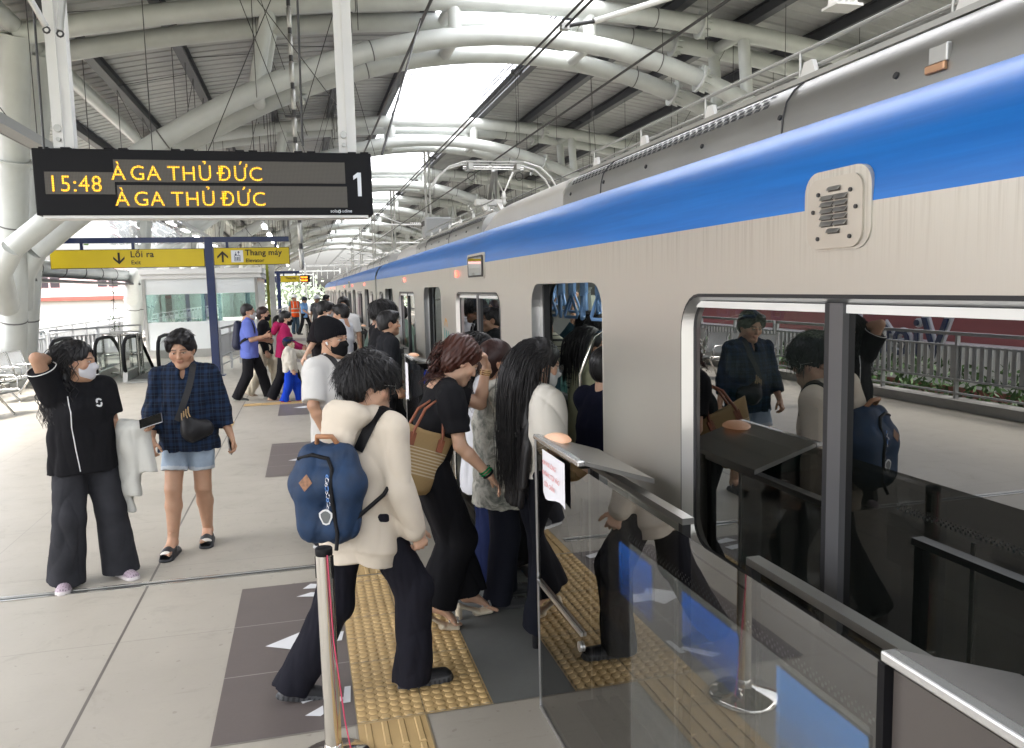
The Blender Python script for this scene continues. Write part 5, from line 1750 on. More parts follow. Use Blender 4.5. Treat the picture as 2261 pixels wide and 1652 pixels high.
# taped notices
def notice(y0_, y1_, z0_, z1_, label, lines=True):
    t = thing('paper_notice', label, 'notice', (GX - 0.005, (y0_ + y1_) / 2, z0_), 0, 'paper notices taped to the gates')
    mb = MB()
    N = 8
    vs = []
    for i in range(N + 1):
        y = y0_ + (y1_ - y0_) * i / N
        bend = 0.006 * math.sin(i * 0.9)
        for j in range(N + 1):
            z = z0_ + (z1_ - z0_) * j / N
            vs.append((GX - 0.012 - 0.008 * (1 - j / N) * math.sin(i / N * 2.6) + bend * (1 - j / N), y, z + 0.01 * math.sin(i * 0.8) * (1 - j / N)))
    mb.add(vs, [(i * (N + 1) + j, (i + 1) * (N + 1) + j, (i + 1) * (N + 1) + j + 1, i * (N + 1) + j + 1) for i in range(N) for j in range(N)], M('notice_paper', (0.72, 0.72, 0.76), 0.7), True)
    mb.build('sheet', t)
    if lines:
        mr = M('notice_red', (0.70, 0.30, 0.30), 0.7)
        for k, tx in enumerate(('XIN VUI LÒNG', 'KHÔNG TỰA VÀO', 'CỬA CHẮN')):
            text_obj('notice_text', tx, 0.028, mr, FX((GX - 0.022, y1_ - 0.03 - (0.02 if k == 2 else 0), z1_ - 0.055 - k * 0.045), (0, -1, 0)), t, 0.0003, 'LEFT', 1.0, 0.0, 1.0)
notice(2.965, 3.27, 1.065, 1.252, 'white paper notice with faint red lines on the nearest gate')
notice(7.9, 8.12, 0.85, 1.22, 'white paper notice on the second gate by the bag woman', False)

# belt posts
def belt_post(x, y, h, label, belt=True):
    t = thing('belt_post', label, 'belt post', (x, y, 0), 0, 'stainless queue belt posts')
    mb = MB()
    mb.lathe([(0.165, 0.0), (0.168, 0.012), (0.15, 0.028), (0.06, 0.045), (0.04, 0.055), (0.0, 0.056)], (0, 0, 0), M_CHROME, 40)
    mb.build('base', t, False)
    mb = MB()
    mb.cyl((0, 0, 0.05), (0, 0, h - 0.03), 0.034, M_CHROME, 28)
    mb.lathe([(0.038, 0.05), (0.038, 0.09), (0.034, 0.095)], (0, 0, 0), M_CHROME, 28)
    mb.build('pole', t, False)
    mb = MB()
    mb.lathe([(0.034, h - 0.03), (0.0348, h - 0.025), (0.0348, h - 0.004), (0.032, h), (0.0, h + 0.001)], (0, 0, 0), M_BLACK, 24)
    for a in (2.8, 5.9):
        mb.obox((0.031 * math.cos(a), 0.031 * math.sin(a), h - 0.08), (math.cos(a), math.sin(a), 0), (-math.sin(a), math.cos(a), 0), (0, 0, 1), 0.005, 0.010, 0.045, M_BLACK)
    mb.build('belt_head', t, False)
    if belt:
        mb = MB()
        mb.tube([(0.012, -0.045, h - 0.02), (0.020, -0.043, h * 0.6), (0.05, -0.040, 0.2), (0.075, -0.05, 0.03), (0.11, -0.12, 0.03)], 0.0032, M('pink_string', (0.55, 0.06, 0.12), 0.6), 6)
        mb.build('string', t, False)
    return t
bpst = belt_post(0.028, 3.24, 0.925, 'nearest belt post with a pink string tied to its head')
b2 = belt_post(0.62, 7.6, 0.93, 'belt post standing behind the woman with the straw bag', False)
for (x, y, lb) in ((0.35, 12.9, 'belt post beside the man with the white mask'), (0.30, 17.5, 'belt post behind the family, near the vest worker'), (0.25, 21.5, 'far belt post in the queue lane'), (0.05, 26.0, 'very distant belt post on the platform')):
    dup(b2, (x, y, 0), 0, lb)
# ================================================================== implicit surfaces
def unit(v):
    v = np.asarray(v, float)
    return v / max(1e-9, np.linalg.norm(v))
class SDF:
    def __init__(s, lo, hi, h):
        s.h = h
        s.lo = np.asarray(lo, np.float32)
        s.n = np.maximum(4, np.ceil((np.asarray(hi) - s.lo) / h).astype(int) + 1)
        s.F = np.full(tuple(s.n), 1e3, np.float32)
    def block(s, lo, hi):
        a = np.clip(np.floor((np.asarray(lo) - s.lo) / s.h).astype(int), 0, s.n - 1)
        b = np.clip(np.ceil((np.asarray(hi) - s.lo) / s.h).astype(int) + 1, 1, s.n)
        b = np.maximum(b, a + 1)
        g = [(s.lo[i] + s.h * np.arange(a[i], b[i])).astype(np.float32) for i in range(3)]
        return (slice(a[0], b[0]), slice(a[1], b[1]), slice(a[2], b[2])), g[0][:, None, None], g[1][None, :, None], g[2][None, None, :]
    def comb(s, sl, d, k, op):
        f = s.F[sl]
        k = max(k, 1e-5)
        if op == 'u':
            h = np.clip(0.5 + 0.5 * (f - d) / k, 0, 1)
            s.F[sl] = f * (1 - h) + d * h - k * h * (1 - h)
        else:
            if op == 's':
                d = -d
            h = np.clip(0.5 - 0.5 * (f - d) / k, 0, 1)
            s.F[sl] = f * (1 - h) + d * h + k * h * (1 - h)
    def cone(s, A, B, ra, rb, wa=1.0, wb=None, side=(1, 0, 0), k=0.02, op='u', flat=False):
        A, B = np.asarray(A, float), np.asarray(B, float)
        wb = wa if wb is None else wb
        L = max(1e-4, np.linalg.norm(B - A))
        t = (B - A) / L
        sd = np.asarray(side, float)
        sd = sd - t * sd.dot(t)
        if np.linalg.norm(sd) < 1e-3:
            sd = np.cross(t, (0.3, 1, 0.2))
        sd = unit(sd)
        nn = np.cross(t, sd)
        pad = max(ra, rb) * max(wa, wb, 1) + k + 2 * s.h
        sl, X, Y, Z = s.block(np.minimum(A, B) - pad, np.maximum(A, B) + pad)
        X, Y, Z = X - A[0], Y - A[1], Z - A[2]
        u = X * t[0] + Y * t[1] + Z * t[2]
        v = X * sd[0] + Y * sd[1] + Z * sd[2]
        m = X * nn[0] + Y * nn[1] + Z * nn[2]
        tt = np.clip(u / L, 0, 1)
        r = ra + (rb - ra) * tt
        w_ = wa + (wb - wa) * tt
        over = u - tt * L
        if flat:
            over = np.where(over > 0, 0, over)
        d = np.sqrt((v / w_) ** 2 + m ** 2 + over ** 2) - r
        if flat:
            d = np.maximum(d, u - L)
        s.comb(sl, d, k, op)
    def ell(s, c, r, rot=None, k=0.02, op='u'):
        c = np.asarray(c, float)
        r = np.asarray(r, float)
        pad = r.max() + k + 2 * s.h
        sl, X, Y, Z = s.block(c - pad, c + pad)
        X, Y, Z = X - c[0], Y - c[1], Z - c[2]
        if rot is not None:
            a = np.asarray(rot, float)
            X, Y, Z = (X * a[0][0] + Y * a[0][1] + Z * a[0][2], X * a[1][0] + Y * a[1][1] + Z * a[1][2], X * a[2][0] + Y * a[2][1] + Z * a[2][2])
        q = np.sqrt((X / r[0]) ** 2 + (Y / r[1]) ** 2 + (Z / r[2]) ** 2)
        s.comb(sl, (q - 1) * r.min(), k, op)
    def plane(s, p, n, k=0.004):
        """keep the side opposite to n"""
        sl, X, Y, Z = s.block(s.lo, s.lo + s.h * s.n)
        n = unit(n)
        s.comb(sl, (X - p[0]) * n[0] + (Y - p[1]) * n[1] + (Z - p[2]) * n[2], k, 'i')
    def warp(s, fn):
        ix = np.argwhere(np.abs(s.F) < 0.06)
        if len(ix) == 0:
            return
        P = s.lo + ix * s.h
        s.F[ix[:, 0], ix[:, 1], ix[:, 2]] += fn(P).astype(np.float32)
    def mesh(s):
        F, h = s.F, s.h
        F[0], F[-1], F[:, 0], F[:, -1], F[:, :, 0], F[:, :, -1] = 1, 1, 1, 1, 1, 1
        S = F < 0
        c = np.zeros(tuple(s.n - 1), np.uint8)
        offs = [(i, j, k) for i in (0, 1) for j in (0, 1) for k in (0, 1)]
        for i, j, k in offs:
            c += S[i:i + c.shape[0], j:j + c.shape[1], k:k + c.shape[2]]
        idx = np.argwhere((c > 0) & (c < 8))
        if len(idx) == 0:
            return np.zeros((0, 3)), np.zeros((0, 4), int)
        vals = np.stack([F[idx[:, 0] + i, idx[:, 1] + j, idx[:, 2] + k] for i, j, k in offs], 1)
        vals = np.clip(vals, -4 * h, 4 * h)
        acc = np.zeros((len(idx), 3))
        cnt = np.zeros(len(idx))
        O = np.array(offs, float)
        for a in range(8):
            for b in range(a + 1, 8):
                if np.abs(O[a] - O[b]).sum() == 1:
                    cr = (vals[:, a] < 0) != (vals[:, b] < 0)
                    t = vals[cr, a] / (vals[cr, a] - vals[cr, b])
                    acc[cr] += O[a] + (O[b] - O[a]) * t[:, None]
                    cnt[cr] += 1
        V = s.lo + h * (idx + acc / cnt[:, None])
        im = np.full(c.shape, -1, np.int32)
        im[idx[:, 0], idx[:, 1], idx[:, 2]] = np.arange(len(idx))
        Q = []
        for ax in range(3):
            o = [0, 0, 0]
            o[ax] = 1
            A = S[:S.shape[0] - o[0], :S.shape[1] - o[1], :S.shape[2] - o[2]]
            B = S[o[0]:, o[1]:, o[2]:]
            e = np.argwhere(A != B)
            u, v = (ax + 1) % 3, (ax + 2) % 3
            e = e[(e[:, u] > 0) & (e[:, v] > 0)]
            e = e[(e[:, u] < c.shape[u]) & (e[:, v] < c.shape[v])]
            du, dv = np.zeros(3, int), np.zeros(3, int)
            du[u] = 1
            dv[v] = 1
            def g(p):
                return im[p[:, 0], p[:, 1], p[:, 2]]
            q = np.stack([g(e - du - dv), g(e - dv), g(e), g(e - du)], 1)
            flip = ~A[e[:, 0], e[:, 1], e[:, 2]]
            q[flip] = q[flip][:, ::-1]
            Q.append(q)
        Q = np.concatenate(Q)
        Q = Q[(Q >= 0).all(1)]
        return V, Q
def relax(V, Q, it=1, lam=0.5):
    for _ in range(it):
        acc = np.zeros_like(V)
        cnt = np.zeros(len(V))
        for a, b in ((0, 1), (1, 2), (2, 3), (3, 0)):
            np.add.at(acc, Q[:, a], V[Q[:, b]])
            np.add.at(acc, Q[:, b], V[Q[:, a]])
            np.add.at(cnt, Q[:, a], 1)
            np.add.at(cnt, Q[:, b], 1)
        V = V * (1 - lam) + lam * acc / np.maximum(cnt, 1)[:, None]
    return V
def folds(seed, amp=0.004, f=(26, 26, 14), n=4):
    """soft cloth creases: domain-warped ridges"""
    g = np.random.default_rng(seed)
    ks = [g.normal(size=3) * np.array(f) for _ in range(n)]
    ws = [g.normal(size=3) * 7 for _ in range(n)]
    ph = g.uniform(0, 6.28, (n, 2))
    def fn(P):
        o = np.zeros(len(P))
        for i in range(n):
            a = P @ ks[i] + ph[i, 0] + 1.8 * np.sin(P @ ws[i] + ph[i, 1])
            m = 0.5 + 0.5 * np.sin(P @ ws[(i + 1) % n] * 1.3 + ph[i, 0] * 3)
            o += (1 - 2 * np.abs(np.sin(a * 0.5)) ** 0.7) * m
        return o * amp * 0.7
    return fn
# ================================================================== people
def attr_mat(name, rough=0.8, var=0.12, vscale=30, bmp=0.25, bscale=350, sheen=0.0, sss=0.0, spec=0.3, stretch=(1, 1, 1), aniso=0):
    if name in MATS:
        return MATS[name]
    m, n, b = node_mat(name)
    a = n.nodes.new('ShaderNodeAttribute')
    a.attribute_name = 'Col'
    v = coords(n, stretch)
    f = noise(n, v, vscale, 5, 0.6)
    k = ramp(n, f, [(0.25, (1 - var,) * 3), (0.75, (1 + var * 0.4,) * 3)])
    n.links.new(mixc(n, 1.0, a.outputs['Color'], k, 'MULTIPLY'), b.inputs['Base Color'])
    b.inputs['Roughness'].default_value = rough
    b.inputs['Specular IOR Level'].default_value = spec
    if sheen:
        b.inputs['Sheen Weight'].default_value = sheen
    if sss:
        b.inputs['Subsurface Weight'].default_value = sss
        b.inputs['Subsurface Radius'].default_value = (0.012, 0.005, 0.003)
        b.inputs['Subsurface Scale'].default_value = 1.0
    if bmp:
        bump(n, b, noise(n, v, bscale, 3), bmp, 0.0015)
    MATS[name] = m
    return m
SKIN = attr_mat('skin', 0.5, 0.07, 22, 0.12, 260, 0, 0.12, 0.4)
CLOTH = attr_mat('cloth', 0.9, 0.05, 6, 0.22, 520, 0.0, 0, 0.12)
DENIM = attr_mat('denim', 0.9, 0.30, 6, 0.4, 500, 0.0, 0, 0.12)
HAIR = attr_mat('hair', 0.42, 0.35, 60, 0.5, 130, 0, 0, 0.35, (1, 1, 0.12))
RUBB = attr_mat('rubber', 0.5, 0.12, 20, 0.1, 200)

def cloth_plaid():
    m, n, b = node_mat('plaid_cloth')
    v = coords(n, (1, 1, 1))
    x = sepxyz(n, v)
    def band(src, f, w, ph=0.0):
        s_ = math_(n, 'FRACT', math_(n, 'ADD', math_(n, 'MULTIPLY', src, f), ph))
        return math_(n, 'LESS_THAN', math_(n, 'ABSOLUTE', math_(n, 'SUBTRACT', s_, 0.5)), w)
    g1 = math_(n, 'ADD', band(x[0], 15, 0.18), band(x[2], 15, 0.18))
    g2 = math_(n, 'ADD', band(x[0], 15, 0.03, 0.45), band(x[2], 15, 0.03, 0.45))
    c = mixc(n, math_(n, 'MULTIPLY', g1, 0.5), (0.008, 0.011, 0.022), (0.014, 0.03, 0.07))
    c = mixc(n, math_(n, 'MULTIPLY', g2, 0.4), c, (0.035, 0.06, 0.10))
    n.links.new(c, b.inputs['Base Color'])
    b.inputs['Roughness'].default_value = 0.9
    b.inputs['Specular IOR Level'].default_value = 0.2
    bump(n, b, noise(n, v, 380, 3), 0.3, 0.0015)
    return m
def cloth_camo():
    m, n, b = node_mat('camouflage_cloth')
    v = coords(n, (1, 1, 1))
    c = ramp(n, noise(n, v, 11, 5, 0.65, 1.2), [(0.32, (0.10, 0.11, 0.10)), (0.46, (0.30, 0.30, 0.26)), (0.58, (0.52, 0.50, 0.44)), (0.72, (0.25, 0.30, 0.26))])
    n.links.new(c, b.inputs['Base Color'])
    b.inputs['Roughness'].default_value = 0.8
    bump(n, b, noise(n, v, 200, 3), 0.3, 0.002)
    return m
def cloth_stripes():
    m, n, b = node_mat('striped_cloth')
    v = coords(n, (1, 1, 1))
    x = sepxyz(n, v)
    s1 = math_(n, 'LESS_THAN', math_(n, 'FRACT', math_(n, 'MULTIPLY', x[2], 24)), 0.16)
    s2 = math_(n, 'LESS_THAN', math_(n, 'FRACT', math_(n, 'MULTIPLY', x[2], 8)), 0.15)
    c = mixc(n, math_(n, 'MAXIMUM', s1, s2), (0.55, 0.53, 0.42), (0.06, 0.06, 0.055))
    n.links.new(c, b.inputs['Base Color'])
    b.inputs['Roughness'].default_value = 0.9
    return m
PLAID, CAMO, STRIPES = cloth_plaid(), cloth_camo(), cloth_stripes()

S_L = (0.58, 0.36, 0.25)      # skin tones
S_M = (0.46, 0.27, 0.175)
S_D = (0.33, 0.185, 0.12)
HAIR_BLACK = (0.012, 0.011, 0.012)
HAIR_AUBURN = (0.055, 0.018, 0.012)

def rotm(yaw=0, pitch=0, roll=0):
    """rows-as-axes matrix of a frame (x right, y forward, z up): yaw to the right, pitch down, roll to the right"""
    y, p, r = R(yaw), R(pitch), R(roll)
    m = Matrix.Rotation(-y, 3, 'Z') @ Matrix.Rotation(-p, 3, 'X') @ Matrix.Rotation(r, 3, 'Y')
    return np.array(m)          # columns: local axes in parent
def smooth_noise3(P, f, seed=0):
    g = np.random.default_rng(seed)
    o = np.zeros(len(P))
    for i in range(5):
        k = g.normal(size=3) * f * (1 + 0.6 * i)
        o += np.sin(P @ k + g.uniform(0, 6.28)) / (1 + 0.5 * i)
    return o / 2.4

def head_mesh(skin, fem, fat, h, seed, mouth=0.0, lids=0.5):
    s = SDF((-0.115, -0.14, -0.20), (0.115, 0.145, 0.145), h)
    j = 0.92 if fem else 1.0
    s.ell((0, -0.018, 0.035), (0.074, 0.094, 0.083), k=0.01)
    s.ell((0, 0.022, -0.022), (0.064 * fat ** 0.5, 0.066, 0.078), k=0.03)
    s.cone((-0.036 * j * fat, 0.012, -0.068), (0, 0.056, -0.086), 0.026, 0.021, k=0.03)
    s.cone((0.036 * j * fat, 0.012, -0.068), (0, 0.056, -0.086), 0.026, 0.021, k=0.03)
    for q in (-1, 1):
        s.ell((q * 0.040 * fat, 0.052, -0.026), (0.025, 0.022, 0.024), k=0.02)        # cheeks
        s.ell((q * 0.031, 0.090, 0.004), (0.019, 0.013, 0.0115), k=0.012, op='s')    # sockets
        s.ell((q * 0.031, 0.0755, 0.004), (0.0125, 0.0115, 0.0115), k=0.002)           # eyeballs
        s.cone((q * 0.043, 0.074, 0.024), (q * 0.016, 0.083, 0.021), 0.006, 0.007, k=0.012)   # brow
        s.ell((q * 0.075, -0.010, -0.006), (0.009, 0.018, 0.031), rotm(q * -16, 0, q * -6).T, k=0.006)  # ear
        s.ell((q * 0.083, -0.007, -0.004), (0.005, 0.010, 0.019), k=0.004, op='s')
        s.ell((q * 0.009, 0.094, -0.031), (0.0075, 0.0085, 0.0065), k=0.006)           # nostril wings
    s.cone((0, 0.084, 0.012), (0, 0.101, -0.026), 0.0068, 0.0095, k=0.010)            # nose
    s.ell((0, 0.083, -0.053), (0.022, 0.012, 0.0065), k=0.006)                        # upper lip
    s.ell((0, 0.080, -0.063), (0.019, 0.012, 0.007), k=0.006)                        # lower lip
    s.ell((0, 0.094, -0.0575), (0.024, 0.008, 0.0016), k=0.003, op='s')
    s.ell((0, 0.066, -0.092), (0.019, 0.016, 0.014), k=0.02)                          # chin
    nf = 0.9 if fem else 1.08
    s.cone((0, -0.020, -0.05), (0, -0.045, -0.22), 0.052 * nf * fat ** 0.6, 0.056 * nf * fat ** 0.6, k=0.025)
    if fat > 1.08:
        s.ell((0, 0.02, -0.105), (0.045, 0.045, 0.022), k=0.03)
    V, Q = s.mesh()
    V = relax(V, Q, 1, 0.35)
    c = np.tile(np.array(skin, np.float32), (len(V), 1))
    x, y, z = V[:, 0], V[:, 1], V[:, 2]
    ax = np.abs(x)
    def blend(mask, colr, a=1.0):
        m_ = (np.clip(mask, 0, 1) * a)[:, None]
        c[:] = c * (1 - m_) + np.array(colr) * m_
    def soft(d, w):
        return np.clip(0.5 - d / w, 0, 1)
    fr = y > 0.045
    blend(fr * soft(np.hypot((ax - 0.046) / 1.2, (z + 0.03)) - 0.022, 0.02), (skin[0] * 1.02, skin[1] * 0.78, skin[2] * 0.78), 0.5)
    blend(fr * soft(np.sqrt((x / 0.024) ** 2 + ((z + 0.0575) / 0.0125) ** 2) - 1, 0.5), (skin[0] * 0.85, skin[1] * (0.45 if fem else 0.62), skin[2] * (0.45 if fem else 0.62)), 0.8)
    blend(fr * soft(np.sqrt((x / 0.022) ** 2 + ((z + 0.0575) / 0.0022) ** 2) - 1, 0.8), (0.09, 0.03, 0.03), 0.8)
    bz = 0.0275 - (ax - 0.03) ** 2 * 7
    blend(fr * (ax > 0.011) * (ax < 0.052) * soft(np.abs(z - bz) - 0.0035, 0.004), (0.02, 0.014, 0.012), 0.85)
    ex, ez = (ax - 0.031) / 0.0145, (z - 0.004) / (0.0058 if lids < 0.7 else 0.003)
    e = fr * soft(np.hypot(ex, ez) - 1, 0.5)
    blend(e, (0.55, 0.5, 0.47), 1)
    blend(fr * soft(np.hypot(ax - 0.031, z - 0.004) - 0.0058, 0.003) * e, (0.015, 0.01, 0.008), 1)
    blend(fr * soft(np.abs(z - (0.0098 - (ax - 0.031) ** 2 * 18)) - 0.0014, 0.003) * (np.abs(ax - 0.031) < 0.0165), (0.03, 0.018, 0.015), 0.9)
    blend(fr * (ax < 0.008) * soft(np.hypot(ax - 0.0055, (z + 0.0375)) - 0.002, 0.003) * (y > 0.085), (0.08, 0.03, 0.02), 0.8)
    blend(soft(np.hypot((ax - 0.077) / 1, z * 0.6) - 0.012, 0.02) * (np.abs(y) < 0.03), (skin[0], skin[1] * 0.75, skin[2] * 0.7), 0.4)
    return V, Q, c

def hand_mesh(skin, h, curl=(0.35, 0.45, 0.3), sc=1.0, side=1, thumb=0.5, spread=0.0):
    """wrist at origin, fingers along +y, back of hand +z; side=+1: thumb on -x"""
    s = SDF((-0.085, -0.06, -0.10), (0.085, 0.215, 0.06), h)
    s.cone((0, -0.05, 0), (0, 0.005, 0), 0.021, 0.019, 1.35, 1.45, k=0.01)
    s.cone((0, 0.0, 0), (0, 0.078, 0.0), 0.0155, 0.0135, 1.9, 2.75, k=0.02)
    s.ell((-side * 0.022, 0.03, -0.008), (0.017, 0.028, 0.014), k=0.014)
    T = [(0.030, 0.066), (0.0105, 0.076), (-0.0095, 0.071), (-0.0285, 0.054)]
    for i, (x, L) in enumerate(T):
        p = np.array([-side * x, 0.078 - abs(i - 1.2) * 0.004, 0.001])
        a = 0.0
        yawf = -side * x * (2.0 + spread * 8)
        cv = 1 + 0.15 * i
        for q, (fr_, r0, r1) in enumerate(((0.44, 0.0090, 0.0083), (0.31, 0.0083, 0.0076), (0.25, 0.0076, 0.0062))):
            a += curl[q] * cv
            d = np.array([math.sin(yawf) * math.cos(a), math.cos(a) * math.cos(yawf), -math.sin(a)])
            e = p + d * L * fr_
            s.cone(p, e, r0, r1, k=0.003 if q else 0.006)
            p = e
    p = np.array([-side * 0.026, 0.018, -0.006])
    ta = thumb
    for q, (L, r0, r1) in enumerate(((0.036, 0.0125, 0.0105), (0.03, 0.0102, 0.0092), (0.024, 0.0092, 0.0075))):
        d = unit([-side * (0.75 - 0.38 * q * ta), 0.75 + 0.2 * q, -0.25 - 0.32 * ta * q])
        e = p + d * L
        s.cone(p, e, r0, r1, k=0.006)
        p = e
    V, Q = s.mesh()
    V = relax(V, Q, 1, 0.3) * sc
    c = np.tile(np.array(skin, np.float32), (len(V), 1))
    tip = np.clip((V[:, 1] / sc - 0.10) / 0.05, 0, 1)[:, None] * 0.25
    c = c * (1 - tip) + np.array((skin[0] * 1.03, skin[1] * 0.8, skin[2] * 0.78)) * tip
    return V, Q, c

def foot_skin(skin, h, side):
    s = SDF((-0.07, -0.10, -0.01), (0.07, 0.21, 0.14), h)
    s.cone((0, -0.02, 0.13), (0, -0.015, 0.06), 0.036, 0.036, k=0.02)
    s.ell((0, -0.04, 0.035), (0.03, 0.036, 0.032), k=0.02)
    s.cone((0, -0.01, 0.055), (0.0, 0.10, 0.026), 0.034, 0.018, 1.0, 2.2, k=0.03)
    for i in range(5):
        x = side * (0.030 - 0.0155 * i)
        L = (0.055, 0.052, 0.045, 0.036, 0.026)[i]
        s.cone((x, 0.11 - 0.007 * i, 0.02), (x * 1.12, 0.12 + L - 0.007 * i, 0.014), 0.0125 if i == 0 else 0.009, 0.0105 if i == 0 else 0.0075, k=0.004)
    s.plane((0, 0, 0.0), (0, 0, -1))
    V, Q = s.mesh()
    return V, Q, np.tile(np.array(skin, np.float32), (len(V), 1))

def shoe_mesh(kind, col, sole, h, side=1):
    s = SDF((-0.075, -0.12, -0.03), (0.075, 0.22, 0.16), h)
    c2 = None
    if kind in ('sneaker', 'clog', 'chunky'):
        th = 0.034 if kind == 'chunky' else 0.026
        s.cone((0, -0.055, 0.0), (0, 0.135, 0.0), 0.046, 0.050, 0.82, 0.98, side=(1, 0, 0), k=0.02)
        s.plane((0, 0, th), (0, 0, 1), 0.006)
        s.cone((0, -0.045, 0.045), (0, 0.14, 0.028), 0.037, 0.030, 0.95, 1.4, k=0.015)
        s.cone((0, -0.03, 0.05), (0, 0.02, 0.085), 0.042, 0.036, k=0.03)
        if kind != 'clog':
            s.cone((0, -0.028, 0.06), (0, -0.022, 0.11), 0.040, 0.040, k=0.02)
        s.plane((0, 0, 0), (0, 0, -1), 0.004)
        V, Q = s.mesh()
        c = np.tile(np.array(col, np.float32), (len(V), 1))
        c[V[:, 2] < th] = sole
        if kind == 'chunky':
            tr = (V[:, 2] < th) & ((V[:, 1] * 42 % 1) < 0.45) & (V[:, 2] < th * 0.75)
            c[tr] = np.array(sole) * 0.35
            c[(V[:, 2] > 0.07) & (V[:, 1] > 0.0) & (V[:, 1] < 0.07) & ((V[:, 1] * 60 % 1) < 0.4)] = (0.06, 0.06, 0.06)
        if kind == 'sneaker':
            lm = (np.abs(V[:, 0]) < 0.018) & (V[:, 2] > 0.055) & (V[:, 1] > 0.0) & (V[:, 1] < 0.1) & ((V[:, 1] * 55 % 1) < 0.5)
            c[lm] = np.clip(np.array(col) * 2.2 + 0.05, 0, 0.8)
        if kind == 'clog':
            g = (V[:, 2] > th) & (V[:, 1] > 0.05)
            hole = g & (((V[:, 0] * 62 % 1) - 0.5) ** 2 + ((V[:, 1] * 62 % 1) - 0.5) ** 2 < 0.035)
            c[hole] = np.array(col) * 0.25
    elif kind == 'slide':
        s.cone((0, -0.06, 0.0), (0, 0.14, 0.0), 0.050, 0.054, 0.9, 1.0, k=0.02)
        s.plane((0, 0, 0.040), (0, 0, 1), 0.006)
        s.cone((0, 0.035, 0.055), (0, 0.125, 0.040), 0.046, 0.036, 1.05, 1.4, k=0.01, flat=False)
        s.cone((0, 0.02, 0.05), (0, 0.17, 0.028), 0.034, 0.018, 1.0, 2.1, k=0.004, op='s')
        s.plane((0, 0, 0), (0, 0, -1), 0.004)
        V, Q = s.mesh()
        c = np.tile(np.array(col, np.float32), (len(V), 1))
        e = (V[:, 2] > 0.045) & ((np.abs(V[:, 1] - 0.018) < 0.012) | (V[:, 1] > 0.142))
        c[e] = (0.75, 0.72, 0.65)
    elif kind == 'heel':
        s.cone((0, 0.045, 0.022), (0, 0.135, 0.020), 0.020, 0.018, 1.7, 2.1, k=0.012)
        s.cone((0, -0.062, 0.082), (0, 0.050, 0.034), 0.011, 0.012, 2.7, 2.9, k=0.012)
        s.cone((0, -0.062, 0.078), (0, -0.064, 0.0), 0.021, 0.019, 1.15, 1.1, k=0.006)
        s.plane((0, 0, 0), (0, 0, -1), 0.004)
        for q in range(3):
            y = 0.075 + q * 0.026
            s.cone((-0.038, y, 0.062), (0, y + 0.004, 0.092 - q * 0.008), 0.006, 0.006, k=0.003)
            s.cone((0.038, y, 0.062), (0, y + 0.004, 0.092 - q * 0.008), 0.006, 0.006, k=0.003)
        V, Q = s.mesh()
        c = np.tile(np.array(col, np.float32), (len(V), 1))
        c[(V[:, 2] > 0.064) & (V[:, 1] > 0.05)] = (0.35, 0.33, 0.34)
    return V, Q, c

def tubes_np(paths, r0, r1, n=3):
    """paths (m, k, 3) -> verts, quads of thin tapered locks"""
    m, k, _ = paths.shape
    T = np.gradient(paths, axis=1)
    T /= np.maximum(1e-9, np.linalg.norm(T, axis=2, keepdims=True))
    up = np.array([0.31, 0.17, 0.93])
    X = np.cross(T, up)
    X /= np.maximum(1e-6, np.linalg.norm(X, axis=2, keepdims=True))
    Y = np.cross(T, X)
    rr = (r0 + (r1 - r0) * np.linspace(0, 1, k) ** 1.5)[None, :, None]
    V = np.stack([paths + rr * (X * math.cos(2 * math.pi * a / n) + Y * math.sin(2 * math.pi * a / n) * 0.6) for a in range(n)], 2)
    idx = np.arange(m * k * n).reshape(m, k, n)
    Q = np.stack([idx[:, :-1, :], np.roll(idx[:, :-1, :], -1, 2), np.roll(idx[:, 1:, :], -1, 2), idx[:, 1:, :]], -1).reshape(-1, 4)
    return V.reshape(-1, 3), Q

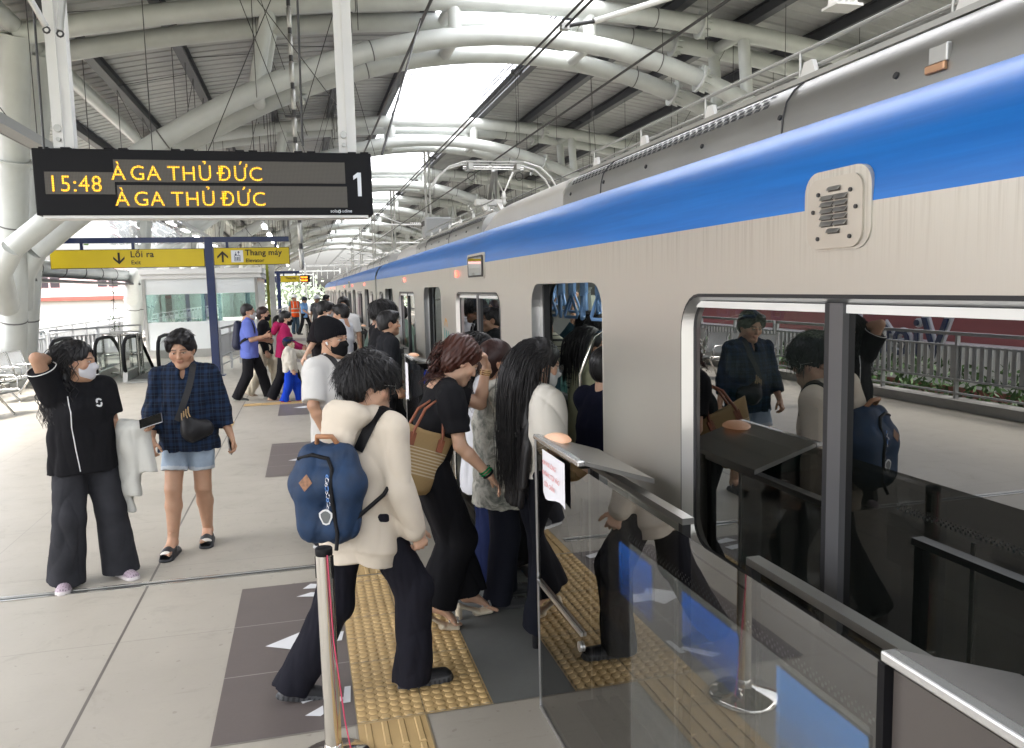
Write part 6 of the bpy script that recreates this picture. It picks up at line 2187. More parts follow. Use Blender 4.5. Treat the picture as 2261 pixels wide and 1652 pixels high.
def hair_local(kind, h, seed, col, near):
    """hair in head coordinates: an sdf cap plus, on near heads, loose locks"""
    g = np.random.default_rng(seed)
    s = SDF((-0.14, -0.17, -0.16), (0.14, 0.14, 0.17), h)
    th = dict(short=0.012, fade=0.010, side=0.016, mop=0.026, bun=0.008, pony=0.008, long=0.012, curlypony=0.012, thin=0.005).get(kind, 0.01)
    s.ell((0, -0.020, 0.038), (0.077 + th, 0.097 + th, 0.086 + th * 1.2), k=0.01)
    if kind in ('mop', 'side', 'short', 'fade', 'thin'):
        s.ell((0, -0.045, -0.01), (0.079 + th * 0.6, 0.070 + th * 0.5, 0.075), k=0.02)
    if kind == 'side':
        s.ell((0.026, 0.052, 0.098), (0.058, 0.042, 0.030), rotm(0, 0, 14).T, k=0.015)
        s.ell((-0.046, 0.045, 0.088), (0.038, 0.042, 0.030), rotm(0, 0, -20).T, k=0.008)
        s.ell((0.078, 0.040, 0.045), (0.014, 0.032, 0.042), k=0.015)
    if kind == 'mop':
        s.ell((0, 0.058, 0.080), (0.066, 0.045, 0.042), k=0.03)
    if kind in ('fade', 'short'):
        s.ell((0, 0.03, 0.095), (0.062, 0.068, 0.034), k=0.02)
    if kind in ('long', 'pony', 'bun', 'curlypony'):
        s.ell((0, -0.055, -0.02), (0.070 + th, 0.060 + th, 0.085), k=0.03)
    hl = dict(side=0.074, mop=0.040, short=0.066, fade=0.070, thin=0.080).get(kind, 0.070)
    s.ell((0, 0.105, hl - 0.105), (0.066, 0.105, 0.105), k=0.010, op='s')     # face opening
    s.ell((0, 0.05, -0.085), (0.14, 0.085, 0.075), k=0.01, op='s')
    if kind in ('short', 'side', 'mop', 'fade', 'thin'):
        lo = dict(fade=0.02, short=-0.01, thin=0.0, side=-0.005, mop=-0.004)[kind]
        for q in (-1, 1):
            s.ell((q * 0.095, 0.0, lo - 0.035), (0.035, 0.034, 0.042), k=0.008, op='s')
        s.plane((0, 0, dict(fade=-0.035, short=-0.06, thin=-0.05, side=-0.06, mop=-0.075)[kind]), (0, 0.35, -1), 0.01)
    else:
        for q in (-1, 1):
            s.ell((q * 0.09, 0.022, -0.03), (0.03, 0.032, 0.045), k=0.01, op='s')
        s.plane((0, 0, -0.11), (0, 0, -1), 0.01)
    if kind == 'bun':
        s.ell((0, -0.135, -0.01), (0.036, 0.034, 0.036), k=0.012)
    if kind in ('pony', 'curlypony'):
        s.ell((0, -0.115, 0.01), (0.026, 0.028, 0.030), k=0.015)
    a_, f_ = (0.006, 60) if kind in ('mop', 'curlypony') else (0.003, 70)
    s.warp(lambda P: a_ * smooth_noise3(P * np.array((1, 1, 0.55)), f_, seed))
    V, Q = s.mesh()
    out = [(V, Q)]
    if near and kind in ('mop', 'side', 'short', 'fade'):
        n = dict(mop=2600, side=160, short=420, fade=420)[kind]
        L = dict(mop=0.050, side=0.022, short=0.03, fade=0.03)[kind]
        P = []
        while len(P) < n:
            v = V[g.integers(len(V))]
            if abs(v[0]) > 0.06 and v[1] > -0.045 and v[2] < 0.045: continue
            if v[2] > (0.0 if kind == 'mop' else 0.09 if kind == 'side' else 0.055) or (kind == 'mop' and v[1] < -0.03 and v[2] > -0.02):
                P.append(v)
        P = np.array(P)
        cen = np.array((0, -0.02, 0.03))
        N = P - cen
        N /= np.linalg.norm(N, axis=1, keepdims=True)
        crown = np.array((0.01, -0.07, 0.12))
        D = P - crown
        D -= N * (D * N).sum(1, keepdims=True)
        D /= np.maximum(1e-6, np.linalg.norm(D, axis=1, keepdims=True))
        if kind == 'side':
            D = np.where(P[:, :1] > -0.012, np.array((1.0, 0.15, -0.1)), np.array((-1.0, 0.15, -0.1))) + D * 0.3
        D += g.normal(size=D.shape) * 0.22
        k = 5
        path = np.zeros((n, k, 3))
        lf = g.uniform(0.02, 0.16 if kind == 'mop' else 0.10, (n, 1))
        LL = L * g.uniform(0.6, 1.25, (n, 1))
        for i in range(k):
            t = i / (k - 1)
            path[:, i] = P - N * 0.003 + (D * t + N * lf * (t - 0.9 * t * t) * 1.5) * LL + np.array((0, 0, -0.014)) * t * t * LL / L * 1.2
        out.append(tubes_np(path, 0.0021 if kind == 'mop' else 0.0018, 0.0006))
    c = []
    VV, QQ, o = [], [], 0
    for v, q in out:
        VV.append(v)
        QQ.append(q + o)
        o += len(v)
        cc = np.tile(np.array(col, np.float32), (len(v), 1))
        if len(c):
            cc *= np.repeat(g.uniform(0.75, 1.5, (len(v) + 14) // 15), 15)[:len(v), None]
        c.append(cc)
    return np.concatenate(VV), np.concatenate(QQ), np.concatenate(c)

def strands(roots, N0, length, colliders, seed, k=16, gravity=0.35, wave=0.0, back=(0, -1, 0), spread=0.1, n=3, r0=0.003, r1=0.0008, lift=0.3):
    """long hair falling under gravity, pushed off ellipsoid colliders (centre, radii)"""
    g = np.random.default_rng(seed)
    m = len(roots)
    P = roots.copy()
    D = N0 * lift + np.array(back) * 0.5 + g.normal(size=roots.shape) * spread
    D /= np.linalg.norm(D, axis=1, keepdims=True)
    LL = length * g.uniform(0.75, 1.08, (m, 1)) / (k - 1)
    path = [P.copy()]
    ph = g.uniform(0, 6.28, (m, 1))
    for i in range(1, k):
        D = D + np.array((0, 0, -1.0)) * gravity
        D /= np.linalg.norm(D, axis=1, keepdims=True)
        P = P + D * LL
        for c, r in colliders:
            q = (P - c) / r
            l = np.linalg.norm(q, axis=1, keepdims=True)
            P = np.where(l < 1, c + q / np.maximum(l, 1e-6) * r, P)
        w_ = wave * min(1, i / 4) * np.concatenate([np.sin(ph + i * 1.5), np.cos(ph + i * 1.7), 0 * ph], 1)
        path.append(P + w_)
    return tubes_np(np.stack(path, 1), r0, r1, n)

def mask_mesh(sc=1.0, kind='flat', h=0.003):
    """face mask shell in head coordinates"""
    s = SDF((-0.1, -0.02, -0.14), (0.1, 0.14, 0.03), h)
    s.ell((0, 0.026, -0.045), (0.069 * sc, 0.075, 0.072), k=0.02)
    s.cone((0, 0.09, -0.003), (0, 0.108, -0.030), 0.012, 0.015, k=0.02)
    s.ell((0, 0.07, -0.085), (0.030, 0.030, 0.026), k=0.03)
    s.plane((0, 0.10, 0.0), (0, -0.35, 1), 0.004)
    s.plane((0, 0, -0.112), (0, 0, -1), 0.004)
    s.plane((0, 0.030, 0), (0, -1, 0), 0.004)
    V, Q = s.mesh()
    return V, Q
PEOPLE = {}
def person(key, label, loc, face, H=1.68, fem=False, fat=1.0, skin=S_M, lean=0, side=0, twist=0, head=(0, 0, 0),
           feet=((-0.10, 0.0, 0, -8, 0), (0.10, 0.0, 0, 8, 0)), armL=None, armR=None, top=None, bottom=None, hair=None,
           shoes=None, mask=None, glasses=None, q=1.0, seed=1, hat=None, group=None, z0=0.0, neck_lean=0, lids=0.4, crouch=1.0, bust=0.0):
    """a posed, dressed figure; loc = ground point under the pelvis, face = heading clockwise from +Y"""
    s = H / 1.7
    root = thing('person', label, 'person', (loc[0], loc[1], z0), -R(face), group)
    hb = 0.0062 * q
    Rt = rotm(0, lean, side)
    up = Rt @ np.array((0, 0, 1.0))
    tw = rotm(twist, lean, side)
    rt, fw = tw @ np.array((1.0, 0, 0)), tw @ np.array((0, 1.0, 0))
    L1, L2 = 0.415 * s, 0.405 * s
    ank = 0.085 * s
    heel_up = 0.055 if (shoes or {}).get('kind') == 'heel' else 0.0
    F = [np.array((f[0], f[1], f[2] + ank + heel_up)) for f in feet]
    hz = 1e9
    for i, f in enumerate(F):
        hx = (-0.088 if i == 0 else 0.088) * s
        dh = math.hypot(f[0] - hx, f[1])
        hz = min(hz, f[2] + math.sqrt(max(0.01, (0.995 * (L1 + L2)) ** 2 - dh * dh)))
    hz *= crouch
    Pv = np.array((0, 0, hz + 0.02 * s))
    hips = [Pv + rt * 0.088 * s * q_ - np.array((0, 0, 0.02 * s)) for q_ in (-1, 1)]
    def ik(a, t, l1, l2, pole):
        d = t - a
        D = min(np.linalg.norm(d), (l1 + l2) * 0.999)
        u = unit(d)
        x = (l1 * l1 - l2 * l2 + D * D) / (2 * D)
        y = math.sqrt(max(0, l1 * l1 - x * x))
        p = np.asarray(pole, float)
        p = unit(p - u * p.dot(u))
        return a + u * x + p * y
    knees = [ik(hips[i], F[i], L1, L2, (math.sin(R(feet[i][3])) * 0.5, 1, 0.1)) for i in (0, 1)]
    fatw = fat ** 1.3
    sec = [(-0.06, 0.105, 0.160), (0.22, 0.092, 0.135), (0.52, 0.108, 0.155), (0.80, 0.090, 0.150)]
    if fem:
        sec = [(-0.06, 0.108, 0.163), (0.24, 0.082, 0.118), (0.52, 0.098, 0.138), (0.80, 0.078, 0.130)]
    sec = [(a, b * s * (fatw if a < 0.1 else fat ** 2.0 if a < 0.3 else fatw if a < 0.7 else fat ** 0.5), c * s * (fat ** 1.1 if a < 0.1 else fat ** 1.9 if a < 0.3 else fat ** 0.8)) for a, b, c in sec]
    TL = 0.50 * s
    def tp(t, x=0, y=0):
        return Pv + up * TL * t + rt * x + fw * y
    shw = (0.150 if fem else 0.168) * s * fat ** 0.4
    sho = [tp(0.86, -shw), tp(0.86, shw)]
    nb = tp(1.0)
    hn = rotm(head[0], head[1] * 0.5 + lean * 0.6 + neck_lean, head[2] * 0.5) @ np.array((0, 0, 1.0))
    hc = nb + hn * 0.132 * s + fw * 0.018 * s
    HR = rotm(head[0], head[1], head[2])
    hs_ = s * 1.10 * (1.12 if H < 1.3 else 1.0)
    def h2l(V):
        return hc + (V * hs_) @ HR.T
    # ------------------------------------------------ arms
    arms = []
    dflt = [((-0.22, 0.0, -1), (-0.08, 0.22, -1), (1, 0, 0), (0.3, 0.4, 0.3)), ((0.22, 0.0, -1), (0.08, 0.22, -1), (-1, 0, 0), (0.3, 0.4, 0.3))]
    for i, a in enumerate((armL, armR)):
        a = a or dflt[i]
        ud, fd = unit(a[0]), unit(a[1])
        el = sho[i] + ud * 0.275 * s
        wr = el + fd * 0.235 * s
        hd = unit(a[4]) if len(a) > 4 else fd
        pn = np.asarray(a[2], float)
        pn = unit(pn - hd * pn.dot(hd))
        arms.append((sho[i], el, wr, hd, pn, a[3], a[5] if len(a) > 5 else 0.5))
    # ------------------------------------------------ body
    allp = np.array([*hips, *knees, *F, *sho, nb, hc] + [x for a in arms for x in a[1:3]])
    b = SDF(allp.min(0) - 0.17, allp.max(0) + 0.17, hb * 1.15)
    for (t0, d0, w0), (t1, d1, w1) in zip(sec[:-1], sec[1:]):
        b.cone(tp(t0), tp(t1), d0 - 0.012, d1 - 0.012, w0 / d0, w1 / d1, side=rt, k=0.03)
    b.cone(tp(0.9), nb + hn * 0.05, 0.06 * s, 0.052 * s * fat ** 0.5, 1.5, 1.0, side=rt, k=0.03)
    bare = (bottom or {}).get('length', 1) < 0.7
    for i in (0, 1):
        b.cone(hips[i], knees[i], 0.074 * s * fat ** 0.8, 0.054 * s * fat ** 0.8, k=0.03)
        cm = knees[i] * 0.68 + F[i] * 0.32 + np.array((0, -0.018, 0)) * s
        b.cone(knees[i], cm, 0.052 * s * fat ** 0.8, 0.053 * s * fat ** 0.9, k=0.02)
        b.cone(cm, F[i], 0.053 * s * fat ** 0.9, 0.034 * s, k=0.02)
        sh, el, wr, hd, pn, cu, thb = arms[i]
        af = fat ** 0.7 * (0.9 if fem else 1)
        b.cone(tp(0.82, (-1, 1)[i] * shw * 0.5), sh, 0.06 * s, 0.05 * s * af, k=0.03)
        b.cone(sh, el, 0.050 * s * af, 0.039 * s * af, k=0.02)
        m_ = el * 0.72 + wr * 0.28
        b.cone(el, m_, 0.038 * s * af, 0.038 * s * af, k=0.015)
        b.cone(m_, wr, 0.038 * s * af, 0.0235 * s, k=0.015)
    V, Q = b.mesh()
    parts = [(V, Q, np.tile(np.array(skin, np.float32), (len(V), 1)))]
    hv, hq, hcx = head_mesh(skin, fem, fat, 0.0034 * max(1, q * 0.95), seed, lids=lids)
    parts.append((h2l(hv), hq, hcx))
    HF = []
    for i, (sh, el, wr, hd, pn, cu, thb) in enumerate(arms):
        zz = -pn
        xx = np.cross(hd, zz)
        A = np.stack([xx, hd, zz], 1)
        side_ = 1 if i == 1 else -1
        v, qq, cc = hand_mesh(skin, 0.0032 * max(1, q * 1.1), cu, s * (0.93 if fem else 1.0), side_, thb)
        parts.append((wr + v @ A.T, qq, cc))
        HF.append((wr, A))
    footframes = []
    for i, f in enumerate(feet):
        A = rotm(f[3], f[4], 0)
        base = F[i] - A @ np.array((0, -0.02, ank + heel_up))
        footframes.append((base, A))
        if bare or (shoes or {}).get('kind') in ('heel', 'slide'):
            v, qq, cc = foot_skin(skin, 0.005, 1 if i == 0 else -1)
            if heel_up:
                a2 = rotm(0, 24, 0)
                v = (v - (0, 0.09, 0)) @ a2.T + (0, 0.085, 0.045)
            elif (shoes or {}).get('kind') == 'slide':
                v = v + (0, 0, 0.036)
            parts.append((base + (v * s) @ A.T, qq, cc))
    VV, QQ, CC, o = [], [], [], 0
    for v, qq, c in parts:
        VV.append(v); QQ.append(qq + o); CC.append(c); o += len(v)
    link('body', np_mesh('body', np.concatenate(VV), np.concatenate(QQ), True, np.concatenate(CC), [SKIN]), root)
    # ------------------------------------------------ trousers / shorts
    bt = dict(col=(0.015, 0.015, 0.018), thigh=0.095, knee=0.075, hem=0.075, length=1.0, amp=0.005, mat=CLOTH, fs=(30, 30, 8), back=0.0)
    bt.update(bottom or {})
    allq = np.array([*hips, *knees, *F, Pv])
    t_ = SDF(allq.min(0) - 0.22, np.maximum(allq.max(0) + 0.2, Pv + 0.2), hb)
    t_.cone(tp(-0.08), tp(0.05), sec[0][1] - 0.012, sec[1][1] - 0.014, sec[0][2] / sec[0][1], sec[1][2] / sec[1][1], side=rt, k=0.02)
    for i in (0, 1):
        kn, an = knees[i], F[i]
        if bt['length'] < 0.7:
            e = hips[i] + (kn - hips[i]) * bt['length'] / 0.5
            t_.cone(hips[i] + np.array((0, 0, 0.02)), e, 0.086 * s * fat, bt['hem'] * s, k=0.008, flat=True)
        else:
            dn = unit(an - kn)
            e = kn + (an - kn) * min(1.0, bt['length']) + dn * (0.045 * s if bt['length'] > 0.97 else 0)
            t_.cone(hips[i] + np.array((0, 0, 0.02)), kn, max(bt['thigh'] * s, 0.086 * s * fat), bt['knee'] * s, k=0.025)
            t_.cone(kn, e, bt['knee'] * s, bt['hem'] * s, k=0.03, flat=True)
    t_.warp(folds(seed * 7 + 1, bt['amp'] * 1.15, bt['fs']))
    t_.warp(folds(seed * 7 + 2, bt['amp'] * 0.35, tuple(2.2 * v_ for v_ in bt['fs'])))
    t_.plane((0, 0, 0.012), (0, 0, -1), 0.002)
    V, Q = t_.mesh()
    c = np.tile(np.array(bt['col'], np.float32), (len(V), 1))
    if bt.get('cuff') is not None:
        for i in (0, 1):
            e = hips[i] + (knees[i] - hips[i]) * bt['length'] / 0.5
            d = (V - e) @ unit(hips[i] - knees[i])
            c[(d < 0.022) & (np.linalg.norm(V - e, axis=1) < 0.16)] = bt['cuff']
    link(bt.get('name', 'trousers'), np_mesh('trousers', V, Q, True, c, [bt['mat']]), root)
    # ------------------------------------------------ top
    tt = dict(col=(0.02, 0.02, 0.022), loose=0.018, hem=-0.13, sleeve=0.6, sr=0.066, er=0.058, cr=0.045, neck='crew', amp=0.005, mat=CLOTH, fs=(24, 24, 10), name='shirt', open=False, flare=0.0, cuff=None)
    tt.update(top or {})
    if tt.get('none') is None:
        lo = tt['loose']
        allq = np.array([tp(-0.3), tp(1.1)] + [x for a in arms for x in a[:3]])
        f_ = SDF(allq.min(0) - 0.23, allq.max(0) + 0.2, hb)
        hemt = tt['hem'] * s / TL
        d0, w0 = sec[0][1] + lo + tt['flare'], sec[0][2] + lo + tt['flare']
        f_.cone(tp(hemt - 0.05), tp(sec[1][0]), d0, sec[1][1] + lo * 1.15, w0 / d0, (sec[1][2] + lo * 1.15) / (sec[1][1] + lo * 1.15), side=rt, k=0.03)
        for (t0, a0, b0), (t1, a1, b1) in zip(sec[1:-1], sec[2:]):
            f_.cone(tp(t0), tp(t1), a0 + lo, a1 + lo * 0.6, (b0 + lo) / (a0 + lo), (b1 + lo * 0.6) / (a1 + lo * 0.6), side=rt, k=0.03)
        if fem or bust:
            bu = bust or 0.035
            for q_ in (-1, 1):
                f_.ell(tp(0.60, q_ * 0.062 * s, 0.068 * s + bu * 0.5), (0.062 * s, 0.052 * s + bu * 0.3, 0.062 * s), k=0.04)
        for i in (0, 1):
            f_.cone(tp(0.985, (-1, 1)[i] * 0.035 * s), sho[i] - up * 0.004, 0.048 * s + lo * 0.2, 0.050 * s + lo * 0.45, k=0.03)
        f_.plane(tp(hemt), -up, 0.004 if not tt.get('rib') else 0.03)
        if tt.get('rib'):
            f_.cone(tp(hemt + 0.04), tp(hemt - 0.11), d0 * 0.93, d0 * 0.88, w0 / d0, side=rt, k=0.006, flat=True)
        sl = tt['sleeve']
        for i, (sh, el, wr, hd, pn, cu, thb) in enumerate(arms):
            sr, er, cr = tt['sr'] * s * fat ** 0.5, tt['er'] * s * fat ** 0.5, tt['cr'] * s
            if sl <= 1:
                f_.cone(sh, sh + (el - sh) * sl, sr, sr + (er - sr) * sl, k=0.035, flat=True)
            else:
                f_.cone(sh, el, sr, er, k=0.035)
                e = el + (wr - el) * (sl - 1)
                f_.cone(el, e, er, cr, k=0.03, flat=not tt['cuff'])
                if tt['cuff']:
                    f_.cone(e - unit(wr - el) * 0.012, e + unit(wr - el) * 0.022, 0.034 * s, 0.034 * s, k=0.008, flat=True)
            if tt.get('puff'):
                f_.ell(sh + (el - sh) * 0.28 + np.array((0, 0, 0.015)), (0.075 * s,) * 3, k=0.03)
        if tt['neck'] == 'hood':
            hd_ = SDF(nb - 0.3, nb + 0.25, min(hb, 0.0065) * 1.0)
            for a in range(9):
                th = math.pi * (a / 8) + math.pi
                hd_.ell(nb + rt * math.cos(th) * 0.088 * s + fw * (math.sin(th) * 0.085 + 0.012) * s + up * (-0.012 + 0.02 * abs(math.sin(th))), (0.040 * s,) * 3, k=0.035)
            hd_.ell(nb - fw * 0.125 * s - up * 0.000 * s, (0.122 * s, 0.080 * s, 0.070 * s), rotm(twist, 24 + lean, 0).T, k=0.03)
            hd_.ell(nb - fw * 0.168 * s - up * 0.090 * s, (0.092 * s, 0.060 * s, 0.095 * s), rotm(twist, 14 + lean, 0).T, k=0.04)
            hd_.ell(nb - fw * 0.075 * s + up * 0.075 * s, (0.080 * s, 0.080 * s, 0.055 * s), rotm(twist, 12, 0).T, k=0.015, op='s')
            hd_.cone(nb - hn * 0.03, nb + hn * 0.14, 0.058 * s, 0.075 * s, k=0.01, op='s')
            hd_.warp(folds(seed * 3 + 1, tt['amp'] * 0.8, (26, 26, 26)))
            hV, hQ = hd_.mesh()
            link('hood', np_mesh('hood', hV, hQ, True, np.tile(np.array(tt['col'], np.float32), (len(hV), 1)), [tt['mat']]), root)
        elif tt['neck'] in ('collar', 'high'):
            hh = 0.045 if tt['neck'] == 'collar' else 0.06
            f_.cone(nb - up * 0.02, nb + hn * hh * s, 0.068 * s * fat ** 0.5, 0.061 * s * fat ** 0.5, k=0.015, flat=True)
        nr = dict(crew=0.056, v=0.058, collar=0.055, hood=0.058, high=0.052, boat=0.075)[tt['neck']] * s * fat ** 0.5
        f_.warp(folds(seed * 5 + 2, tt['amp'] * 1.35, tt['fs']))
        f_.warp(folds(seed * 5 + 3, tt['amp'] * tt.get('fine', 0.35), tuple(2.1 * v_ for v_ in tt['fs'])))
        f_.cone(nb - hn * 0.015, nb + hn * 0.14, nr, nr + 0.018, k=0.006, op='s')
        if tt['neck'] in ('v', 'collar'):
            f_.ell(tp(0.93, 0, 0.10 * s), (0.022 * s, 0.06, 0.055 * s), k=0.006, op='s')
        V, Q = f_.mesh()
        c = np.tile(np.array(tt['col'], np.float32), (len(V), 1))
        if tt.get('paint'):
            tt['paint'](V, c, dict(tp=tp, rt=rt, fw=fw, up=up, s=s, nb=nb))
        me = np_mesh('top', V, Q, True, c, [tt['mat']])
        link(tt['name'], me, root)
        bvh = BVHTree.FromPolygons([tuple(p) for p in V], [tuple(int(i) for i in p) for p in Q])
    else:
        bvh = None
    # ------------------------------------------------ hair, hat
    hk = dict(kind='short', col=HAIR_BLACK)
    hk.update(hair or {})
    if hk['kind'] != 'none':
        v, qq, cc = hair_local(hk['kind'], 0.0036 * max(1, q), seed, hk['col'], q < 1.5)
        VV, QQ, CC = [h2l(v)], [qq], [cc]
        o = len(v)
        if hk.get('len'):
            g = np.random.default_rng(seed + 5)
            nst = int(hk.get('n', 520) / max(1, q * q * 0.8))
            pony = hk['kind'] in ('pony', 'curlypony')
            if pony:
                rl = np.array((0, -0.128, 0.012)) + g.normal(size=(nst, 3)) * np.array((0.011, 0.008, 0.012))
                nl = np.tile(np.array((0, -1.0, 0.35)), (nst, 1))
            else:
                th = g.uniform(-1.0, 1.0, nst) * R(150)
                zz = g.uniform(-0.15, 1, nst)
                rr = np.sqrt(1 - zz ** 2 * 0.98)
                nl = np.stack([np.sin(th) * rr, -np.cos(th) * rr, zz], 1)
                rl = np.array((0, -0.020, 0.038)) + nl * np.array((0.088, 0.108, 0.100))
                keep = ~((rl[:, 1] > 0.0) & (rl[:, 2] < 0.10))
                rl, nl = rl[keep], nl[keep]
            colls = [(hc + HR @ (np.array((0, -0.02, 0.03)) * hs_), np.array((0.088, 0.098, 0.10)) * hs_),
                     (tp(0.62), np.array((0.165, 0.125 + 0.02, 0.24)) * s), (tp(0.28), np.array((0.150, 0.135, 0.20)) * s),
                     (tp(0.93, -shw * 0.7), np.array((0.085, 0.07, 0.065)) * s), (tp(0.93, shw * 0.7), np.array((0.085, 0.07, 0.065)) * s)]
            bk = HR @ np.array(hk.get('back', (0, -0.7, 0)))
            if hk.get('mass'):
                ml = hk['len'] * s
                hm = SDF(hc - np.array((0.3, 0.35, ml + 0.1)), hc + np.array((0.3, 0.3, 0.25)), 0.0065 * max(1, q))
                bdir = HR @ unit(np.array(hk.get('back', (0, -0.7, 0))) * (1, 1, 0))
                a0 = hc + HR @ (np.array((0, -0.055, 0.01)) * hs_)
                a1 = hc + bdir * 0.095 - np.array((0, 0, 0.17)) * s
                a2 = np.array((0, 0, hc[2] - ml)) + tp(0.5) * (1, 1, 0) + bdir * hk.get('off', 0.165) * s
                w1, w2 = hk['mass']
                sdv = np.cross(bdir, (0, 0, 1))
                hm.cone(a0, a1, 0.080, 0.062, 1.0, w1 / 0.062, side=sdv, k=0.03)
                hm.cone(a1, a2, 0.062, 0.026, w1 / 0.062, w2 / 0.026, side=sdv, k=0.04)
                gg = np.random.default_rng(seed + 3)
                f1 = gg.uniform(0.8, 1.3)
                hm.warp(lambda P_: 0.0018 * np.sin(((P_ - a1) @ sdv) * 190 * f1 + 2.2 * np.sin(P_[:, 2] * 11)) + 0.003 * np.sin(((P_ - a1) @ sdv) * 71 + 1.5 * np.sin(P_[:, 2] * 7 + 1)) + 0.018 * np.clip((a2[2] + 0.10 - P_[:, 2]) / 0.1, 0, 1) * (1 + np.sin(((P_ - a1) @ sdv) * 120)))
                mv, mq = hm.mesh()
                VV.append(mv); QQ.append(mq + o); CC.append(np.tile(np.array(hk['col'], np.float32), (len(mv), 1))); o += len(mv)
            v, qq = strands(h2l(rl), nl @ HR.T, hk['len'] * s, colls, seed + 9, 18, hk.get('grav', 0.45), hk.get('wave', 0.0), bk, hk.get('spread', 0.12), 3,
                            hk.get('r', 0.0045) * max(1, q * 0.9), 0.0012, hk.get('lift', 0.15))
            VV.append(v); QQ.append(qq + o)
            cc = np.tile(np.array(hk['col'], np.float32), (len(v), 1)) * np.repeat(g.uniform(0.75, 1.45, len(v) // 54 + 1), 54)[:len(v), None]
            CC.append(cc)
        link('hair', np_mesh('hair', np.concatenate(VV), np.concatenate(QQ), True, np.concatenate(CC), [HAIR]), root)
    if hat:
        s_ = SDF((-0.13, -0.16, -0.1), (0.13, 0.2, 0.17), 0.004 * max(1, q))
        kd = hat['kind']
        if kd == 'beanie':
            s_.ell((0, -0.024, 0.045), (0.093, 0.113, 0.105), k=0.01)
            s_.ell((0, -0.075, 0.10), (0.05, 0.05, 0.055), k=0.04)
            s_.ell((0, 0.07, -0.045), (0.12, 0.13, 0.075), k=0.01, op='s')
            s_.plane((0, 0, 0.0), (0, 0.35, -1), 0.01)
            s_.warp(lambda P: 0.0016 * np.sin(np.arctan2(P[:, 0], P[:, 1] + 0.02) * 46))
        elif kd == 'cap':
            s_.ell((0, -0.02, 0.045), (0.090, 0.108, 0.092), k=0.01)
            s_.plane((0, 0, 0.035), (0, 0.12, -1), 0.006)
            s_.cone((0, 0.06, 0.050), (0, 0.135, 0.040), 0.010, 0.008, 6.5, 7, k=0.01)
        elif kd == 'hardhat':
            s_.ell((0, -0.01, 0.05), (0.105, 0.130, 0.105), k=0.01)
            s_.plane((0, 0, 0.04), (0, 0, -1), 0.004)
            s_.ell((0, 0.01, 0.045), (0.120, 0.155, 0.010), k=0.008)
            s_.cone((0, -0.10, 0.11), (0, 0.08, 0.12), 0.018, 0.018, k=0.02)
        V, Q = s_.mesh()
        c = np.tile(np.array(hat['col'], np.float32), (len(V), 1))
        if hat.get('col2') is not None:
            c[(V[:, 1] > 0.05) & (np.abs(V[:, 0]) < 0.05) & (V[:, 2] > 0.055)] = hat['col2']
        link(hat.get('name', 'hat'), np_mesh('hat', h2l(V), Q, True, c, [RUBB if kd == 'hardhat' else CLOTH]), root)
    # ------------------------------------------------ shoes
    sk = dict(kind='sneaker', col=(0.02, 0.02, 0.022), sole=(0.04, 0.04, 0.042), name='shoe')
    sk.update(shoes or {})
    for i, (base, A) in enumerate(footframes):
        v, qq, cc = shoe_mesh(sk['kind'], sk['col'], sk['sole'], 0.0045 * max(1, q), 1 if i == 0 else -1)
        link(sk['name'], np_mesh('shoe', base + (v * s) @ A.T, qq, True, cc, [RUBB]), root)
    # ------------------------------------------------ mask, glasses
    if mask is not None:
        V, Q = mask_mesh(fat ** 0.35, h=0.0036 * max(1, q))
        parts = [(V, Q)]
        paths = []
        for q_ in (-1, 1):
            for z0_, z1_ in ((-0.012, 0.014), (-0.085, -0.030)):
                paths.append([(q_ * 0.058, 0.058, z0_), (q_ * 0.074, 0.03, z0_ * 0.6 + z1_ * 0.4), (q_ * 0.080, -0.005, z1_), (q_ * 0.080, -0.02, z1_)])
        v2, q2 = tubes_np(np.array(paths), 0.0017, 0.0016, 4)
        V = np.concatenate([V, v2])
        Q = np.concatenate([Q, q2 + len(V) - len(v2)])
        link('face_mask', np_mesh('mask', h2l(V), Q, True, np.tile(np.array(mask, np.float32), (len(V), 1)), [CLOTH]), root)
    if glasses is not None:
        mb = MB()
        gm = M('glasses_' + glasses, (0.03, 0.028, 0.025) if glasses == 'dark' else (0.55, 0.53, 0.5), 0.3, 0.0 if glasses == 'dark' else 0.9)
        gl = glass_mat('spectacle_glass', (0.95, 0.95, 0.95))
        for q_ in (-1, 1):
            ring = [h2l(np.array((q_ * 0.033 + 0.023 * math.cos(a), 0.103, 0.0 + 0.019 * math.sin(a)))) for a in np.linspace(0, 2 * math.pi, 17)[:-1]]
            mb.tube(ring, 0.0016 * (1.3 if glasses == 'dark' else 1), gm, 5, closed=True)
            mb.add([Vector(p) for p in ring], [tuple(range(16))], gl)
            mb.tube([h2l(np.array((q_ * 0.056, 0.102, 0.006))), h2l(np.array((q_ * 0.077, 0.06, 0.010))), h2l(np.array((q_ * 0.081, -0.005, 0.012)))], 0.0014, gm, 5)
        mb.tube([h2l(np.array((-0.010, 0.105, 0.004))), h2l(np.array((0.010, 0.105, 0.004)))], 0.0015, gm, 5)
        mb.build('glasses', root, world=False)
    ctx = dict(root=root, tp=tp, rt=rt, fw=fw, up=up, s=s, nb=nb, hc=hc, HR=HR, h2l=h2l, arms=arms, HF=HF, bvh=bvh, hips=hips, knees=knees, F=F, sho=sho, face=face, mat=Matrix.Translation((loc[0], loc[1], z0)) @ Matrix.Rotation(-R(face), 4, 'Z'))
    PEOPLE[key] = ctx
    return ctx
def child_np(ctx, name, V, Q, col, mat, smooth=True):
    return link(name, np_mesh(name, V, Q, smooth, np.tile(np.array(col, np.float32), (len(V), 1)), [mat]), ctx['root'])
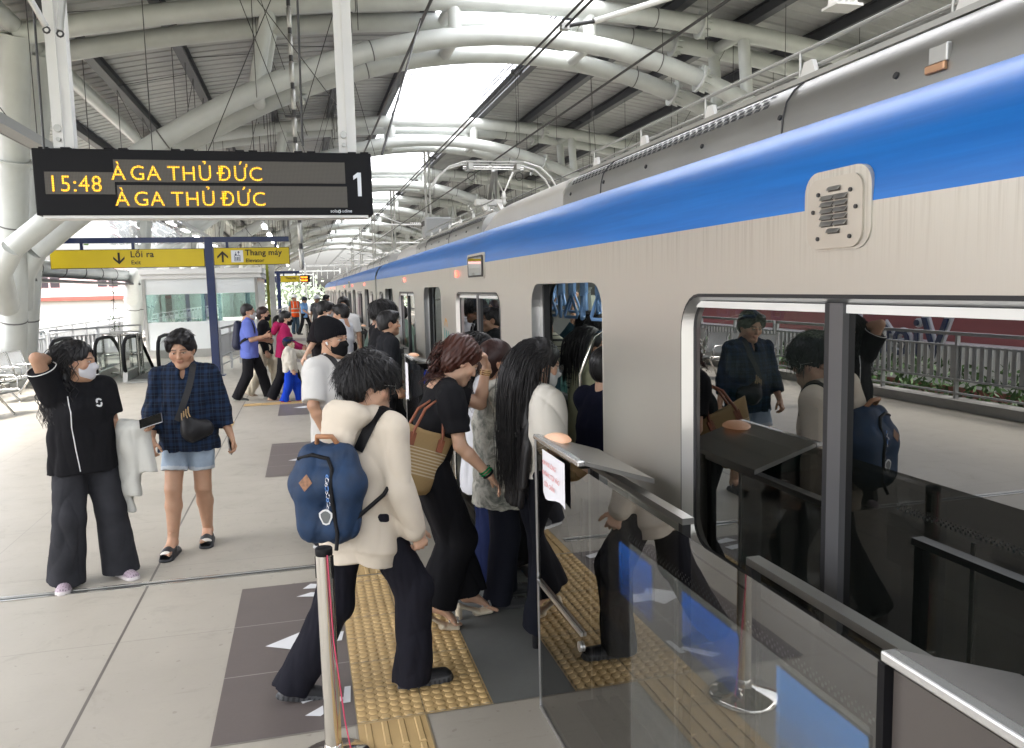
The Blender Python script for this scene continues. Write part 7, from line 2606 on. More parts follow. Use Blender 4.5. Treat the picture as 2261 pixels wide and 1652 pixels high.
def held(ctx, name, label, cat, mb, group=None):
    """a top-level thing modelled in the person's own coordinates"""
    e = thing(name, label, cat, ctx['root'].location, ctx['root'].rotation_euler.z, group)
    for nm, m_ in mb:
        m_.build(nm, e, world=False)
    return e
def V3_(a): return Vector([float(q) for q in a])
def strap_on(mb, ctx, pts, w, mat, off=0.006, n=26, th=0.004):
    """flat strap laid over the clothes along a rough path"""
    P = [Vector(p) for p in pts]
    seg = []
    for i in range(n + 1):
        t = i / n * (len(P) - 1)
        k = min(int(t), len(P) - 2)
        f = t - k
        p0, p1, p2, p3 = P[max(k - 1, 0)], P[k], P[k + 1], P[min(k + 2, len(P) - 1)]
        seg.append(0.5 * ((2 * p1) + (-p0 + p2) * f + (2 * p0 - 5 * p1 + 4 * p2 - p3) * f * f + (-p0 + 3 * p1 - 3 * p2 + p3) * f ** 3))
    L = []
    for p in seg:
        a_, b_ = V3_(ctx['tp'](0.0)), V3_(ctx['tp'](0.84))
        ab = b_ - a_
        c_ = a_ + ab * max(0, min(1, (p - a_).dot(ab) / ab.length_squared))
        dr = (p - c_)
        lat = V3_(ctx['rt'])
        c_ = c_ + lat * (dr.dot(lat) * 0.75)
        dr = (p - c_).normalized()
        rh = ctx['bvh'].ray_cast(c_ + dr * 0.45, -dr, 0.45)
        if rh[0]:
            L.append((rh[0] + dr * off, (rh[1] * 0.5 + dr * 0.5).normalized()))
            continue
        hit = ctx['bvh'].find_nearest(p)
        q, nn = hit[0], hit[1]
        d = p - q
        if nn.dot(Vector(ctx['fw'])) > 2: pass
        out = d.normalized() if (d.length > 1e-4 and d.dot(nn) > 0) else nn
        L.append((q + out * off if (d.length < 0.09 or d.dot(nn) < 0) else p, out))
    for _ in range(3):
        L = [L[0]] + [((L[i - 1][0] + L[i][0] * 2 + L[i + 1][0]) / 4, (L[i - 1][1] + L[i][1] * 2 + L[i + 1][1]).normalized()) for i in range(1, n)] + [L[-1]]
    vs, fs = [], []
    for i, (p, nn) in enumerate(L):
        t = (L[min(i + 1, n)][0] - L[max(i - 1, 0)][0]).normalized()
        sd = t.cross(nn).normalized() * w / 2
        for a, b in ((-1, 0), (1, 0), (1, 1), (-1, 1)):
            vs.append(p + sd * a + nn * (b * th))
    for i in range(n):
        for j in range(4):
            l = (j + 1) % 4
            fs.append((i * 4 + j, i * 4 + l, (i + 1) * 4 + l, (i + 1) * 4 + j))
    mb.add(vs, fs, mat, False)
    return mb
def decal_on(mb, ctx, origin, xd, yd, polys, mat, off=0.003):
    """flat artwork (lists of 2D polygons) pressed onto the clothes, facing the side of cross(xd, yd)"""
    xd, yd = Vector(xd).normalized(), Vector(yd).normalized()
    nz = xd.cross(yd)
    for poly in polys:
        pts = []
        n = len(poly)
        for i in range(n):
            a, b = Vector(poly[i]), Vector(poly[(i + 1) % n])
            for k in range(3):
                pts.append(a.lerp(b, k / 3))
        vs = []
        for p in pts:
            o = Vector(origin) + xd * p.x + yd * p.y + nz * 0.3
            hit = ctx['bvh'].ray_cast(o, -nz, 0.8)
            vs.append((hit[0] if hit[0] else o - nz * 0.3) + nz * off)
        mb.add(vs, [tuple(range(len(vs)))], mat)
    return mb
# ================================================================== the people
BLK, NAVY = (0.012, 0.012, 0.014), (0.012, 0.02, 0.045)
WHT = (0.66, 0.66, 0.66)
def V3(a): return Vector([float(q) for q in a])
def phone_in(ctx, i, label, col=M_BLACK, L=0.15, W=0.072, off=(0.0, 0.075, -0.030), tilt=0.0, name='mobile_phone', yaw=0.0):
    wr, A = ctx['HF'][i]
    Am = Matrix([list(r) for r in A]).to_4x4()
    m = Matrix.Translation(V3(wr)) @ Am @ Matrix.Translation(Vector(off)) @ Matrix.Rotation(R(yaw), 4, 'Z') @ Matrix.Rotation(R(tilt), 4, 'Y')
    mb = MB()
    mb.box((-W / 2, -L / 2, -0.004), (W / 2, L / 2, 0.004), M('phone_rim', (0.45, 0.45, 0.47), 0.3, 0.8), 0.002)
    mb.box((-W / 2 + 0.003, -L / 2 + 0.003, -0.0052), (W / 2 - 0.003, L / 2 - 0.003, -0.0041), M('phone_screen', (0.004, 0.004, 0.005), 0.08))
    mb.box((-W / 2 + 0.002, -L / 2 + 0.002, 0.0041), (W / 2 - 0.002, L / 2 - 0.002, 0.0055), col)
    mb.v = [tuple(m @ Vector(v)) for v in mb.v]
    return held(ctx, name, label, 'phone', [('case', mb)])

# ---- 1 woman in black polo tee, arm raised behind her head
def paint1(V, c, k):
    s, tp, rt, fw = k['s'], k['tp'], k['rt'], k['fw']
    lx = (V - tp(0)) @ rt
    lz = (V - tp(0)) @ k['up'] / (0.5 * s)
    ly = (V - tp(0)) @ fw
    # white piping down the right front
    line = 0.125 * s + 0.015 * np.sin(lz * 3)
    c[(np.abs(lx - line) < 0.0045) & (ly > 0.0) & (lz < 0.80)] = (0.7, 0.7, 0.7)
P = person('P1', 'woman in a black tee and white mask, one bare arm raised behind her head', (-1.50, 5.96), 146, 1.665, True, 1.22, S_M,
           twist=0, head=(-48, 4, -3), feet=((-0.155, 0.06, 0, -6, 0), (0.165, -0.02, 0, 30, 0)),
           armR=((0.38, 0.22, 0.90), (-0.85, -0.70, -0.22), (-0.2, 1, 0), (0.5, 0.6, 0.4), (-0.9, -0.3, 0.2)),
           armL=((-0.14, 0.10, -1), (-0.36, 0.92, -0.08), (0.1, 0, 1), (0.5, 0.6, 0.4), (-0.55, 0.80, 0.05), 0.7),
           top=dict(col=BLK, loose=0.030, hem=-0.12, sleeve=0.66, sr=0.080, er=0.078, neck='crew', name='black_tee', amp=0.004),
           bottom=dict(col=(0.035, 0.036, 0.042), thigh=0.112, knee=0.098, hem=0.120, mat=DENIM, amp=0.005, name='wide_jeans'),
           hair=dict(kind='long', len=0.52, wave=0.012, n=700, r=0.0055, back=(0.15, -1.0, 0), spread=0.10, lift=0.03, mass=(0.085, 0.10), off=0.13), mask=(0.62, 0.62, 0.66),
           shoes=dict(kind='clog', col=(0.42, 0.34, 0.40), sole=(0.62, 0.58, 0.58), name='clog'), seed=3)
mb = MB()
tp, rt, fw = P['tp'], P['rt'], P['fw']
s_ = 0.018
ring = [(math.cos(a) * s_ + 0.003 * math.cos(2 * a), math.sin(a) * s_ * 1.1) for a in np.linspace(0, 6.28, 14)[:-1]]
polys = []
for a0, a1, dx, dz in ((20, 200, 0.004, 0.006), (200, 380, -0.004, -0.006)):
    arc_o = [(math.cos(R(a)) * 0.026 + dx, math.sin(R(a)) * 0.022 + dz) for a in np.linspace(a0, a1, 7)]
    arc_i = [(math.cos(R(a)) * 0.012 + dx, math.sin(R(a)) * 0.010 + dz) for a in np.linspace(a1, a0, 7)]
    for q in range(6):
        polys.append([arc_o[q], arc_o[q + 1], arc_i[5 - q], arc_i[6 - q]])
decal_on(mb, P, V3(tp(0.70, -0.075, 0.0)), V3(-rt), (0, 0, 1), polys, M('logo_white', (0.72, 0.72, 0.72), 0.6))
mb.build('chest_logo', P['root'], world=False)
# piping as a thin raised line
mb = MB()
pts = [V3(tp(t, 0.095 + 0.015 * math.sin(t * 3), 0.3)) for t in np.linspace(-0.30, 0.82, 12)]
line = []
for p in pts:
    h = P['bvh'].ray_cast(p, -V3(fw), 0.6)
    if h[0]: line.append(h[0] + h[1] * 0.002)
if len(line) > 2:
    mb.tube(line, 0.0038, M('piping_white', (0.7, 0.7, 0.7), 0.6), 5)
sh, el = P['sho'][1], P['arms'][1][1]
u = V3(unit(el - sh)); c_ = V3(sh) + u * 0.19
x_ = u.cross(Vector((0, 0, 1))).normalized(); y_ = u.cross(x_)
mb.tube([c_ + x_ * 0.0905 * math.cos(a) + y_ * 0.0905 * math.sin(a) for a in np.linspace(0, 6.28, 21)[:-1]], 0.0035, M('piping_white', (0.7, 0.7, 0.7), 0.6), 5, closed=True)
mb.build('piping', P['root'], world=False)
def phone_world(ctx, i, label, along, nrm, L=0.155, W=0.075, off=(0, 0, 0)):
    inv = ctx['mat'].inverted().to_3x3()
    wr, A = ctx['HF'][i]
    c_ = V3(wr + A @ np.array((0, 0.085, -0.018))) + inv @ Vector(off)
    y_ = (inv @ Vector(along)).normalized()
    z_ = inv @ Vector(nrm)
    z_ = (z_ - y_ * z_.dot(y_)).normalized()
    x_ = y_.cross(z_)
    m = Matrix((x_, y_, z_)).transposed().to_4x4()
    m.translation = c_
    mb = MB()
    mb.box((-W / 2, -L / 2, -0.004), (W / 2, L / 2, 0.0035), M('phone_rim', (0.45, 0.45, 0.47), 0.3, 0.8), 0.002)
    mb.box((-W / 2 + 0.0025, -L / 2 + 0.0025, 0.0036), (W / 2 - 0.0025, L / 2 - 0.0025, 0.0048), M('phone_screen', (0.004, 0.004, 0.005), 0.08))
    mb.v = [tuple(m @ Vector(v)) for v in mb.v]
    return held(ctx, 'mobile_phone', label, 'phone', [('case', mb)])
phone_world(P, 0, 'black phone held screen outwards by the masked woman in the black tee', (0.95, -0.1, 0.28), (0.1, -0.75, 0.65), off=(0.010, -0.030, 0.042))
# grey jacket draped over her forearm
sd = SDF((-0.6, -0.2, 0.35), (0.3, 0.75, 1.35), 0.008)
el, wr = P['arms'][0][1], P['arms'][0][2]
mid = el * 0.35 + wr * 0.65
sd.cone(el * 0.6 + wr * 0.4, wr - unit(wr - el) * 0.03, 0.058, 0.055, k=0.02)
sd.cone(mid + (0, 0, 0.0), mid + (0.01, 0.0, -0.46), 0.045, 0.04, 1.9, 1.7, side=(0, 1, 0), k=0.03, flat=True)
sd.cone(mid + (-0.05, 0.06, 0.0), mid + (-0.06, 0.10, -0.30), 0.04, 0.045, 1.6, 1.5, side=(0, 1, 0), k=0.02, flat=True)
sd.cone(mid + (0.03, -0.05, -0.05), mid + (0.02, -0.07, -0.58), 0.035, 0.038, 1.7, 1.4, side=(0, 1, 0), k=0.02, flat=True)
sd.warp(folds(77, 0.013, (16, 34, 8)))
V, Q = sd.mesh()
e = thing('draped_jacket', 'light grey jacket hanging over the masked woman\'s forearm', 'jacket', P['root'].location, P['root'].rotation_euler.z)
link('cloth', np_mesh('cloth', V, Q, True, np.tile(np.array((0.50, 0.50, 0.47), np.float32), (len(V), 1)), [CLOTH]), e)

# ---- 2 person in checked shirt and denim shorts
P = person('P2', 'person in a dark checked shirt and pale denim shorts, walking with lowered eyes', (-0.905, 6.53), 184, 1.70, False, 1.16, S_M,
           head=(2, 16, 2), feet=((-0.075, -0.10, 0.0, -4, 0), (0.13, 0.16, 0, 6, 0)),
           armL=((-0.24, -0.02, -1), (-0.34, 0.18, -1), (0.6, 0.2, 0), (0.5, 0.6, 0.4)), armR=((0.22, 0.12, -1), (-0.02, 0.62, -1), (-0.3, -0.6, 0), (0.6, 0.7, 0.5)),
           top=dict(mat=PLAID, sleeve=1.60, sr=0.068, er=0.062, cr=0.054, neck='collar', loose=0.022, hem=-0.13, name='checked_shirt', amp=0.007, flare=0.0),
           bottom=dict(length=0.325, hem=0.088, col=(0.34, 0.42, 0.52), mat=DENIM, name='denim_shorts', cuff=(0.52, 0.57, 0.62)),
           hair=dict(kind='side'), shoes=dict(kind='slide', col=(0.03, 0.032, 0.036), sole=(0.045, 0.045, 0.05), name='slide_sandal'), lids=0.9, seed=4)
mb = MB()
tp, rt, fw = P['tp'], P['rt'], P['fw']
strap_on(mb, P, [V3(tp(1.0, -0.06, -0.08)), V3(tp(0.98, -0.075, 0.06)), V3(tp(0.75, -0.06, 0.14)), V3(tp(0.45, -0.01, 0.16)), V3(tp(0.22, 0.04, 0.16))][::1], 0.045, M('bag_black', (0.012, 0.012, 0.014), 0.6, 0, 0.1, 20), 0.006)
b1 = mb
sd = SDF((-0.35, 0.0, 0.6), (0.35, 0.35, 1.35), 0.006)
c0 = tp(0.22, 0.03, 0.155); c1 = tp(0.02, 0.165, 0.13)
# the wearer's left is image right
c0 = tp(0.26, -0.02, 0.165); c1 = tp(0.08, -0.155, 0.13)
sd.cone(c0, tp(0.06, -0.06, 0.165), 0.035, 0.062, 1.0, 1.0, k=0.05)
sd.cone(tp(0.06, -0.06, 0.165), c1, 0.068, 0.052, 1.2, 1.2, side=(0, 0, 1), k=0.04)
sd.warp(folds(31, 0.005, (30, 30, 30)))
V, Q = sd.mesh()
e = thing('sling_bag', 'black crossbody sling bag on the checked shirt wearer\'s front', 'bag', P['root'].location, P['root'].rotation_euler.z)
link('bag_body', np_mesh('bag_body', V, Q, True, np.tile(np.array((0.012, 0.012, 0.014), np.float32), (len(V), 1)), [RUBB]), e)
b1.build('strap', e, world=False)
mb = MB()
for k in range(4):
    p = tp(0.34 - 0.03 * k, -0.03 + 0.016 * k - 0.02, 0.20)
    mb.tube([V3(p) + Vector((0, 0, 0.045)), V3(p), V3(p) - Vector((0.01, 0, 0.03))], 0.005, M('buckle_brass', (0.5, 0.36, 0.2), 0.35, 0.7), 6)
mb.build('clasp', e, world=False)
phone_in(P, 0, 'small dark phone in the checked shirt wearer\'s hanging hand', off=(-0.01, 0.06, -0.030), yaw=40, tilt=25, L=0.135, W=0.065)
mb = MB()
for k, t in enumerate((0.82, 0.66, 0.5, 0.34)):
    h = P['bvh'].ray_cast(V3(tp(t, 0.0, 0.5)), -V3(fw), 0.7)
    if h[0]: mb.cyl(h[0], h[0] + h[1] * 0.003, 0.006, M_BLACK, 8)
mb.build('buttons', P['root'], world=False)

# ---- 3 the man in the cream hoodie, striding to the right
P = person('P3', 'man in a cream hoodie with thick black hair striding towards the train', (0.20, 3.82), 66, 1.70, False, 1.0, S_L,
           lean=7, twist=-20, head=(22, 6, 0), feet=((-0.145, -0.295, 0.01, 22, 12), (0.11, 0.200, 0.0, 18, -2)),
           armR=((0.13, 0.00, -1), (0.03, 0.38, -1), (-1, 0, 0), (0.6, 0.6, 0.5)), armL=((-0.15, 0.2, -1), (0.15, 0.35, -1), (1, 0, 0), (0.5, 0.6, 0.4)),
           top=dict(col=(0.62, 0.55, 0.455), sleeve=1.94, neck='hood', loose=0.024, sr=0.066, er=0.065, cr=0.056, cuff=1, hem=-0.14, amp=0.0075, fs=(16, 16, 11), fine=0.12, name='cream_hoodie', flare=0.028, rib=1),
           bottom=dict(col=(0.014, 0.014, 0.020), thigh=0.088, knee=0.084, hem=0.084, amp=0.007, name='cargo_trousers'),
           hair=dict(kind='mop'), glasses='silver', shoes=dict(kind='chunky', col=(0.012, 0.012, 0.014), sole=(0.075, 0.077, 0.082), name='trainer'), seed=5)
tp, rt, fw = P['tp'], P['rt'], P['fw']
M_PACK = M('backpack_blue', (0.007, 0.028, 0.075), 0.7, 0, 0.25, 14, 0.3, 60)
e = thing('backpack', 'navy blue backpack with leather patch hanging low on the cream hoodie', 'backpack', P['root'].location, P['root'].rotation_euler.z)
sd = SDF((-0.35, -0.55, 0.70), (0.35, 0.0, 1.50), 0.007)
bt_, tt_ = tp(-0.02, 0.02, -0.245), tp(0.66, 0.0, -0.235)
for sx in (-1, 1):
    sd.cone(tp(0.02, 0.02 + sx * 0.055, -0.235), tp(0.36, 0.01 + sx * 0.078, -0.25), 0.082, 0.086, k=0.01)
    sd.cone(tp(0.36, 0.01 + sx * 0.078, -0.25), tp(0.60, sx * 0.066, -0.235), 0.086, 0.066, k=0.01)
    sd.cone(tp(0.02, 0.02 + sx * 0.055, -0.235), tp(0.10, 0.02 - sx * 0.055, -0.235), 0.082, 0.082, k=0.01)
    sd.cone(tp(0.36, 0.01 + sx * 0.078, -0.25), tp(0.36, 0.01 - sx * 0.078, -0.25), 0.092, 0.092, k=0.02)
sd.cone(tp(0.60, 0.04, -0.235), tp(0.60, -0.04, -0.235), 0.066, 0.066, k=0.01)
sd.warp(folds(41, 0.008, (26, 26, 12)))
sd.warp(folds(43, 0.004, (50, 50, 30)))
V, Q = sd.mesh()
link('pack_body', np_mesh('pack_body', V, Q, True, None, [M_PACK]), e)
pb = BVHTree.FromPolygons([tuple(p) for p in V], [tuple(int(i) for i in q) for q in Q])
mb = MB()
for sx in (-1, 1):
    strap_on(mb, P, [V3(tp(0.66, sx * 0.085, -0.20)), V3(tp(0.86, sx * 0.115, -0.13)), V3(tp(1.02, sx * 0.12, 0.0)), V3(tp(0.88, sx * 0.125, 0.13)), V3(tp(0.70, sx * 0.13, 0.14))], 0.048, M_BLACK, 0.010, 34, 0.006)
mb.build('shoulder_strap', e, world=False)
mb = MB()
for sx in (-1, 1):
    mb.tube([V3(tp(0.43, sx * 0.205, 0.0)), V3(tp(0.28, sx * 0.215, -0.08)), V3(tp(0.08, sx * 0.165, -0.20))], 0.010, M_BLACK, 6)
    mb.build('lower_strap', e, world=False)
    mb = MB()
pk = dict(bvh=pb)
def on_pack(t, x, back=0.7):
    h = pb.ray_cast(V3(tp(t, x, -back)), V3(fw), 0.9)
    return (h[0], h[1]) if h[0] else (V3(tp(t, x, -0.35)), -V3(fw))
mb = MB()
zp = [on_pack(t, x)[0] - V3(fw) * 0.004 for t, x in ((0.60, -0.12), (0.64, -0.05), (0.61, 0.03), (0.52, 0.055), (0.35, 0.06), (0.15, 0.075), (-0.05, 0.09), (-0.18, 0.10))]
mb.tube(zp, 0.009, M_BLACK, 6)
mb.build('zip', e, world=False)
mb = MB()
q = [on_pack(0.40 + dz, -0.055 + dx)[0] - V3(fw) * 0.004 for dx, dz in ((-0.032, 0.0), (0.0, -0.075), (0.032, 0.0), (0.0, 0.075))]
mb.add(q, [(0, 1, 2, 3)], M('leather_patch', (0.22, 0.105, 0.05), 0.6, 0, 0.45, 60))
mb.build('leather_patch', e, world=False)
mb = MB()
mb.tube([V3(tp(0.72, -0.05, -0.25)), V3(tp(0.80, -0.035, -0.29)), V3(tp(0.80, 0.035, -0.29)), V3(tp(0.72, 0.05, -0.25))], 0.012, M('leather_handle', (0.36, 0.17, 0.08), 0.55), 8)
mb.build('grab_loop', e, world=False)
mb = MB()
M_CH = M('charm_metal', (0.6, 0.62, 0.68), 0.25, 0.8)
for k in range(9):
    p, nn = on_pack(0.46 - 0.035 * k, 0.045)
    p = p - V3(fw) * 0.012
    rr_ = 0.009 if k % 2 else 0.006
    mb.tube([p + Vector((rr_ * math.cos(a), 0.004 * (k % 2), rr_ * 1.3 * math.sin(a))) for a in np.linspace(0, 6.28, 9)[:-1]], 0.0022, M_CH if k % 3 else M('charm_blue', (0.1, 0.25, 0.6), 0.3), 5, closed=True)
p, nn = on_pack(0.10, 0.04)
p = p - V3(fw) * 0.016
mb.poly([p + V3(rt) * (0.030 * math.cos(a) * (1 + 0.2 * math.sin(3 * a))) + Vector((0, 0, 0.036 * math.sin(a))) for a in np.linspace(0, 6.28, 13)[:-1]], V3(fw) * 0.004, M('charm_white', (0.65, 0.66, 0.66), 0.3))
mb.poly([p - V3(fw) * 0.001 + V3(rt) * (0.022 * math.cos(a) * (1 + 0.2 * math.sin(3 * a))) + Vector((0, 0, 0.028 * math.sin(a))) for a in np.linspace(0, 6.28, 13)[:-1]], V3(fw) * 0.003, M('charm_grey', (0.12, 0.13, 0.13), 0.4))
mb.build('key_charm', e, world=False)
_c = V3(tp(0.35, 0.0, -0.20))
_m = Matrix.Translation(_c) @ Matrix.Rotation(R(22), 4, 'Z') @ Matrix.Translation(-_c)
for ch in e.children:
    if not ch.name.startswith(('shoulder_strap', 'lower_strap')):
        ch.data.transform(_m)

# ---- 4 man in white tee, black beanie and black mask
P = person('P4', 'man in a white tee, black beanie and black mask with an earbud', (0.19, 6.25), 100, 1.74, False, 1.10, S_M,
           twist=42, head=(30, 2, 0), feet=((-0.12, 0.06, 0, 0, 0), (0.12, -0.12, 0, 20, 0)),
           armR=((0.42, 0.0, -1), (-0.10, 0.30, -0.9), (-1, 0, 0), (0.4, 0.5, 0.4)), armL=((-0.3, 0.1, -1), (0.2, 0.6, -0.8), (1, 0, 0), (0.4, 0.5, 0.3)),
           top=dict(col=(0.64, 0.63, 0.61), loose=0.026, hem=-0.16, sleeve=0.88, sr=0.078, er=0.072, name='white_tee', amp=0.005),
           bottom=dict(col=(0.03, 0.03, 0.035)), hair=dict(kind='none'), mask=(0.010, 0.010, 0.011), hat=dict(kind='beanie', col=(0.008, 0.008, 0.010), name='beanie'),
           shoes=dict(kind='sneaker', col=(0.05, 0.05, 0.05), sole=(0.6, 0.6, 0.6)), seed=6)
tp, rt, fw = P['tp'], P['rt'], P['fw']
mb = MB()
strap_on(mb, P, [V3(tp(0.98, 0.09, -0.09)), V3(tp(1.02, 0.075, 0.03)), V3(tp(0.80, 0.03, 0.16)), V3(tp(0.5, -0.06, 0.18)), V3(tp(0.2, -0.16, 0.14)), V3(tp(0.1, -0.2, 0.0))], 0.045, M('bag_black', (0.012, 0.012, 0.014), 0.6), 0.008)
sd = SDF((-0.4, -0.2, 0.75), (0.1, 0.35, 1.25), 0.009)
sd.cone(tp(0.15, -0.20, 0.10), tp(-0.05, -0.20, 0.10), 0.055, 0.06, 1.4, 1.4, side=(0, 1, 0))
V, Q = sd.mesh()
held(P, 'crossbody_bag', 'black crossbody bag and strap over the white tee', 'bag', [('strap', mb)])
e = [c for c in COL.objects if c.name.startswith('crossbody_bag')][-1]
link('bag_body', np_mesh('bag_body', V, Q, True, np.tile(np.array((0.012, 0.012, 0.014), np.float32), (len(V), 1)), [RUBB]), e)
mb = MB()
o_ = V3(tp(0.62, -0.015, 0.0))
decal_on(mb, P, o_, V3(-rt), (0, 0, 1), [[(-0.065, 0.030), (-0.055, 0.042), (0.055, 0.042), (0.065, 0.032), (0.055, 0.018), (-0.055, 0.018)]], M('logo_red', (0.5, 0.02, 0.04), 0.6))
decal_on(mb, P, o_, V3(-rt), (0, 0, 1), [[(-0.05, 0.006), (0.06, 0.006), (0.06, -0.012), (-0.028, -0.012), (-0.028, -0.07), (-0.05, -0.07)]], M('logo_navy', (0.015, 0.02, 0.07), 0.6))
mb.build('chest_logo', P['root'], world=False)
mb = MB()
q = P['h2l'](np.array([(0.084, 0.006, -0.010)]))[0]
q2 = P['h2l'](np.array([(0.082, 0.016, -0.030)]))[0]
mb.tube([V3(q), V3(q2)], [0.009, 0.0045], M('earbud_white', (0.8, 0.8, 0.8), 0.3), 8)
mb.build('earbud', P['root'], world=False)

# ---- 5 woman with the straw bag
P = person('P5', 'auburn haired woman in a black dress bending forward, hand to her forehead', (0.625, 4.45), 84, 1.70, True, 1.08, S_L,
           lean=15, head=(-4, 32, 0), neck_lean=8, feet=((-0.06, 0.22, 0.0, -4, 0), (0.06, -0.0, 0.02, 2, 12)),
           armR=((0.22, 0.10, -1), (0.15, 0.75, -0.85), (-0.1, -0.3, -1), (0.25, 0.35, 0.25), (0.1, 0.7, -0.9)),
           armL=((0.12, 0.95, -0.35), (0.15, 0.15, 1), (0.3, -1, 0.2), (0.45, 0.5, 0.4), (0.35, -0.35, 0.9)),
           top=dict(col=BLK, loose=0.014, hem=-0.10, sleeve=0.72, sr=0.070, er=0.062, puff=True, neck='boat', name='black_top', amp=0.004), bust=0.055,
           bottom=dict(col=(0.010, 0.010, 0.012), thigh=0.108, knee=0.098, hem=0.120, amp=0.007, name='wide_trousers', length=0.92),
           hair=dict(kind='curlypony', len=0.36, wave=0.013, col=HAIR_AUBURN, n=420, r=0.005, spread=0.18, back=(0, -0.5, -0.9), grav=0.7),
           shoes=dict(kind='heel', col=(0.62, 0.55, 0.42), sole=(0.62, 0.55, 0.42), name='platform_sandal'), seed=8)
tp, rt, fw = P['tp'], P['rt'], P['fw']
mb = MB()
decal_on(mb, P, V3(tp(0.80, 0.0, 0.0)), V3(-rt), (0, 0, 1), [[(-0.09, 0.05), (-0.06, 0.07), (0.0, -0.02), (0.06, 0.07), (0.09, 0.05), (0.02, -0.06), (-0.02, -0.06)]], M('lace_white', (0.62, 0.6, 0.56), 0.7, 0, 0.3, 90))
mb.build('lace_collar', P['root'], world=False)
mb = MB()
wr, hd = V3(P['arms'][1][2]), V3(P['arms'][1][3])
for k, (r_, mt, th) in enumerate(((0.034, M('jade_bangle', (0.0, 0.17, 0.05), 0.15, 0, 0.2, 60), 0.0055), (0.034, M('jade_bangle', (0.0, 0.17, 0.05), 0.15), 0.0055), (0.030, M_BLACK, 0.007))):
    c_ = wr - hd * (0.045 - 0.016 * k)
    a_ = hd.cross(Vector((0, 0, 1))).normalized(); b_ = hd.cross(a_)
    mb.tube([c_ + a_ * r_ * math.cos(t) + b_ * r_ * math.sin(t) for t in np.linspace(0, 6.28, 17)[:-1]], th, mt, 6, closed=True)
mb.build('bangle', P['root'], world=False)
mb = MB()
wr, el = V3(P['arms'][0][2]), V3(P['arms'][0][1])
hd = (wr - el).normalized()
for k in range(3):
    c_ = wr - hd * (0.03 + 0.012 * k)
    a_ = hd.cross(Vector((0, 1, 0))).normalized(); b_ = hd.cross(a_)
    mb.tube([c_ + a_ * 0.031 * math.cos(t) + b_ * 0.031 * math.sin(t) for t in np.linspace(0, 6.28, 15)[:-1]], 0.003, M('gold', (0.75, 0.5, 0.2), 0.2, 1.0), 5, closed=True)
mb.build('gold_bracelet', P['root'], world=False)
# straw bag at her right rear
m, n, b = node_mat('straw_weave')
v = coords(n); x = sepxyz(n, v)
z_ = math_(n, 'SUBTRACT', x[2], 0.0)
inb = math_(n, 'MULTIPLY', math_(n, 'GREATER_THAN', z_, -0.075), math_(n, 'LESS_THAN', z_, 0.075))
st = math_(n, 'LESS_THAN', math_(n, 'FRACT', math_(n, 'MULTIPLY', z_, 58)), 0.45)
c = mixc(n, math_(n, 'MULTIPLY', inb, st), (0.40, 0.27, 0.12), (0.66, 0.55, 0.38))
fz = math_(n, 'FRACT', math_(n, 'MULTIPLY', z_, 150))
c = mixc(n, math_(n, 'MULTIPLY', math_(n, 'LESS_THAN', fz, 0.3), 0.35), c, (0.20, 0.13, 0.06))
n.links.new(c, b.inputs['Base Color'])
b.inputs['Roughness'].default_value = 0.8
bump(n, b, fz, 0.6, 0.003)
M_STRAW = m
e = thing('straw_bag', 'tan woven straw tote with cream stripes and leather handles', 'bag', (0.55, 4.28, 1.02), R(10))
e.rotation_euler = (R(-6), R(21), R(12))
V, Q = [], []
NU, NV = 40, 16
for i in range(NV + 1):
    t_ = i / NV
    z = -0.185 + 0.37 * t_
    w_ = (0.105 + 0.075 * t_) * (1 if t_ > 0.12 else math.sqrt(max(0.02, 1 - ((0.12 - t_) / 0.12) ** 2)))
    d_ = (0.070 + 0.0 * t_) * (1 - 0.3 * t_) * (1 if t_ > 0.12 else math.sqrt(max(0.02, 1 - ((0.12 - t_) / 0.12) ** 2)))
    for j in range(NU):
        a = 2 * math.pi * j / NU
        V.append((w_ * math.copysign(abs(math.cos(a)) ** 0.8, math.cos(a)), d_ * math.sin(a), z + 0.012 * math.cos(2 * a) * t_))
for i in range(NV):
    for j in range(NU):
        Q.append((i * NU + j, i * NU + (j + 1) % NU, (i + 1) * NU + (j + 1) % NU, (i + 1) * NU + j))
k0 = len(V)
V.append((0, 0, -0.187)); V.append((0, 0, 0.175))
me = bpy.data.meshes.new('basket')
me.from_pydata(V, [], Q + [(k0, (j + 1) % NU, j) for j in range(NU)] + [(k0 + 1, NV * NU + j, NV * NU + (j + 1) % NU) for j in range(NU)])
for p_ in me.polygons: p_.use_smooth = True
me.materials.append(M_STRAW)
link('basket', me, e)
M_LTH = M('tan_leather', (0.24, 0.075, 0.035), 0.5, 0, 0.15, 30)
for sy in (-1, 1):
    mb = MB()
    mb.tube([(-0.085, sy * 0.052, 0.10), (-0.085, sy * 0.058, 0.16), (-0.055, sy * 0.05, 0.28), (0.0, sy * 0.04, 0.345), (0.055, sy * 0.05, 0.28), (0.085, sy * 0.058, 0.16), (0.085, sy * 0.052, 0.10)], 0.0085, M_LTH, 8)
    for sx in (-1, 1):
        mb.box((sx * 0.085 - 0.018, sy * 0.056 - 0.005, 0.075), (sx * 0.085 + 0.018, sy * 0.056 + 0.006, 0.145), M_LTH, 0.002)
    mb.build('handle', e, world=False)

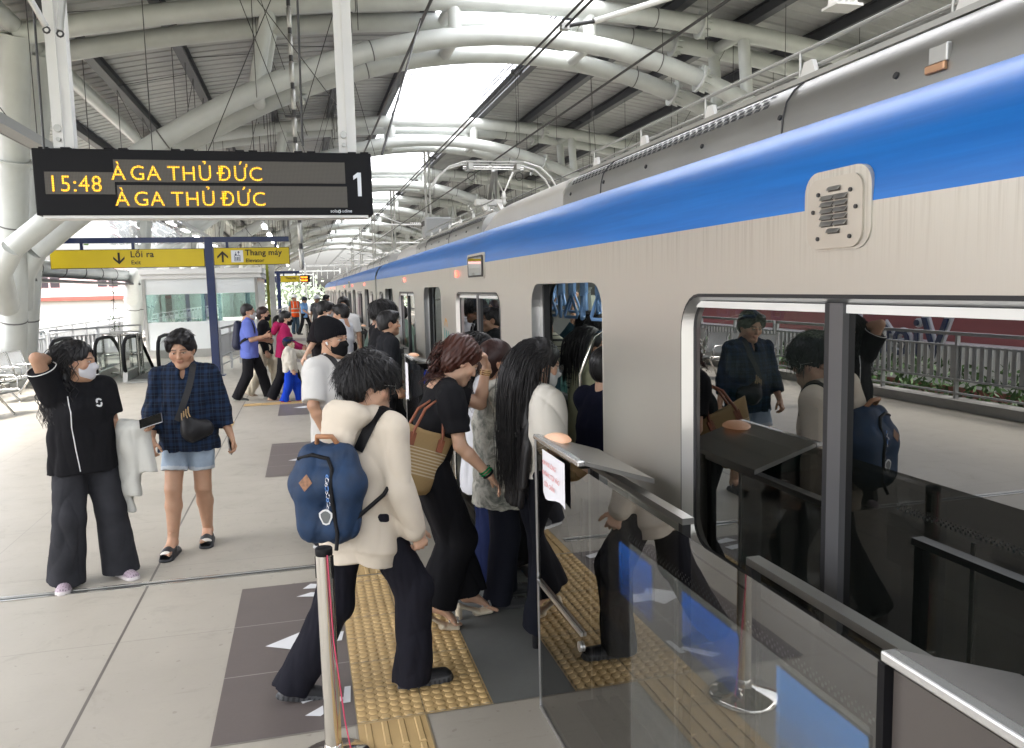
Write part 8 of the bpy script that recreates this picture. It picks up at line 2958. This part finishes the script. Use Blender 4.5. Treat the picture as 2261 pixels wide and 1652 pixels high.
# ---- 6 girl in white shirt with long dark hair behind her
P = person('P6', 'girl with long wavy dark hair and white shirt, face turned right', (1.09, 5.12), 84, 1.66, True, 1.0, S_M,
           head=(8, -4, 0), feet=((-0.10, 0.05, 0, 0, 0), (0.10, -0.02, 0, 5, 0)), armR=((0.25, 0.15, -1), (-0.05, 0.8, -0.7), (-1, 0, 0), (0.4, 0.5, 0.4)),
           top=dict(col=(0.60, 0.61, 0.65), loose=0.035, hem=-0.28, sleeve=0.95, sr=0.075, er=0.075, name='white_shirt', amp=0.008),
           bottom=dict(col=(0.010, 0.016, 0.055), thigh=0.095, knee=0.085, hem=0.095, mat=DENIM, name='blue_jeans', amp=0.006),
           hair=dict(kind='long', len=0.45, wave=0.012, n=500, r=0.005, mass=(0.07, 0.08), off=0.13), shoes=dict(kind='sneaker', col=(0.35, 0.32, 0.27), sole=(0.62, 0.58, 0.48)), seed=9)
# ---- 7 person with short brown hair in a camouflage shirt
P = person('P7', 'person with short brown hair in a loose grey green patterned shirt', (1.10, 4.72), 86, 1.64, True, 1.08, S_M,
           head=(6, 2, 0), feet=((-0.10, 0.05, 0, 0, 0), (0.10, -0.05, 0, 5, 0)), top=dict(mat=CAMO, loose=0.035, hem=-0.26, sleeve=1.3, neck='crew', name='patterned_shirt', amp=0.008),
           bottom=dict(col=(0.012, 0.013, 0.02), knee=0.085, hem=0.09), hair=dict(kind='bun', col=(0.035, 0.014, 0.012)), seed=10)
mb = MB()
h_ = P['h2l']
for q_ in (0,):
    c_ = V3(h_(np.array([(-0.02, -0.155, -0.02)]))[0])
    mb.tube([c_ + Vector((0.0, 0.02 * math.cos(t), 0.045 * math.sin(t))) for t in np.linspace(0, 6.28, 13)[:-1]], 0.011, M('clip_white', (0.62, 0.60, 0.55), 0.3), 7, closed=True)
mb.build('hair_clip', P['root'], world=False)
# ---- 8 woman with very long black hair and white blouse
P = person('P8', 'woman with waist length black hair and white blouse stepping into the train', (1.18, 4.12), 82, 1.62, True, 1.0, S_L,
           head=(2, 14, 0), feet=((-0.09, 0.08, 0, 0, 0), (0.09, -0.03, 0, 4, 0)),
           top=dict(col=(0.66, 0.63, 0.57), loose=0.034, hem=0.02, sleeve=0.9, sr=0.088, er=0.082, puff=True, neck='crew', name='white_blouse', amp=0.008),
           bottom=dict(col=(0.008, 0.009, 0.014), thigh=0.10, knee=0.10, hem=0.110, name='wide_trousers', amp=0.006, length=0.985),
           hair=dict(kind='long', len=0.80, wave=0.003, n=1100, r=0.0032, spread=0.05, back=(0, -1, 0), lift=0.02, grav=0.6, mass=(0.088, 0.13), off=0.16), glasses='dark', mask=(0.6, 0.6, 0.6),
           armR=((0.26, 0.0, -1), (-0.2, 0.75, -0.5), (-1, 0, 0), (0.4, 0.5, 0.4)), shoes=dict(kind='heel', col=(0.010, 0.010, 0.012), name='black_heel'), seed=11)
# ---- 9, 10 men in black at the second door
person('P9', 'man in a black shirt with faded haircut facing the train at the second gate', (0.86, 9.0), 82, 1.745, False, 1.08, S_M,
       lean=3, head=(4, 0, 0), feet=((-0.12, 0.18, 0, 0, 0), (0.12, -0.20, 0, 6, 0)), armR=((0.2, -0.1, -1), (-0.05, 0.35, -1), (-1, 0, 0), (0.4, 0.5, 0.4)),
       top=dict(col=(0.016, 0.017, 0.02), loose=0.030, sleeve=1.9, sr=0.074, er=0.068, cr=0.05, neck='collar', hem=-0.16, name='black_shirt', amp=0.006), bottom=dict(col=BLK), hair=dict(kind='fade'), seed=12, q=1.2)
person('P10', 'man in a black tee with bushy hair just beyond the black shirt man', (0.83, 9.75), 70, 1.82, False, 1.0, S_D,
       lean=8, head=(10, 6, 0), top=dict(col=(0.012, 0.012, 0.014), sleeve=0.8, name='black_tee'), hair=dict(kind='mop'), seed=13, q=1.3)
# ---- 11 masked man in open black overshirt
P = person('P11', 'man in open black overshirt and white mask reaching down to the child', (0.26, 12.9), 118, 1.80, False, 1.0, S_L,
       lean=3, head=(-25, 14, 0), feet=((-0.12, 0.0, 0, 0, 0), (0.12, 0.0, 0, 10, 0)), armR=((0.50, -0.10, -1), (0.50, -0.35, -0.8), (0, 0, -1), (0.3, 0.4, 0.3)),
       top=dict(col=(0.014, 0.012, 0.014), loose=0.045, sleeve=1.0, sr=0.095, er=0.095, neck='v', hem=-0.22, name='black_overshirt', amp=0.008), bottom=dict(col=BLK, knee=0.085, hem=0.09), hair=dict(kind='short'), mask=(0.62, 0.63, 0.64), glasses='silver', seed=14, q=1.3)
mb = MB()
decal_on(mb, P, V3(P['tp'](0.8, 0, 0)), V3(-P['rt']), (0, 0, 1), [[(-0.035, 0.10), (0.035, 0.10), (0.045, -0.05), (0.04, -0.22), (-0.04, -0.22), (-0.045, -0.05)]], M('undershirt', (0.62, 0.62, 0.62), 0.8), 0.006)
mb.build('undershirt', P['root'], world=False)
# ---- 12, 13 pair near the third gate
person('P12', 'man in a white shirt looking back to the left near the third gate', (0.56, 12.6), 300, 1.745, False, 1.0, S_M,
       head=(-10, 8, 0), top=dict(col=(0.62, 0.63, 0.66), loose=0.03, sleeve=0.9, neck='collar', name='white_shirt'), bottom=dict(col=(0.03, 0.07, 0.13), mat=DENIM), hair=dict(kind='short'), seed=15, q=1.3)
person('P13', 'man facing the camera behind the white shirt man', (0.66, 14.2), 190, 1.84, False, 1.0, S_D, head=(0, 6, 0), top=dict(col=(0.6, 0.6, 0.6), sleeve=0.8, name='shirt'), hair=dict(kind='short'), seed=16, q=1.6)
# ---- 14..17 the family group
P = person('P14', 'balding man in a blue polo with glasses, white mask and dark backpack', (-1.0, 15.35), 92, 1.80, False, 1.12, S_M,
       head=(4, 4, 0), feet=((-0.13, 0.27, 0, 0, 0), (0.10, -0.24, 0, 0, 8)), armR=((0.20, 0.25, -1), (-0.05, 1.0, 0.22), (-1, 0, 0), (0.4, 0.5, 0.4)), armL=((-0.2, 0.2, -1), (0.1, 1, -0.2), (1, 0, 0), (0.4, 0.5, 0.4)),
       top=dict(col=(0.13, 0.17, 0.50), loose=0.026, sleeve=0.85, sr=0.075, er=0.07, neck='collar', hem=-0.14, name='blue_polo'), bottom=dict(col=(0.014, 0.014, 0.016), thigh=0.105, knee=0.085, hem=0.08, name='dark_trousers'),
       hair=dict(kind='thin'), mask=(0.66, 0.66, 0.66), glasses='dark', shoes=dict(kind='sneaker', col=(0.06, 0.065, 0.06), sole=(0.35, 0.35, 0.30)), seed=17, q=1.3)
sd = SDF((-0.3, -0.5, 0.9), (0.3, 0, 1.65), 0.012)
sd.cone(P['tp'](0.15, 0, -0.20), P['tp'](0.85, 0, -0.17), 0.10, 0.075, 1.4, 1.4, side=P['rt'])
V, Q = sd.mesh()
mb = MB()
for sx in (-1, 1):
    strap_on(mb, P, [V3(P['tp'](0.85, sx * 0.06, -0.15)), V3(P['tp'](1.03, sx * 0.10, 0.0)), V3(P['tp'](0.7, sx * 0.13, 0.13)), V3(P['tp'](0.4, sx * 0.17, 0.0)), V3(P['tp'](0.2, sx * 0.15, -0.14))], 0.05, M_BLACK, 0.01, 20)
e = held(P, 'backpack', 'dark navy backpack on the back of the blue polo man', 'backpack', [('strap', mb)])
link('pack_body', np_mesh('pack_body', V, Q, True, np.tile(np.array((0.012, 0.016, 0.04), np.float32), (len(V), 1)), [RUBB]), e)
person('P15', 'girl in a black jacket and cream trousers with hair in a bun and black mask', (-0.76, 15.95), 92, 1.72, True, 1.0, S_L,
       head=(14, 2, 0), feet=((-0.1, 0.20, 0, 0, 0), (0.1, -0.32, 0.03, 0, 24)), top=dict(col=BLK, loose=0.045, sleeve=1.85, sr=0.08, er=0.075, cr=0.06, neck='v', hem=-0.10, name='black_jacket'),
       bottom=dict(col=(0.60, 0.54, 0.42), thigh=0.11, knee=0.10, hem=0.105, name='cream_trousers', amp=0.012), hair=dict(kind='bun', col=(0.03, 0.015, 0.013)), mask=BLK, shoes=dict(kind='sneaker', col=(0.35, 0.25, 0.18), sole=(0.4, 0.3, 0.22)), seed=18, q=1.3)
person('P16', 'girl in a magenta hoodie with ponytail and black mask leading the child', (-0.40, 15.15), 88, 1.66, True, 1.0, S_L,
       lean=5, head=(6, 10, 0), feet=((-0.1, 0.26, 0, 0, 0), (0.1, -0.24, 0, 0, 10)), armR=((0.22, 0.15, -1), (-0.05, 0.8, -0.35), (-1, 0, 0), (0.4, 0.5, 0.4)), armL=((-0.2, 0.3, -1), (0.1, 0.9, -0.4), (1, 0, 0), (0.3, 0.4, 0.3)),
       top=dict(col=(0.32, 0.018, 0.085), loose=0.034, sleeve=1.92, sr=0.075, er=0.068, cr=0.055, cuff=1, neck='hood', hem=-0.08, name='magenta_hoodie'), bottom=dict(col=BLK, knee=0.085, hem=0.095, name='black_trousers'),
       hair=dict(kind='pony', len=0.36, n=320, r=0.006, back=(0, -0.9, 0.1)), mask=BLK, shoes=dict(kind='sneaker', col=(0.35, 0.22, 0.15), sole=(0.4, 0.28, 0.2)), seed=19, q=1.3)
person('P17', 'small child in navy cap, white jacket and bright blue trousers', (-0.30, 14.75), 90, 1.16, False, 1.02, S_L,
       head=(6, -6, 0), feet=((-0.06, 0.13, 0, 0, 0), (0.06, -0.12, 0, 0, 12)), armR=((0.25, 0.1, -1), (0, 0.25, -1), (-1, 0, 0), (0.3, 0.4, 0.3)), armL=((-0.2, 0.7, -0.3), (0.2, 0.9, 0.1), (1, 0, 0), (0.3, 0.4, 0.3)),
       top=dict(col=(0.60, 0.57, 0.50), loose=0.040, sleeve=1.85, sr=0.085, er=0.08, cr=0.06, hem=-0.10, name='white_jacket', amp=0.01), bottom=dict(col=(0.012, 0.055, 0.48), thigh=0.11, knee=0.10, hem=0.085, name='blue_trousers', amp=0.012),
       hair=dict(kind='short'), hat=dict(kind='cap', col=(0.012, 0.02, 0.09), col2=(0.5, 0.03, 0.08), name='cap'), mask=(0.62, 0.55, 0.38), shoes=dict(kind='clog', col=(0.45, 0.02, 0.03), sole=(0.45, 0.03, 0.04), name='red_clog'), seed=20, q=1.2)
# ---- 18.. staff and far passengers
def paint_vest(V, c, k):
    z = (V - k['tp'](0)) @ k['up'] / (0.5 * k['s'])
    x = (V - k['tp'](0)) @ k['rt']
    c[(np.abs(z - 0.35) < 0.05) | (np.abs(z - 0.02) < 0.05) | ((np.abs(np.abs(x) - 0.09) < 0.02) & (z > 0.3))] = (0.6, 0.45, 0.36)
    c[(np.abs(x) > 0.185)] = (0.12, 0.2, 0.2)
person('P18', 'station worker in a white hard hat and orange reflective vest', (-0.42, 38.5), 160, 1.80, False, 1.05, S_M,
       head=(-30, 10, 0), top=dict(col=(0.80, 0.10, 0.02), paint=paint_vest, loose=0.03, sleeve=0.5, hem=-0.18, name='orange_vest'), bottom=dict(col=(0.06, 0.10, 0.14), mat=DENIM), hair=dict(kind='short'), hat=dict(kind='hardhat', col=(0.72, 0.72, 0.72), name='hard_hat'), seed=21, q=1.9)
person('P19', 'guard in a light blue shirt and dark cap behind the vest worker', (0.0, 37.6), 120, 1.74, False, 1.0, S_M,
       head=(0, 20, 0), feet=((-0.12, 0.2, 0, 0, 0), (0.12, -0.25, 0, 0, 0)), armR=((0.2, 0.4, -1), (0, 0.8, -0.5), (-1, 0, 0), (0.4, 0.5, 0.4)), top=dict(col=(0.16, 0.30, 0.55), sleeve=0.8, name='blue_shirt'), hair=dict(kind='short'), hat=dict(kind='cap', col=(0.02, 0.03, 0.06), name='cap'), seed=22, q=1.9)
person('P20', 'man in a grey shirt and white cap far down by the train', (0.50, 32.0), 200, 1.78, False, 1.05, S_M, head=(0, 6, 0), top=dict(col=(0.13, 0.13, 0.14), sleeve=0.8), hair=dict(kind='short'), hat=dict(kind='hardhat', col=(0.65, 0.65, 0.68), name='white_cap'), seed=23, q=1.9)
person('P21', 'far man in a white shirt standing beside the grey shirt man', (0.80, 31.0), 90, 1.80, False, 1.0, S_M, head=(0, 6, 0), top=dict(col=(0.62, 0.62, 0.62), sleeve=0.8), hair=dict(kind='short'), seed=24, q=1.9)
person('P22', 'boarding passenger in a pale green shirt bending into the third door', (1.12, 14.3), 75, 1.70, False, 1.1, S_M, lean=20, top=dict(col=(0.30, 0.42, 0.36), sleeve=0.8, name='green_shirt'), hair=dict(kind='short'), seed=25, q=1.6)
person('P23', 'man with bushy black hair in a dark tee near the third door', (0.98, 11.2), 80, 1.78, False, 1.0, S_D, top=dict(col=(0.02, 0.02, 0.022), sleeve=0.8), hair=dict(kind='mop'), seed=26, q=1.5)
# ---- passengers inside the nearest car
person('P30', 'standing passenger in a striped shirt seen from behind inside the train', (2.20, 6.05), 30, 1.72, False, 1.05, S_D, top=dict(mat=STRIPES, loose=0.03, sleeve=0.9, sr=0.08, name='striped_shirt'), bottom=dict(col=(0.09, 0.10, 0.08), knee=0.09), hair=dict(kind='mop'),
       armL=((-0.6, 0.3, 0.5), (-0.1, 0.3, 1), (0, 1, 0), (1.0, 1.1, 0.7)), seed=30, q=1.3)
person('P31', 'passenger in dark teal inside the train reaching up to a blue handle', (2.05, 6.95), 60, 1.72, False, 1.0, S_M, top=dict(col=(0.02, 0.045, 0.06), sleeve=1.0, loose=0.03), bottom=dict(col=(0.06, 0.065, 0.06)), hair=dict(kind='short'),
       armR=((0.4, 0.3, 0.6), (-0.3, 0.3, 1), (0, 1, 0), (1.0, 1.1, 0.7)), seed=31, q=1.3)
person('P32', 'passenger in pale khaki clothes standing by the train door pole', (1.90, 5.30), 100, 1.66, True, 1.0, S_M, top=dict(col=(0.36, 0.36, 0.24), sleeve=1.8, loose=0.05, hem=-0.3, cr=0.06), bottom=dict(col=(0.03, 0.03, 0.035)), hair=dict(kind='long', len=0.35, n=300, r=0.006), seed=32, q=1.4)
P = person('P33', 'passenger in dark clothes at the near edge of the open door', (1.74, 4.52), 60, 1.58, False, 1.15, S_L, top=dict(col=(0.010, 0.011, 0.025), sleeve=0.9, loose=0.04, hem=-0.2), bottom=dict(col=BLK), hair=dict(kind='short'),
       armL=((-0.3, 0.5, -0.6), (0.1, 0.6, 0.5), (0, 1, 0), (0.5, 0.6, 0.4)), seed=33, q=1.3)
P = person('P34', 'seated passenger in a green jacket holding a phone inside the train', (1.78, 5.60), 250, 1.60, False, 1.0, S_M, lean=-6, head=(0, 30, 0), feet=((-0.12, 0.46, 0, 0, 0), (0.12, 0.46, 0, 0, 0)), crouch=0.58,
       top=dict(col=(0.07, 0.085, 0.055), sleeve=1.9, loose=0.035, name='green_jacket'), bottom=dict(col=(0.02, 0.02, 0.022)), hair=dict(kind='short'),
       armR=((0.25, 0.35, -0.9), (-0.45, 0.8, 0.15), (-0.5, 0, 1), (0.5, 0.6, 0.4)), armL=((-0.25, 0.35, -0.9), (0.45, 0.8, 0.15), (0.5, 0, 1), (0.5, 0.6, 0.4)), seed=34, q=1.3)
phone_in(P, 1, 'dark phone held by the seated passenger inside the train', off=(0.03, 0.06, -0.03))
